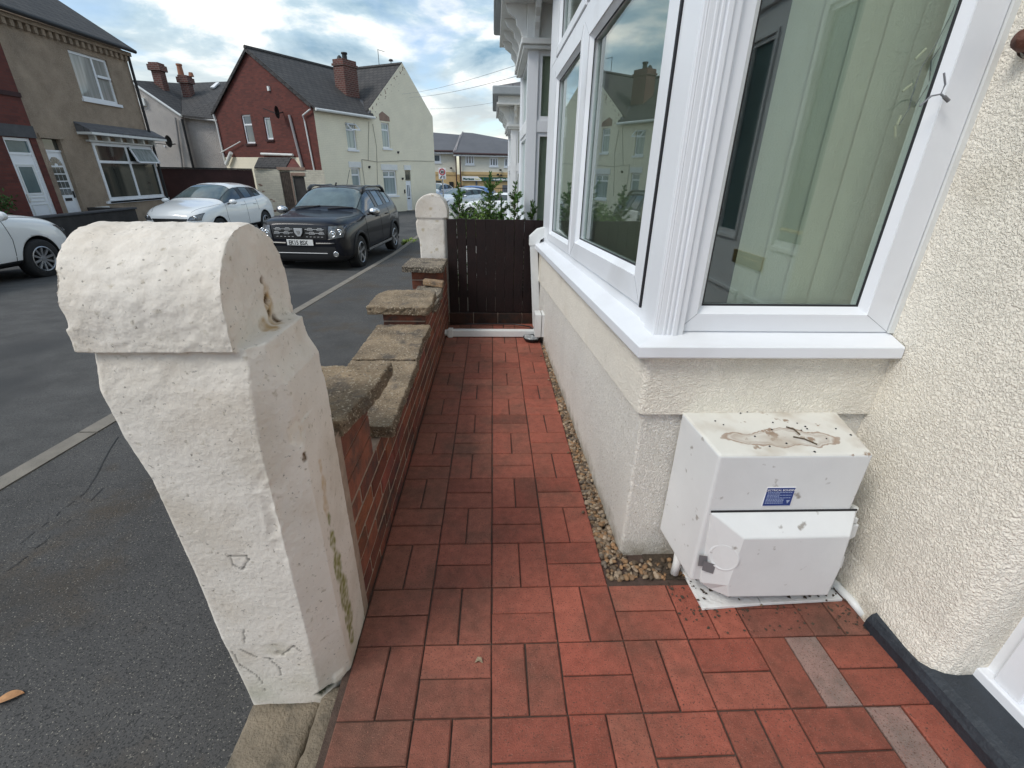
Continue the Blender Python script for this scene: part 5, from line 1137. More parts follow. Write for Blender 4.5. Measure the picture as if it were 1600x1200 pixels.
# red brick gable
rw1 = (4.42, 5.12, 2.42, 3.68); rw2 = (3.02, 3.50, 2.58, 3.52)
mb = MB(); wall_holes(mb, FR, 0, WWID, 1.80, EW, [rw1, rw2], .14); mb.poly([FR.P(0, 0, EW), FR.P(WWID, 0, EW), FR.P(3.72, 0, RW)])
mb.quad(FR.P(WWID, 0, G0), FR.P(WWID, -3, G0), FR.P(WWID, -3, EW), FR.P(WWID, 0, EW)); mb.quad(FR.P(0, 0, 1.0), FR.P(1.3, 0, 1.0), FR.P(1.3, 0, 1.80), FR.P(0, 0, 1.80))
mb.build('brick_gable', M['red_brick'], root)
mb = MB(); mb.quad(FR.P(1.3, .0, G0), FR.P(WWID, .0, G0), FR.P(WWID, .0, 1.80), FR.P(1.3, .0, 1.80)); mb.quad(FR.P(0, .0, G0), FR.P(1.3, .0, G0), FR.P(1.3, .0, 1.0), FR.P(0, .0, 1.0)); mb.build('painted_base', M['cream_paint'], root)
for w_ in (rw1, rw2): window(FR, *w_, root, 'pane_blue' if w_ is rw1 else 'pane_curtain', hs_=((.66,) if w_ is rw1 else ()), fw=.07, rec=.10, sillmat='maroon')
mb = MB()
mb.tube([FR.P(1.55, .07, 3.55), FR.P(1.15, .07, .95)], .06, 8); mb.build('soil_pipe', mat('grey_soil_pipe', (.33, .31, .31), .5, var=.1), root)
mb = MB(); mb.tube([FR.P(0.06, .12, 3.72), FR.P(.62, .10, 3.50), FR.P(.60, .06, 3.2), FR.P(.44, .06, 1.0)], .035, 8); mb.tube([FR.P(WWID, .10, 3.75), FR.P(WWID-.03, .06, 3.3), FR.P(WWID-.02, .06, 1.5)], .04, 8); mb.tube([FR.P(4.0, .1, 1.95), FR.P(1.7, .1, 1.9)], .055, 8)
mb.tube([FR.P(WWID+.1, .12, 2.0), FR.P(5.4, .12, 2.5)], .025, 6); mb.tube([FR.P(6.9, .15, 1.45), FR.P(6.3, .15, 2.0)], .09, 10)
mb.build('waste_pipe', M['upvc_old'], root)
mb = MB(); s, z = FR.px(442, 175); mb.tube([FR.P(s, 0, z), FR.P(s+.05, .35, z-.12)], .025, 6); c = FR.P(s+.0, .42, z-.05); mb.lathe([(.02, 0), (.16, .03), (.26, .09)], c, 'x', 14); mb.tube([FR.P(s+.05, .3, z-.1), FR.P(s+.75, .45, z+.12)], .018, 5); mb.build('satellite_dish', M['black'], root)
mb = MB(); s, z = FR.px(421, 139); mb.box(s-.06, s+.06, 0, .08, z-.08, z+.1, FR); mb.build('alarm_light', M['upvc_old'], root)
# roofs
mb = MB(); ov = .22
def RP(sr, sc, z): return P1 + FR.d*sr + FC.d*sc + Vector((0, 0, z))      # along red wall, along cream wall
slope = (RW-EW)/3.72
mb.prism([RP(-ov, -.10, EW-ov*slope+.02), RP(3.72, -.10, RW+.02), RP(3.72, 6.4, RW+.02), RP(-ov, 3.6, EW-ov*slope+.02)], (0, 0, .10))
mb.prism([RP(WWID+ov, -.10, EW-.1), RP(3.72, -.10, RW+.021), RP(3.72, 6.4, RW+.021), RP(WWID+ov, 8, EW-.1)], (0, 0, .099))
rz_ = GA-.10
mb.prism([RP(.04, GS0-.12, GE-.19), RP(.04, GAS, rz_), RP(9, GAS, rz_), RP(9, GS0-.12, GE-.19)], (0, 0, .10)); mb.prism([RP(.04, GS1+.02, GE+.0), RP(.04, GAS, rz_+.001), RP(9, GAS, rz_+.001), RP(9, GS1+.02, GE+.0)], (0, 0, .098))
rf = mb.build('roof', M['roof_tile'], root)
mb = MB(); mb.tube([RP(3.72, -.12, RW+.12), RP(3.72, 6.0, RW+.12)], .09, 8); mb.tube([RP(.03, GAS, rz_+.10), RP(9, GAS, rz_+.10)], .09, 8); mb.build('ridge_tiles', M['roof_tile'], rf)
mb = MB(); mb.tube([RP(-.26, -.1, EW-.10), RP(-.26, 3.6, EW-.10)], .06, 8); mb.build('gutter', M['upvc_old'], root)
mb = MB(); mb.prism([RP(0.02, -.13, EW+.04), RP(3.72, -.13, RW+.06), RP(WWID, -.13, EW+.04), RP(WWID, -.13, EW-.06), RP(3.72, -.13, RW-.05), RP(.02, -.13, EW-.06)], FC.d*.03); mb.build('verge', M['roof_tile'], root)
# chimney in the valley between the roofs
ch = at_y(537, 150, 27.6); cc = RP(1.55, 3.75, 0)
mb = MB(); Fch = Frame((cc.x, cc.y), (FC.d.x, FC.d.y), -1)
mb.box(-.45, .45, -.35, .35, 4.2, 6.30, Fch); mb.box(-.50, .50, -.40, .40, 6.02, 6.12, Fch); ck = mb.build('chimney', M['chimney_brick'], rf)
mb = MB(); c = Fch.P(.05, 0, 6.3); mb.lathe([(.13, 0), (.12, .25), (.16, .28), (.15, .34)], c, 'z', 12); c = Fch.P(-.3, 0, 6.3); mb.lathe([(.14, 0), (.1, .1), (.04, .16)], c, 'z', 12); mb.build('chimney_pot', M['black'], rf)
mb = MB(); mb.box(-.50, -.455, -.3, .3, 4.6, 4.72, Fch); mb.box(-.85, -.48, -.5, -.35, 4.9, 5.02, Fch); mb.build('lead_flashing', M['foil'], rf)
# valley lead
mb = MB(); mb.prism([RP(-.1, GS0-.2, EW+.02), RP(-.1, GS0+.0, EW+.15), RP(1.0, GS0+.55, EW+.78), RP(1.0, GS0+.38, EW+.74)], (0, 0, .05)); mb.build('valley_lead', M['stone_lintel'], rf)
# aerials
mb = MB(); a = RP(1.6, GAS, rz_+.1); mb.tube([a, a+Vector((0, 0, .78))], .016, 5); t = a+Vector((0, 0, .75)); mb.tube([t, t+Vector((.35, 0, -.08))], .01, 4)
for k in range(5): q = t+Vector((.06+.07*k, 0, -.016*k)); mb.tube([q+Vector((0, -.12, 0)), q+Vector((0, .12, 0))], .006, 4)
b_ = RP(.75, GAS, rz_+.1); mb.lathe([(.02, 0), (.02, .16), (.13, .18), (.09, .26), (0, .28)], b_, 'z', 8); mb.build('aerial', M['black'], rf)
# yard wall, gates and little tiled roof in front of the red gable
root = thing('yard_wall', 'chipped cream painted brick yard wall with weathered timber gate', 'wall', (P1.x-2.4, P1.y-.8, G0))
yA, yB, yC = at_y(396, 262, 23.0), at_y(443, 262, 22.6), at_y(505, 262, 22.7)
FY = Frame((yA.x, yA.y), (yC.x-yA.x, yC.y-yA.y), -1)
if FY.n.y > 0: FY.n = -FY.n
sB = (Vector((yB.x, yB.y, 0))-FY.p).dot(FY.d); sC = (Vector((yC.x, yC.y, 0))-FY.p).dot(FY.d)
zt = FY.px(400, 264)[1]
g1 = (FY.px(442, 300)[0], FY.px(458, 300)[0]); g2 = (FY.px(461, 300)[0], FY.px(479, 300)[0])
mb = MB(); wall_holes(mb, FY, 0, sC, G0-.1, zt, [(g1[0], g1[1], G0, zt-.02+.0), (g2[0], g2[1], G0, zt-.25)], .12)
mb.quad(FY.P(0, 0, zt), FY.P(sC, 0, zt), FY.P(sC, -.2, zt), FY.P(0, -.2, zt)); mb.quad(FY.P(0, 0, G0), FY.P(0, -.4, G0), FY.P(0, -.4, zt), FY.P(0, 0, zt)); mb.build('brickwork', M['cream_brick2'], root)
mb = MB(); n = 6
for k in range(n): a = g1[0]+(g1[1]-g1[0])*k/n; mb.box(a+.006, a+(g1[1]-g1[0])/n-.006, -.06, -.03, G0+.05, zt-.10, FY)
mb.build('gate', mat('weathered_grey_timber', (.085, .065, .052), .9, .5, 30, .4, 8), root)
mb = MB(); mb.box(g2[0], g2[1], -.08, -.04, G0+.05, zt-.28, FY); mb.build('dark_door', M['dark_wall'], root)
mb = MB(); mb.box(g2[0]-.06, g2[1]+.06, .0, .03, zt-.24, zt-.12, FY); mb.box(g1[0]-.08, g2[1]+.1, .0, .03, zt-.02, zt+.10, FY); mb.box(g1[1]+.02, g2[0]-.02, .0, .03, G0, zt-.24, FY); mb.build('door_lintel', M['tan_stone'], root)
mb = MB()
for k in range(12):
    u, v = random.choice(((418, 313), (424, 314), (412, 300), (405, 290), (428, 330))); s, z = FY.px(u+random.uniform(-3, 3), v+random.uniform(-2, 2)); mb.box(s, s+.12, .001, .006, z, z+.05, FY)
mb.build('bare_brick_patch', M['tan_stone'], root)
root = thing('lean_to', 'small porch roof of dark tiles behind the cream yard wall', 'porch roof', (P1.x-2, P1.y-.4, zt))
a = [at_y(404, 246, 23.9), at_y(455, 246, 23.9), at_y(446, 262, 22.9), at_y(397, 261, 22.9)]
mb = MB(); mb.prism([a[0], a[1], a[2], a[3]], (0, 0, -.07)); mb.build('tiles', M['roof_tile'], root)
mb = MB(); mb.poly([a[1]-Vector((0, 0, .04)), a[2]-Vector((0, 0, .04)), at_y(470, 262, 22.95), at_y(460, 248, 23.6)]); mb.build('brick_cheek', M['red_brick'], root)
# maroon wall
root = thing('boundary_wall', 'long dark maroon painted wall behind the white crossover', 'wall', (-11.5, 22, G0))
q0, q1 = at_y(247, 262, 22.3), at_y(392, 262, 23.2); FM = Frame((q0.x, q0.y), (q1.x-q0.x, q1.y-q0.y), -1)
if FM.n.y > 0: FM.n = -FM.n
Lm = (Vector((q1.x, q1.y, 0))-FM.p).length; zm_ = (q0.z+q1.z)/2
mb = MB(); mb.box(-2.5, Lm, -.2, 0, G0-.1, zm_-.06, FM); mb.build('painted_face', M['maroon'], root); mb = MB(); mb.box(-2.5, Lm, -.22, .03, zm_-.057, zm_, FM); mb.build('coping', M['black'], root)

# ---- pale grey rendered house with two chimneys
root = thing('terraced_house', 'pale grey roughcast house with two brick chimneys between brown and red houses', 'house', (-17, 29, -1))
GY = 29.0; a, b, c_, d_ = at_y(205, 128, GY), at_y(283, 182, GY), at_y(345, 194, GY), at_y(365, 195, GY)
FG = Frame((0, GY), (1, 0), -1)
gw = pxr(FG, (236, 187), (259, 227)) if False else None
x0g = a.x-3
s0_, z1_ = FG.px(237, 186); s1_, z0_ = FG.px(258, 227); gwn = (s0_+.35, s1_-.05, z0_, z1_)
mb = MB(); wall_holes(mb, FG, x0g, b.x, -1.2, b.z, [gwn], .1); mb.poly([(x0g, GY, b.z), (b.x, GY, b.z), (a.x, GY, a.z), (x0g, GY, a.z+1)])
mb.quad((b.x, GY+.35, -1.2), (d_.x+1.5, GY+.35, -1.2), (d_.x+1.5, GY+.35, c_.z), (b.x, GY+.35, b.z)); mb.quad((b.x, GY, -1.2), (b.x, GY+.35, -1.2), (b.x, GY+.35, b.z), (b.x, GY, b.z))
mb.build('wall', M['grey_render'], root); window(FG, *gwn, root, 'pane_curtain', hs_=(.62,), fw=.07, rec=.05)
e0, e1 = at_y(206, 133, 34), at_y(372, 124, 34)
em = at_y(283, 130, 34); mb = MB()
def slab(pts, th=.1):
    pts = [Vector(p) for p in pts]; n = len(pts); mb.add(pts+[p-Vector((0, 0, th)) for p in pts], [list(range(n)), list(range(n, 2*n))[::-1]]+[(i, n+i, n+(i+1) % n, (i+1) % n) for i in range(n)])
slab([(b.x+.05, GY+.0, b.z+.08), (d_.x+1.5, GY+.15, c_.z+.06), (e1.x+1.5, 34, e1.z), (em.x, 34, em.z)])
slab([(a.x, GY-.05, a.z+.08), (b.x+.05, GY-.05, b.z+.08), (em.x, 34, em.z)]); slab([(a.x, GY-.05, a.z+.08), (em.x, 34, em.z), (e0.x-3, 34, e0.z)]); slab([(x0g, GY-.05, a.z+1.0), (a.x, GY-.05, a.z+.08), (e0.x-3, 34, e0.z)])
rf = mb.build('roof', M['roof_tile'], root)
mb = MB(); mb.tube([(a.x, GY-.08, a.z+.02), (b.x+.05, GY-.08, b.z+.02)], .06, 6); mb.tube([(b.x+.1, GY+.1, b.z), (d_.x+1.4, GY+.1, c_.z-.02)], .06, 6); mb.build('bargeboard', M['upvc_old'], root)
mb = MB(); p, q = at_y(284, 186, GY-.1), at_y(302, 262, GY-.1); mb.tube([p, q], .06, 7); mb.build('downpipe', M['black'], root)
mb = MB(); p, q = at_y(274, 184, GY-.1), at_y(285, 262, GY-.1); mb.tube([p, q], .05, 7); mb.build('downpipe', mat('grey_downpipe', (.25, .24, .23), .6, var=.1), root)
mb = MB(); p = at_y(274, 225, GY-.05); mb.tube([p, p+Vector((-.1, -.35, -.05))], .03, 6); mb.lathe([(.02, 0), (.2, .04), (.30, .10)], p+Vector((-.15, -.45, .1)), 'x', 12); mb.tube([p+Vector((-.1, -.35, -.05)), p+Vector((-.9, -.4, .0))], .02, 5); mb.build('satellite_dish', M['black'], root)
mb = MB(); p = at_y(222, 160, GY-.05); mb.box(p.x-.12, p.x+.16, GY-.12, GY-.01, p.z-.15, p.z+.2); mb.build('alarm_box', M['upvc_old'], root)
for (u0, u1, vt, vb, Yc, pot) in ((226, 258, 98, 150, 30.8, 0), (272, 302, 118, 155, 31.6, 1)):
    t0, t1 = at_y(u0, vt, Yc), at_y(u1, vt, Yc); lo = at_y(u1, vb, Yc)
    mb = MB(); zt = t0.z; w0 = min(t0.x, t1.x)+.22; w1_ = max(t0.x, t1.x)-.42
    mb.box(w0, w1_, Yc, Yc+.5, lo.z-1.4, zt-.34); mb.box(w0-.10, w1_+.10, Yc-.1, Yc+.6, zt-.34, zt-.06); mb.box(w0-.03, w1_+.03, Yc-.04, Yc+.54, zt-.06, zt+.04)
    ck = mb.build('chimney', M['chimney_brick'], rf)
    if pot:
        mb = MB(); mb.lathe([(.16, 0), (.13, .5), (.16, .52), (.15, .6)], ((w0+w1_)/2-.25, Yc+.4, zt+.03), 'z', 12); mb.lathe([(.14, 0), (.10, .2)], ((w0+w1_)/2+.3, Yc+.4, zt+.03), 'z', 12); mb.build('chimney_pot', M['pot'], rf)
sk = [at_y(333, 129, 33.0), at_y(344, 128, 33.0)]
nrm = Vector((0, -1, .8))
def on_roof(u, v):
    # roof plane through eave and ridge
    p0 = Vector((b.x, GY+.15, (b.z+c_.z)/2+.15)); p1 = Vector((b.x+3, GY+.15, (b.z+c_.z)/2+.10)); p2 = Vector((e0.x, 34, (e0.z+e1.z)/2+.15)); n = (p1-p0).cross(p2-p0)
    r = ray(u, v); t = (p0-CAM).dot(n)/r.dot(n); return CAM+r*t
q = [on_roof(u, v)+Vector((0, -.1, .08)) for u, v in ((331, 141), (340, 133.5), (345, 133), (337, 141))]
mb = MB(); mb.prism(q, (0, -.03, .06)); mb.build('skylight', M['white'], rf)

# ---- convenience store building at the end of the street
root = thing('shop_building', 'long two storey shop building with grey hipped roof at the street end', 'shop', (-2, 45, -1))
SY = 45.0; FS = Frame((0, SY), (1, 0), -1)
def sx(u, v=260): return FS.px(u, v)
xL, xJ, xJ2, xRt = sx(640)[0], sx(712)[0], sx(719)[0], sx(860)[0]
zE = sx(700, 237)[1]; zband = sx(740, 273)[1]; zG = -1.3
ups = []
for (u0, u1, v0, v1) in ((664, 689, 240, 254), (727, 741, 242, 257), (765, 778, 246, 259), (788, 801, 247, 261)):
    s0_, z1_ = sx(u0, v0); s1_, z0_ = sx(u1, v1); ups.append((s0_, s1_, z0_, z1_))
mb = MB(); wall_holes(mb, FS, xL, xJ, zband, zE, ups[:1], .1); mb.build('upper_wall', M['pale_render'], root)
FS2 = Frame((0, SY-1.2), (1, 0), -1)
def s2x(u, v): return FS2.px(u, v)
xj, xr_ = s2x(719, 260)[0], s2x(862, 260)[0]; zE2 = s2x(740, 239)[1]; zE3 = s2x(740, 241)[1]
ups2 = []
for (u0, u1, v0, v1) in ((727, 741, 242, 257), (765, 778, 246, 260), (788, 801, 247, 261)):
    s0_, z1_ = s2x(u0, v0); s1_, z0_ = s2x(u1, v1); ups2.append((s0_, s1_, z0_, z1_))
zb2 = s2x(740, 272)[1]
mb = MB(); wall_holes(mb, FS2, xj, xr_, zb2, zE3, ups2, .1); mb.quad((xj, SY-1.2, zG), (xj, SY, zG), (xj, SY, zE3), (xj, SY-1.2, zE3)); mb.build('upper_wall', M['pale_render'], root)
mb = MB(); mb.quad((xL, SY, zG), (xJ+1, SY, zG), (xJ+1, SY, zband), (xL, SY, zband)); mb.quad((xj, SY-1.2, zG), (xr_, SY-1.2, zG), (xr_, SY-1.2, zb2), (xj, SY-1.2, zb2)); mb.build('lower_wall', M['yellow_render'], root)
mb = MB(); mb.box(xL, xJ, 0, .05, zband-.05, zband+.18, FS); mb.box(xj, xr_, 0, .05, zb2-.05, zb2+.18, FS2); mb.build('string_course', M['yellow_render'], root)
window(FS, *ups[0], root, 'pane_blue', vs_=(.5,), fw=.12, rec=.05)
for u_ in ups2: window(FS2, *u_, root, 'pane_blue', vs_=(.36, .68), fw=.10, rec=.05)
# roofs: back range and projecting hipped range
rl0, rl1 = at_y(640, 206, 50), at_y(712, 213, 50); hA = at_y(723, 209, 48.5); hB = at_y(738, 210, 48.5); hC = at_y(765, 219, 50); hD = at_y(810, 223, 52); hE = at_y(870, 228, 54)
mb = MB(); mb.prism([(xL, SY-.4, zE), (xJ+.6, SY-.4, zE), rl1+Vector((.8, 0, 0)), rl0], (0, 0, .12))
mb.prism([(xj-.5, SY-1.6, zE3), (xr_+.3, SY-1.6, zE3-.05), hE, hD, hC, hB, hA], (0, 0, .12)); mb.prism([(xj-.5, SY-1.6, zE3), hA, rl1+Vector((-.2, .5, -.5)), (xj-.5, SY+1.5, zE3+.2)], (0, 0, .12))
M['shop_roof'] = mat('plain_grey_roof', (.105, .108, .118), .8, .2, 8, .12, 1.0)
mb.build('roof', M['shop_roof'], root)
mb = MB(); mb.tube([(xj-.5, SY-1.6, zE3+.12), hA+Vector((0, 0, .12))], .08, 6); mb.tube([at_y(712, 236, 43.6), at_y(719, 211, 47.5)], .06, 6); mb.build('hip_tiles', mat('pale_hip_tile', (.28, .26, .26), .8, var=.1), root)
mb = MB(); mb.box(xL, xJ, .05, .40, zE-.18, zE-.01, FS); mb.box(xj-.5, xr_, .05, .42, zE3-.18, zE3-.01, FS2); mb.build('fascia', M['white'], root)
mb = MB(); mb.tube([(xL, SY-.45, zE+.02), (xJ, SY-.45, zE+.02)], .08, 6); mb.tube([(xj-.5, SY-1.68, zE3+.02), (xr_, SY-1.68, zE3+.0)], .08, 6)
mb.tube([(sx(711)[0], SY-.2, zE-.1), (sx(713)[0], SY-.2, zE-.4), (sx(713)[0], SY-.2, zG)], .06, 6); mb.tube([(xj+.0, SY-1.4, zE3-.1), (xj+.05, SY-1.35, zG)], .07, 6); mb.build('gutter', mat('dark_brown_gutter', (.05, .02, .02), .6, var=.1), root)
# shopfront and signs
def srect(u0, v0, u1, v1, F=FS2):
    a, b = F.px(u0, v0), F.px(u1, v1); return (min(a[0], b[0]), max(a[0], b[0]), min(a[1], b[1]), max(a[1], b[1]))
r_ = srect(721, 290, 797, 310); mb = MB(); mb.box(r_[0], srect(763, 290, 797, 310)[0], .01, .06, zG, r_[3], FS2); r2 = srect(785, 289, 800, 310); mb.box(r2[0], r2[1]+2.5, .01, .06, zG, r2[3], FS2); mb.box(*srect(743, 283, 746, 292)[:2], .01, .05, *srect(743, 283, 746, 292)[2:], FS2)
mb.build('shopfront', M['shop_grey'], root)
r_ = srect(722, 276, 797, 283.5); gx = r_[0]+(r_[1]-r_[0])*.36
mb = MB(); mb.box(r_[0], r_[1]+.3, .02, .14, r_[2], r_[3], FS2); sg = mb.build('shop_sign', M['shop_green'], root)
mb = MB(); mb.prism([FS2.P(r_[0], .145, r_[2]), FS2.P(gx+.30, .145, r_[2]), FS2.P(gx-.15, .145, r_[3]+.04), FS2.P(r_[0], .145, r_[3]+.04)], FS2.n*.02); mb.build('white_panel', M['white'], sg)
hh = r_[3]-r_[2]
M['letter_green'] = mat('dark_green_lettering', (.005, .07, .05), .5, var=0)
text('lettering', 'Morrisons', M['letter_green'], hh*.72, FS2.P(r_[0]+.10, .17, r_[2]+hh*.25), (1, 0, 0), (0, 0, 1), sg, .01, bold=.012)
text('lettering', 'Daily', mat('yellow_lettering', (.75, .65, .25), .5, var=0), hh*.68, FS2.P(r_[0]+.10+(gx-r_[0])*.66, .17, r_[2]+hh*.25), (1, 0, 0), (0, 0, 1), sg, .01)
text('lettering', '7am until 10pm Daily', M['white'], hh*.62, FS2.P(r_[1]+.05, .15, r_[2]+hh*.28), (1, 0, 0), (0, 0, 1), sg, .01, align='RIGHT', bold=.01)
r3 = srect(681, 282, 690, 295, FS); mb = MB(); mb.box(r3[0], r3[1], .01, .05, r3[2]-.2, r3[3], FS); mb.build('window', M['pane_dark'], root)
r3 = srect(702, 284, 709, 299, FS); mb = MB(); mb.box(r3[0], r3[1], .01, .05, r3[2]-.5, r3[3], FS); mb.build('door', M['black'], root)
mb = MB()
for (u, v, F_) in ((705, 264, FS), (782, 267, FS2), (778, 274, FS2), (783, 275, FS2)): s, z = F_.px(u, v); mb.lathe([(.0, .14), (.10, .12), (.10, .0)], F_.P(s, .15, z), 'z', 8)
mb.build('security_light', M['black'], root)
# low railing and brick beds before the shop
mb = MB(); p0 = at_y(742, 300, 38)
for k in range(26): x = p0.x+k*.14; mb.box(x, x+.025, 38, 38.02, -.9, .22)
mb.box(p0.x, p0.x+3.6, 38, 38.03, .2, .25); mb.box(p0.x, p0.x+3.6, 38, 38.03, -.72, -.68); tag(mb.build('railing', M['black']), 'low black metal railing outside the grey shopfront', 'railing')
mb = MB(); p = at_y(776, 318, 34); mb.box(p.x, p.x+3, 34, 34.3, -1.0, p.z+.02); tag(mb.build('planter_wall', M['tan_stone']), 'low reddish brick wall across the road beyond the shrubs', 'wall')
# far houses so other viewpoints have a skyline
# 30 limit sign
root = thing('speed_sign', 'white rectangular 30 speed limit sign on a post before the shop', 'road sign', (-2.45, 24, -.8))
a, b = at_y(685, 262, 24), at_y(697, 280, 24)
mb = MB(); mb.box(a.x, b.x, 23.97, 24.0, b.z, a.z); pl = mb.build('sign_plate', M['white'], root)
cx_, cz_ = (a.x+b.x)/2, a.z-(b.x-a.x)*.52; rr = (b.x-a.x)*.43
mb = MB(); mb.lathe([(rr, -.0), (rr, -.008), (rr*.72, -.008), (rr*.72, 0)], (cx_, 23.965, cz_), 'y', 28); mb.build('red_ring', M['red'], pl)
text('lettering', '30', M['black'], rr*1.15, (cx_, 23.955, cz_-rr*.42), (1, 0, 0), (0, 0, 1), pl, .003, align='CENTER', bold=.004)
mb = MB(); h = cz_-rr-b.z; mb.prism([(a.x+.04, 23.962, b.z+.03), (a.x+.10, 23.962, b.z+.03), (a.x+.17, 23.962, b.z+h*.8), (a.x+.11, 23.962, b.z+h*.8)], (0, -.004, 0))
for k in range(2): mb.box(a.x+.19, b.x-.03, 23.958, 23.962, b.z+.04+k*h*.35, b.z+.04+k*h*.35+h*.16)
mb.build('small_print', M['stone_lintel'], pl)
mb = MB(); mb.tube([(cx_, 24.03, -.8), (cx_, 24.03, a.z)], .035, 8); mb.build('post', M['silver'], root)
# overhead wires
for i, (pA, pB, lb) in enumerate(((((628, 147), 24), ((860, 84), 9), 'highest thin black overhead wire crossing the sky to the right-hand bays'), (((640, 152), 24), ((860, 104), 9), 'middle thin black overhead wire crossing the sky to the right-hand bays'), (((672, 170), 26), ((860, 142), 12), 'lowest thin black overhead wire crossing the sky to the right-hand bays'))):
    A_, B_ = at_y(*pA[0], pA[1]), at_y(*pB[0], pB[1]); pts = []
    for k in range(17): t = k/16; p = A_.lerp(B_, t); p.z -= .25*4*t*(1-t)*.4; pts.append(p)
    mb = MB(); mb.tube(pts, .004 if i != 1 else .005, 5); tag(mb.build('overhead_wire', M['wire']), lb, 'wire')
# ================================================================== CARS
def car_shell(rows, wheels, wr, arch, tags):
    """rows: stations from nose to tail (x, zb, w, zm, zs, ws, zg, wg, zt, wt, zc); tags[(i, j)] = material slot of the strip i between rows i,i+1 and band j"""
    vs = []; NP = 9
    for (x, zb, w_, zm, zs, ws, zg, wg, zt, wt, zc) in rows:
        prof = [(0, zb), (w_-.08, zb), (w_-.005, zb+.10), (w_, zm), (ws, zs), (wg, zg), (wt, zt), (wt*.62, zt+(zc-zt)*.75), (0, zc)]
        vs += [(x, y, z) for y, z in prof]
    fs = []; mi = []
    for i in range(len(rows)-1):
        for j in range(NP-1): a = i*NP+j; fs.append((a, a+1, a+NP+1, a+NP)); mi.append(tags.get((i, j), 0))
    for base in (0, (len(rows)-1)*NP):
        for (p, q, r, s) in ((0, 1, 7, 8), (1, 2, 6, 7), (2, 3, 5, 6)): fs.append((base+p, base+q, base+r, base+s)); mi.append(0)
        fs.append((base+3, base+4, base+5)); mi.append(0)
    me = bpy.data.meshes.new('shell'); me.from_pydata(vs, [], fs); bm = bmesh.new(); bm.from_mesh(me)
    for f, m_ in zip(bm.faces, mi): f.material_index = m_
    g = bm.verts[:]+bm.edges[:]+bm.faces[:]
    bmesh.ops.mirror(bm, geom=g, matrix=Matrix.Identity(4), merge_dist=.001, axis='Y'); bmesh.ops.remove_doubles(bm, verts=bm.verts, dist=.0005)
    bmesh.ops.recalc_face_normals(bm, faces=bm.faces); bm.to_mesh(me); bm.free()
    for p in me.polygons: p.use_smooth = True
    o = bpy.data.objects.new('shell', me); COL.objects.link(o)
    for k in range(5): me.materials.append([M['black'], M['white'], M['carglass'], M['carglass_pale'], M['tyre']][k])
    sub = o.modifiers.new('s', 'SUBSURF'); sub.levels = sub.render_levels = 3
    cuts = []
    for wx in wheels:
        mb = MB(); mb.m = 4; mb.lathe([(0, -1.2), (arch, -1.2), (arch, 1.2), (0, 1.2)], (wx, 0, wr), 'y', 40)
        # leave the middle of the car closed
        c = mb.build('cut', [M['tyre']]*5, None); cuts.append(c); b = o.modifiers.new('b', 'BOOLEAN'); b.operation = 'DIFFERENCE'; b.object = c; b.solver = 'EXACT'
    bpy.context.view_layer.update(); apply_mods(o)
    for c in cuts: bpy.data.objects.remove(c)
    return o
def split_shell(o, paint, root, names):
    """body plus one object for each glazed region"""
    bm = bmesh.new(); bm.from_mesh(o.data); out = {}
    regs = {}
    for slot, nm in names.items():
        todo = {f for f in bm.faces if f.material_index == slot}; k = 0
        while todo:
            st = [todo.pop()]; reg = set(st)
            while st:
                f = st.pop()
                for e_ in f.edges:
                    for g in e_.link_faces:
                        if g in todo: todo.discard(g); reg.add(g); st.append(g)
            regs[(slot, k)] = (nm, [[v.co.copy() for v in f.verts] for f in reg], [[v.normal.copy() for v in f.verts] for f in reg]); k += 1
    bm2 = bm.copy(); bmesh.ops.delete(bm2, geom=[f for f in bm2.faces if f.material_index in names], context='FACES')
    me = bpy.data.meshes.new('body'); bm2.to_mesh(me); bm2.free(); bm.free()
    me.materials.append(paint); me.materials.append(M['black_gloss']); me.materials.append(paint); me.materials.append(paint); me.materials.append(M['black'])
    for p in me.polygons: p.use_smooth = True
    body = bpy.data.objects.new('body', me); COL.objects.link(body); attach(body, root, True)
    for (slot, k), (nm, faces, nr) in regs.items():
        vs = []; fs = []; idx = {}
        for f in faces:
            ids = []
            for c in f:
                key = (round(c.x, 4), round(c.y, 4), round(c.z, 4))
                if key not in idx: idx[key] = len(vs); vs.append(c)
                ids.append(idx[key])
            fs.append(ids)
        m = bpy.data.meshes.new(nm); m.from_pydata([tuple(v) for v in vs], [], fs); m.materials.append(M['carglass'] if slot == 2 else M['carglass_pale'])
        for p in m.polygons: p.use_smooth = True
        g = bpy.data.objects.new(nm, m); COL.objects.link(g); attach(g, root, True)
        # rubber edge round the glass
        bm3 = bmesh.new(); bm3.from_mesh(m); bmesh.ops.remove_doubles(bm3, verts=bm3.verts, dist=.0002)
        ed = [e_ for e_ in bm3.edges if len(e_.link_faces) == 1]; t = MB()
        for e_ in ed: t.tube([e_.verts[0].co, e_.verts[1].co], .009, 4, caps=False)
        bm3.free()
        if t.v: t.build('seal', M['black_gloss'], g, local=True)
    me0 = o.data; bvh = BVHTree.FromPolygons([v.co.copy() for v in me0.vertices], [p.vertices[:] for p in me0.polygons]); bpy.data.objects.remove(o)
    return body, bvh
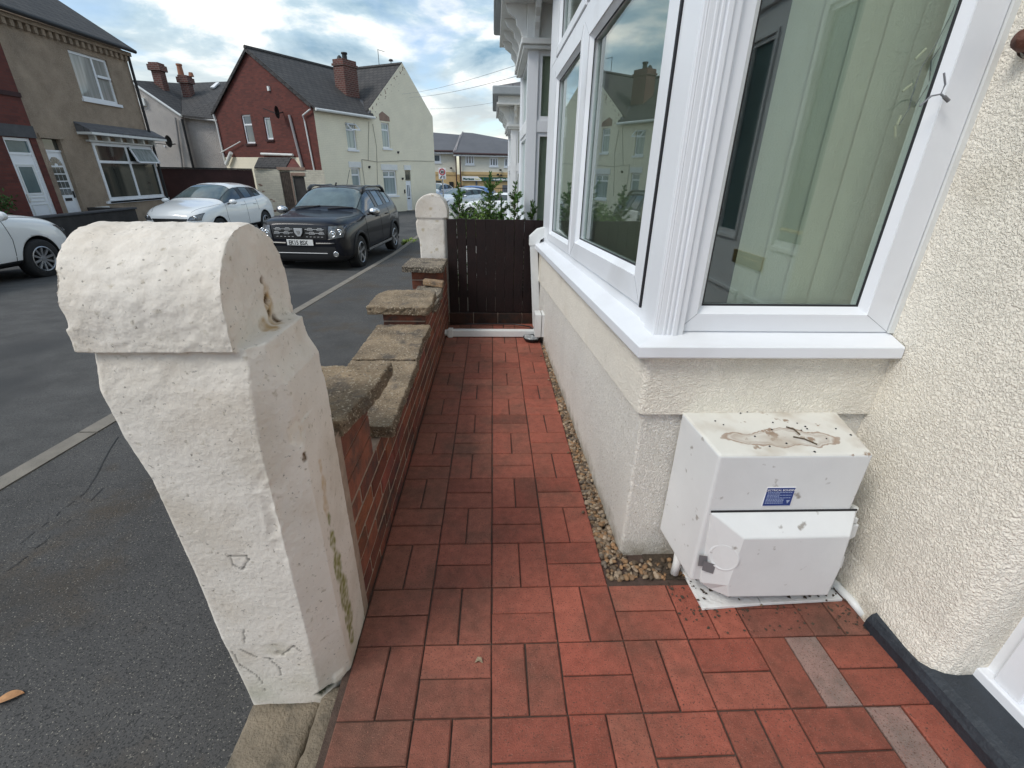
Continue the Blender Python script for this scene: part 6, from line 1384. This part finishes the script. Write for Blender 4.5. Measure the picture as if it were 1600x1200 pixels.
def wheel(root, x, y, r, wd, side, spokes, rim='alloy', hub=.62):
    mb = MB(); w2 = wd/2; pr = [(r*hub, -w2*.9), (r*.90, -w2), (r*.985, -w2*.8), (r, -w2*.4), (r, w2*.4), (r*.985, w2*.8), (r*.90, w2), (r*hub, w2*.9)]
    mb.lathe(pr, (x, y, r), 'y', 32); t = mb.build('wheel', M['tyre'], root, smooth=True, local=True)
    o = side; mb = MB(); R = r*hub*1.03
    mb.lathe([(R, o*w2*.92), (R*.93, o*w2*.94), (R*.90, o*w2*.55), (R*.86, o*w2*.30), (0, o*w2*.25)], (x, y, r), 'y', 32); b = mb.build('rim', M['black_gloss'], t, smooth=True)
    mb = MB()
    mb.lathe([(R*1.0, o*w2*.93), (R*.94, o*w2*.99), (R*.90, o*w2*.90), (R*.9, o*w2*.7)], (x, y, r), 'y', 32); mb.lathe([(R*.20, o*w2*.6), (R*.18, o*w2*.80), (0, o*w2*.82)], (x, y, r), 'y', 16)
    for k in range(spokes):
        a = 2*PI*k/spokes+.2; ca, sa = math.cos(a), math.sin(a); wA, wB = R*.11 if spokes < 8 else R*.07, R*.16 if spokes < 8 else R*.09
        P_ = lambda rr, t_, h: Vector((x+rr*ca-t_*sa, y+o*h, r+rr*sa+t_*ca))
        mb.prism([P_(R*.12, -wA, w2*.74), P_(R*.12, wA, w2*.74), P_(R*.94, wB, w2*.90), P_(R*.94, -wB, w2*.90)], (0, -o*.03, 0))
    mb.build('spokes', M[rim], b, local=True)
def proj_patch(bvh, quad, axis, off, N=8, th=.0):
    """bilinear patch (a,b,c,d given in the plane) dropped on the body from outside; axis 'x' = from the nose, 'y+'/'y-' from a side"""
    mb = MB(); g = []
    for i in range(N+1):
        for j in range(N+1):
            s, t = i/N, j/N; a, b, c, d = [Vector(q) for q in quad]; p = a*(1-s)*(1-t)+b*s*(1-t)+c*s*t+d*(1-s)*t
            if axis == 'x': org, dr = Vector((4, p.x, p.y)), Vector((-1, 0, 0))
            elif axis == '-x': org, dr = Vector((-4, p.x, p.y)), Vector((1, 0, 0))
            elif axis == 'y+': org, dr = Vector((p.x, 3, p.y)), Vector((0, -1, 0))
            elif axis == 'y-': org, dr = Vector((p.x, -3, p.y)), Vector((0, 1, 0))
            h = bvh.ray_cast(org, dr)
            if h[0] is None: h = (org+dr*3, -dr)
            g.append(h[0]-dr*off)
    fs = [(i*(N+1)+j, i*(N+1)+j+1, (i+1)*(N+1)+j+1, (i+1)*(N+1)+j) for i in range(N) for j in range(N)]
    mb.add(g, fs); return mb
def proj_line(mb, bvh, pts, axis, r, off=0.0, N=10):
    q = []
    for a, b in zip(pts, pts[1:]):
        for k in range(N+1):
            p = Vector(a).lerp(Vector(b), k/N)
            if axis == 'x': org, dr = Vector((4, p.x, p.y)), Vector((-1, 0, 0))
            elif axis == 'y+': org, dr = Vector((p.x, 3, p.y)), Vector((0, -1, 0))
            elif axis == 'y-': org, dr = Vector((p.x, -3, p.y)), Vector((0, 1, 0))
            elif axis == 'z': org, dr = Vector((p.x, p.y, 3)), Vector((0, 0, -1))
            h = bvh.ray_cast(org, dr)
            if h[0] is not None: q.append(h[0]-dr*off)
    if len(q) > 1: mb.tube(q, r, 5)
def mirrors(root, x, y, z, mt, sc=1):
    for s in (1, -1):
        mb = MB(); c = Vector((x, s*(y+.13), z)); mb.lathe([(0, .09), (.06, .08), (.095, .03), (.10, -.04), (.085, -.06), (0, -.06)], (0, 0, 0), 'x', 14)
        mb.v = [Vector((v.x*.9, v.y*1.25, v.z*.85))*sc+c for v in mb.v]; m = mb.build('mirror', mt, root, smooth=True, local=True)
        mb = MB(); mb.tube([Vector((x-.0, s*(y-.03), z-.06)), Vector((x, s*(y+.1), z-.03))], .028, 6); mb.build('mirror_arm', M['black'], m, local=True)
def place(root, x, y, heading, z=None):
    root.location = (x, y, zroad(x, y)+.0 if z is None else z); root.rotation_euler = (0, 0, heading)

# ---- dark off-roader facing us
M['badge'] = mat('satin_grey_trim', (.42, .43, .44), .4, var=0)
suv = thing('parked_car', 'dark slate four wheel drive with roof rails parked facing us, plate EK15 BSX', 'car')
R_ = [(2.17, .36, .62, .50, .70, .62, .88, .52, .93, .40, .94), (2.13, .27, .80, .52, .74, .78, .94, .68, .99, .54, 1.00), (2.02, .24, .87, .56, .82, .84, 1.00, .75, 1.04, .60, 1.05), (1.80, .24, .90, .58, .88, .87, 1.03, .79, 1.08, .65, 1.09),
      (1.35, .26, .905, .60, .92, .89, 1.05, .80, 1.09, .68, 1.11), (.98, .27, .91, .60, .96, .895, 1.07, .82, 1.11, .71, 1.14), (.86, .27, .91, .60, .97, .895, 1.08, .83, 1.14, .73, 1.17),
      (.30, .27, .91, .60, .98, .895, 1.10, .82, 1.46, .66, 1.53), (.12, .27, .91, .60, .98, .895, 1.10, .82, 1.52, .64, 1.59), (-.22, .27, .91, .60, .99, .895, 1.11, .82, 1.555, .635, 1.625), (-.30, .27, .91, .60, .99, .895, 1.11, .82, 1.56, .635, 1.63),
      (-.98, .27, .91, .60, 1.00, .895, 1.13, .82, 1.55, .63, 1.62), (-1.08, .27, .91, .60, 1.01, .895, 1.14, .82, 1.545, .63, 1.615), (-1.60, .27, .90, .60, 1.02, .885, 1.18, .80, 1.50, .62, 1.59), (-1.74, .28, .895, .60, 1.02, .875, 1.20, .79, 1.46, .62, 1.57),
      (-1.98, .30, .88, .60, 1.00, .86, 1.16, .77, 1.34, .66, 1.44), (-2.10, .34, .85, .60, .96, .83, 1.06, .75, 1.10, .68, 1.12), (-2.15, .40, .78, .58, .84, .76, .92, .68, .96, .60, .98)]
tags = {(9, 5): 1, (11, 5): 1, (7, 5): 2, (8, 5): 2, (10, 5): 2, (12, 5): 2, (6, 6): 3, (6, 7): 3, (7, 6): 3, (7, 7): 3, (6, 5): 2}
for i in range(len(R_)-1): tags[(i, 0)] = 1; tags[(i, 1)] = 1
sh = car_shell(R_, (1.33, -1.34), .345, .41, tags); body, bv = split_shell(sh, M['black_car'], suv, {2: 'side_window', 3: 'windscreen'})
for wx in (1.33, -1.34):
    for s in (1, -1): wheel(suv, wx, s*.795, .345, .22, s, 5)
for wx in (1.33, -1.34):
    for s in (1, -1):
        mb = MB(); q = []
        for k in range(25):
            a = PI*(-.06+1.12*k/24); x, z = wx+.415*math.cos(a), .345+.415*math.sin(a); h = bv.ray_cast(Vector((x+.012*math.cos(a), s*3, z+.012*math.sin(a))), Vector((0, -s, 0)))
            q.append(Vector((x, s*(abs(h[0].y) if h[0] else .88), z)))
        mb.tube(q, .034, 6); mb.build('wheel_arch', M['black'], suv, smooth=True, local=True)
for s in (1, -1): mb = MB(); mb.prism([(.92, s*.905, .30), (-.92, s*.905, .30), (-.92, s*.93, .33), (.92, s*.93, .33)], (0, 0, .05)); mb.build('side_sill', M['silver'], suv, local=True)
# front: grille, lamps, plate, bumper, skid plate
g = proj_patch(bv, [(-.52, .70), (.52, .70), (.55, .935), (-.55, .935)], 'x', .006, 12); gr = g.build('grille', M['black_gloss'], suv, smooth=True, local=True)
mb = MB()
for row, z in enumerate((.885, .815)):
    for s in (1, -1):
        a, b = .12*s, .49*s; proj_line(mb, bv, [(a, z), (b, z)], 'x', .005, .016)
        for k in range(2):
            c = s*(.22+.19*k+(.03 if row else 0)); hw, hh_ = .052, .020
            proj_line(mb, bv, [(c-hw, z-hh_), (c-hw*.7, z+hh_), (c+hw*.7, z+hh_), (c+hw, z-hh_), (c-hw, z-hh_)], 'x', .0045, .018, 3)
for s in (1, -1):
    for k in range(5): proj_line(mb, bv, [(s*(.14+.075*k)-.02, .745), (s*(.14+.075*k)+.02, .745)], 'x', .004, .010, 2)
mb.build('chrome_bars', M['badge'], gr, local=True)
h = bv.ray_cast(Vector((4, 0, .78)), Vector((-1, 0, 0)))[0]; mb = MB(); x_ = h.x+.03
mb.prism([(x_, -.085, .905), (x_, .085, .905), (x_, .076, .82), (x_, .03, .755), (x_, -.03, .755), (x_, -.076, .82)], (.02, 0, 0)); em = mb.build('emblem', M['badge'], gr, local=True, bevel=.006)
mb = MB(); mb.prism([(x_+.021, -.040, .860), (x_+.021, .040, .860), (x_+.021, .02, .795), (x_+.021, -.02, .795)], (.002, 0, 0)); mb.build('emblem_field', M['silver'], em, local=True)
for s in (1, -1):
    g = proj_patch(bv, [(s*.55, .70), (s*.82, .74), (s*.85, .95), (s*.57, .955)], 'x', .008, 10); hl_ = g.build('headlight', M['lamp'], suv, smooth=True, local=True)
    mb = MB()
    for (yy, zz, r_) in ((s*.65, .80, .062), (s*.76, .835, .055)):
        h = bv.ray_cast(Vector((4, yy, zz)), Vector((-1, 0, 0)))[0]; mb.lathe([(r_, .0), (r_*.95, .016), (r_*.7, .012), (r_*.62, .004), (r_*.3, .012), (0, .016)], h+Vector((.004, 0, 0)), 'x', 18)
    mb.build('bulb_bowl', M['chrome'], hl_, smooth=True, local=True)
    mb = MB(); proj_line(mb, bv, [(s*.55, .70), (s*.82, .74), (s*.85, .95), (s*.57, .955), (s*.55, .70)], 'x', .007, .008, 6); mb.build('seal', M['black_gloss'], hl_, local=True)
    h = bv.ray_cast(Vector((4, s*.66, .42)), Vector((-1, 0, 0)))[0]; mb = MB(); mb.lathe([(.055, .0), (.052, .014), (.04, .010), (0, .016)], h, 'x', 16); mb.build('fog_light', M['chrome'], suv, smooth=True, local=True)
g = proj_patch(bv, [(-.72, .30), (.72, .30), (.66, .56), (-.66, .56)], 'x', .004, 14); g.build('lower_grille', M['black'], suv, smooth=True, local=True)
mb = MB(); proj_line(mb, bv, [(-.66, .625), (-.30, .62)], 'x', .018, .006); proj_line(mb, bv, [(.30, .62), (.66, .625)], 'x', .018, .006); mb.build('bumper_trim', M['black_gloss'], suv, local=True)
mb = MB(); proj_line(mb, bv, [(-.50, .435), (.50, .435)], 'x', .009, .012); mb.build('skid_bar', M['badge'], suv, local=True)
h = bv.ray_cast(Vector((4, 0, .58)), Vector((-1, 0, 0)))[0]; px_ = h.x+.035
mb = MB(); mb.box(px_, px_+.008, -.26, .26, .585, .696); pl = mb.build('number_plate', M['plate'], suv, bevel=.004, local=True)
text('lettering', 'EK15 BSX', M['black'], .112, (px_+.010, -.222, .600), (0, 1, 0), (0, 0, 1), pl, .001, local=True, bold=.0022, sx=.80)
mirrors(suv, .66, .90, 1.12, M['silver'])
mb = MB()
for s in (1, -1):
    mb = MB(); rl = []
    for x, dz in ((.16, .0), (.06, .06), (-.08, .105), (-.30, .11), (-.60, .10), (-.95, .10), (-1.25, .11), (-1.45, .07), (-1.60, .0)):
        h = bv.ray_cast(Vector((x, s*.62, 3)), Vector((0, 0, -1)))[0]; rl.append(Vector((x, s*.62, h.z+dz)))
    mb.tube(rl, [.03, .045, .040, .022, .020, .020, .036, .04, .03], 8)
    mb.build('roof_rail', M['black_gloss'], suv, smooth=True, local=True)
mb = MB(); mb.tube([(.02, 0, 1.62), (-.03, 0, 1.67)], .02, 6); mb.tube([(-.7, 0, 1.62), (-1.0, 0, 1.95)], .006, 4); mb.build('aerial', M['black'], suv, local=True)
mb = MB(); 
for pts in ([(.90, -.62), (.80, -.10)], [(.90, .10), (.80, .62)]): proj_line(mb, bv, pts, 'z', .011, .016)
mb.build('wiper', M['black'], suv, local=True)
mb = MB()
for s, ax in ((1, 'y+'), (-1, 'y-')):
    proj_line(mb, bv, [(.78, .42), (.84, .75), (.80, 1.07)], ax, .0045); proj_line(mb, bv, [(-.26, .40), (-.26, 1.10)], ax, .0045); proj_line(mb, bv, [(-1.02, .80), (-1.03, 1.12)], ax, .0045); proj_line(mb, bv, [(.80, .40), (-.85, .40)], ax, .0045)
proj_line(mb, bv, [(1.9, -.66), (1.4, -.76), (.95, -.80)], 'z', .004); proj_line(mb, bv, [(1.9, .66), (1.4, .76), (.95, .80)], 'z', .004); proj_line(mb, bv, [(-.62, .92), (.62, .92)], 'x', .004)
mb.build('panel_gap', M['black'], suv, local=True)
for s, ax in ((1, 'y+'), (-1, 'y-')):
    for x in (-.05, -.82):
        h = bv.ray_cast(Vector((x, s*3, .98)), Vector((0, -s, 0)))[0]; mb = MB(); mb.tube([h+Vector((-.09, 0, 0)), h+Vector((-.07, s*.03, 0)), h+Vector((.07, s*.03, 0)), h+Vector((.09, 0, 0))], .013, 6); mb.build('door_handle', M['black_car'], suv, smooth=True, local=True)
SX, SYY, SH = -3.62, 11.62, -PI/2+math.radians(-4)
place(suv, SX, SYY, SH, zroad(-3.4, 11.6)-.0)
suv.rotation_euler = (0, 0, SH)

# ---- rounded crossover (white), coupe-ish saloon shared by distant cars
def soft_car(root, paint, wl=1.31, wheels_r=.335, spokes=5, det=True, rows=None, glass=None, rails=False):
    R_ = rows or [(2.16, .34, .50, .48, .60, .52, .68, .46, .72, .38, .73), (2.10, .24, .72, .50, .66, .72, .76, .64, .80, .52, .82), (1.95, .22, .82, .54, .74, .80, .85, .74, .90, .60, .92), (1.70, .22, .87, .58, .82, .85, .94, .80, .99, .64, 1.00),
          (1.30, .24, .895, .60, .88, .88, 1.00, .83, 1.05, .68, 1.07), (1.02, .25, .90, .60, .92, .885, 1.03, .84, 1.08, .72, 1.11), (.92, .25, .90, .60, .93, .885, 1.04, .84, 1.11, .74, 1.14),
          (.34, .25, .90, .60, .95, .885, 1.06, .83, 1.38, .66, 1.45), (.08, .25, .90, .60, .95, .885, 1.07, .825, 1.47, .63, 1.54), (-.22, .25, .90, .60, .96, .885, 1.08, .82, 1.51, .61, 1.58), (-.30, .25, .90, .60, .96, .885, 1.08, .82, 1.515, .61, 1.585),
          (-.92, .25, .90, .60, .98, .885, 1.11, .82, 1.50, .60, 1.58), (-1.00, .25, .90, .60, .98, .885, 1.12, .815, 1.49, .60, 1.575), (-1.48, .26, .89, .60, 1.02, .875, 1.19, .79, 1.40, .59, 1.53), (-1.62, .26, .885, .60, 1.02, .87, 1.22, .77, 1.36, .58, 1.50),
          (-1.92, .28, .87, .60, 1.00, .85, 1.14, .74, 1.24, .60, 1.34), (-2.06, .34, .84, .60, .94, .82, 1.02, .72, 1.06, .62, 1.09), (-2.12, .40, .76, .56, .80, .74, .88, .64, .92, .56, .94)]
    tg = {(7, 5): 2, (8, 5): 2, (6, 5): 2, (10, 5): 2, (12, 5): 2, (6, 6): 3, (6, 7): 3, (7, 6): 3, (7, 7): 3, (14, 6): 2, (14, 7): 2, (9, 5): 1, (11, 5): 1}
    for i in range(len(R_)-1): tg[(i, 0)] = 1; tg[(i, 1)] = 1
    sh = car_shell(R_, (wl, -wl), wheels_r, wheels_r+.055, tg); body, bv = split_shell(sh, paint, root, {2: 'side_window', 3: 'windscreen'})
    for wx in (wl, -wl):
        for s in (1, -1): wheel(root, wx, s*.785, wheels_r, .21, s, spokes)
    for s in (1, -1):
        g = proj_patch(bv, [(s*.50, .66), (s*.78, .66), (s*.80, .84), (s*.56, .75)], 'x', .008, 8); hl_ = g.build('headlight', M['lamp'], root, smooth=True, local=True)
        g = proj_patch(bv, [(s*.56, .80), (s*.80, .80), (s*.78, 1.02), (s*.60, 1.0)], '-x', .008, 6); g.build('tail_light', M['red'], root, smooth=True, local=True)
        if det:
            mb = MB(); h = bv.ray_cast(Vector((4, s*.66, .72)), Vector((-1, 0, 0)))[0]; mb.lathe([(.06, .0), (.055, .014), (.03, .006), (0, .014)], h, 'x', 14); mb.build('bulb_bowl', M['chrome'], hl_, smooth=True, local=True)
            mb = MB(); proj_line(mb, bv, [(s*.50, .66), (s*.78, .66), (s*.80, .84), (s*.56, .75), (s*.50, .66)], 'x', .006, .008, 5); mb.build('seal', M['black_gloss'], hl_, local=True)
    g = proj_patch(bv, [(-.44, .60), (.44, .60), (.50, .70), (-.50, .70)], 'x', .006, 8); g.build('grille', M['black_gloss'], root, smooth=True, local=True)
    g = proj_patch(bv, [(-.60, .28), (.60, .28), (.55, .42), (-.55, .42)], 'x', .006, 8); g.build('lower_grille', M['black'], root, smooth=True, local=True)
    h = bv.ray_cast(Vector((4, 0, .5)), Vector((-1, 0, 0)))[0]; mb = MB(); mb.box(h.x, h.x+.02, -.26, .26, .45, .56); mb.build('number_plate', M['plate'], root, local=True)
    mirrors(root, .70, .89, 1.08, paint, .9)
    if det:
        mb = MB()
        for s, ax in ((1, 'y+'), (-1, 'y-')):
            proj_line(mb, bv, [(.82, .36), (.88, .7), (.84, 1.03)], ax, .005); proj_line(mb, bv, [(-.25, .36), (-.26, 1.07)], ax, .005); proj_line(mb, bv, [(-.96, .75), (-.96, 1.10)], ax, .005); proj_line(mb, bv, [(.82, .36), (-.88, .36)], ax, .005)
        proj_line(mb, bv, [(2.0, -.55), (1.5, -.76), (1.0, -.82)], 'z', .004); proj_line(mb, bv, [(2.0, .55), (1.5, .76), (1.0, .82)], 'z', .004)
        mb.build('panel_gap', M['black'], root, local=True)
        for s in (1, -1):
            for x in (-.08, -.80):
                h = bv.ray_cast(Vector((x, s*3, .96)), Vector((0, -s, 0)))[0]; mb = MB(); mb.tube([h+Vector((-.09, 0, 0)), h+Vector((-.07, s*.03, 0)), h+Vector((.07, s*.03, 0)), h+Vector((.09, 0, 0))], .012, 6); mb.build('door_handle', paint, root, smooth=True, local=True)
    return bv
def clone(src, label, mats):
    r = src.copy(); COL.objects.link(r); r['label'] = label
    def rec(a, pa):
        for ch in [c for c in bpy.data.objects if c.parent == a and c.name in allnames]:
            c = ch.copy(); COL.objects.link(c); c.parent = pa
            if mats and any(s.material in mats for s in c.material_slots if s.material):
                c.data = c.data.copy()
                for i, mm in enumerate(c.data.materials):
                    if mm in mats: c.data.materials[i] = mats[mm]
            rec(ch, c)
    allnames = {o.name for o in bpy.data.objects}
    rec(src, r); return r
wsuv = thing('parked_car', 'white crossover car turned out beyond the maroon wall, behind the big gatepost', 'car')
soft_car(wsuv, M['white_car'])
place(wsuv, -8.85, 15.9, -PI/2-math.radians(3)); wsuv.location.z = -.72
hatch = thing('parked_car', 'white hatchback cut off by the left edge, pointing away along the far kerb', 'car')
soft_car(hatch, M['white_car'], spokes=10, wheels_r=.33)
place(hatch, -8.68, 7.12, PI/2+math.radians(0)); hatch.location.z = zroad(-6, 8)-.06
coupe = clone(wsuv, 'silvery white car parked beyond the junction, partly behind the shrubs', {M['white_car']: M['silver_car']})
coupe.location = (-2.0, 30.0, -.90); coupe.rotation_euler = (0, 0, -PI/2+math.radians(-38)); coupe.scale = (1, 1, .86)
c2 = clone(wsuv, 'pale car furthest back, seen between the cream house and the half-round gatepost', {M['white_car']: M['silver_car']}); c2.location = (-4.4, 37.5, -.92); c2.rotation_euler = (0, 0, -PI/2+math.radians(-20)); c2.scale = (1, 1, .92)
c3 = clone(wsuv, 'blue car parked before the shopfront, its roof showing above the white car', {M['white_car']: M['blue_car']}); c3.location = (-1.9, 36.2, -.92); c3.rotation_euler = (0, 0, PI-.2); c3.scale = (1, 1, .86)
c4 = clone(wsuv, 'white car parked side-on behind the shrubs, before the low reddish wall', {}); c4.location = (.15, 25.6, -.88); c4.rotation_euler = (0, 0, PI-.12); c4.scale = (.9, 1, .80)

# ================================================================== GARDEN BEYOND THE FENCE
rs_ = random.Random(21)
def conifer(x, y, z0, ztop, rad, n, label, dense=1.0, tone=(.5, 1.5), mt='leaf', leafs=.034):
    root = thing('evergreen_shrub', label, 'shrub', (x, y, z0))
    st = MB(); lf = MB(); hgt = ztop-z0
    st.tube([(x, y, z0), (x+rs_.uniform(-.02, .02), y, z0+hgt*.5), (x+rs_.uniform(-.02, .02), y, ztop-.04)], [.014, .009, .003], 6)
    for k in range(n):
        t = (k+.5)/n; zz = z0+hgt*(.12+.80*t); a = k*2.4+rs_.uniform(-.4, .4); ln = rad*(1.15-.75*t)*rs_.uniform(.6, 1.15)
        d = Vector((math.cos(a), math.sin(a), rs_.uniform(.45, 1.1))).normalized(); p0 = Vector((x, y, zz)); prev = p0
        m = 7
        pts = [p0+d*ln*q/m+Vector((0, 0, .05*ln*(q/m)**2)) for q in range(m+1)]
        st.tube(pts, [.004*(1-q/(m+1)) for q in range(m+1)], 4)
        tt = rs_.uniform(*tone)
        for q in range(1, m+1):
            for side in range(int(9*dense)):
                b = Vector((rs_.gauss(0, 1), rs_.gauss(0, 1), rs_.gauss(0, 1))); b = (b-d*b.dot(d)).normalized(); dr = (b*.75+d*.8).normalized(); s = leafs*rs_.uniform(.6, 1.3)*(1.1-.4*q/m)
                w_ = dr.cross(Vector((rs_.gauss(0, 1), rs_.gauss(0, 1), rs_.gauss(0, 1)))).normalized()*s*.17; p = pts[q]-d*ln/m*rs_.random(); t2 = tt*rs_.uniform(.7, 1.3); lf.col = (t2*rs_.uniform(.8, 1.3), t2, t2*.8)
                lf.add([p, p+dr*s*.5+w_, p+dr*s, p+dr*s*.5-w_], [(0, 1, 2, 3)])
    # leading shoot
    for q in range(int(40*dense)):
        t = rs_.random(); p = Vector((x, y, ztop-.18*t)); dr = Vector((rs_.gauss(0, .5), rs_.gauss(0, .5), 1)).normalized(); s = leafs*1.2; w_ = dr.cross(Vector((rs_.gauss(0, 1), rs_.gauss(0, 1), 0))).normalized()*s*.2; lf.col = (1.1, 1.1, .8)
        lf.add([p, p+dr*s*.5+w_, p+dr*s, p+dr*s*.5-w_], [(0, 1, 2, 3)])
    st.build('trunk', M['bark'], root); lf.build('foliage', M[mt], root)
for (u, vt, y, rad, n, lb) in ((716, 292, 4.75, .15, 24, 'leftmost upright evergreen shrub over the fence, in front of the silvery car'), (766, 275, 4.9, .20, 34, 'tallest upright evergreen shrub over the middle of the fence'),
                               (805, 291, 4.6, .17, 24, 'upright evergreen shrub over the fence just left of the white bay posts'), (832, 322, 4.65, .13, 18, 'short evergreen shrub beside the bay edge at the right end of the fence'), (872, 285, 4.9, .16, 22, 'evergreen shrub hidden behind the bay, seen mirrored in the window'), (784, 318, 4.45, .13, 18, 'low sprig of evergreen between the tallest shrub and the white stones')):
    p = at_y(u, vt-5, y); conifer(p.x, y, -.1, p.z, rad*1.5, int(n*1.7), lb, tone=(.8, 2.3))
p = at_y(742, 322, 4.75)
root = thing('shrub', 'rounded bright green bush in the middle behind the dark fence', 'shrub', (p.x, 4.75, -.1))
mb = MB(); 
for k in range(26): leafball(mb, (p.x+rs_.uniform(-.13, .13), 4.75+rs_.uniform(-.12, .12), p.z-.10+rs_.uniform(-.22, .07)), .09, 75, .035, rnd=rs_, asp=3.2, tone=(.35, 1.5))
mb.build('foliage', M['leaf2'], root); mb = MB()
for k in range(7): mb.tube([(p.x, 4.75, -.1), (p.x+rs_.uniform(-.1, .1), 4.75, .3), (p.x+rs_.uniform(-.14, .14), 4.75, p.z-.1)], [.01, .008, .004], 5)
mb.build('stem', M['bark'], root)
# white painted rubble wall in the next garden
root = thing('garden_wall', 'low white painted rubble wall glimpsed behind the shrubs over the fence', 'wall', (0, 6.9, -.3))
mb = MB(); mb.box(-.42, 1.2, 6.75, 6.95, -.6, .42); mb.build('core', M['white_paint'], root)
for i in range(9):
    x = -.36+i*.165; r = .10+rs_.uniform(-.02, .02); mb = MB(); c = Vector((x, 6.84, .44+rs_.uniform(0, .05)))
    vs = []
    for p_ in IV: q = p_*(1+.35*noise.noise(p_*1.1+Vector((i*7, 0, 0)))); vs.append(c+Vector((q.x*r, q.y*r, q.z*r*.8)))
    mb.add(vs, IF); mb.build('white_stone', M['white_paint'], root, smooth=True)
root = thing('garden_wall', 'pointed white painted end stone right behind the half-round gatepost', 'wall', (-.42, 5.0, -.3))
a, b, c = at_y(700, 323, 4.9), at_y(716, 340, 4.9), at_y(700, 345, 4.9)
mb = MB(); mb.prism([a, b+Vector((0, 0, -.02)), b+Vector((0, 0, -.6)), c+Vector((0, 0, -.6)), a+Vector((-.1, 0, -.02)), ], (0, .12, 0)); mb.build('coping_stone', M['white_paint'], root, bevel=.01)
mb = MB(); mb.box(-.62, -.44, 4.42, 12.5, -.7, .12); mb.build('brickwork', M['cream_brick2'], root)
mb = MB(); mb.box(-.43, 1.2, 4.25, 12.5, -.9, -.22); o = mb.build('next_garden', M['concrete']); tag(o, kind='structure')
# far screen of trees and roofs beyond the shop for other viewpoints
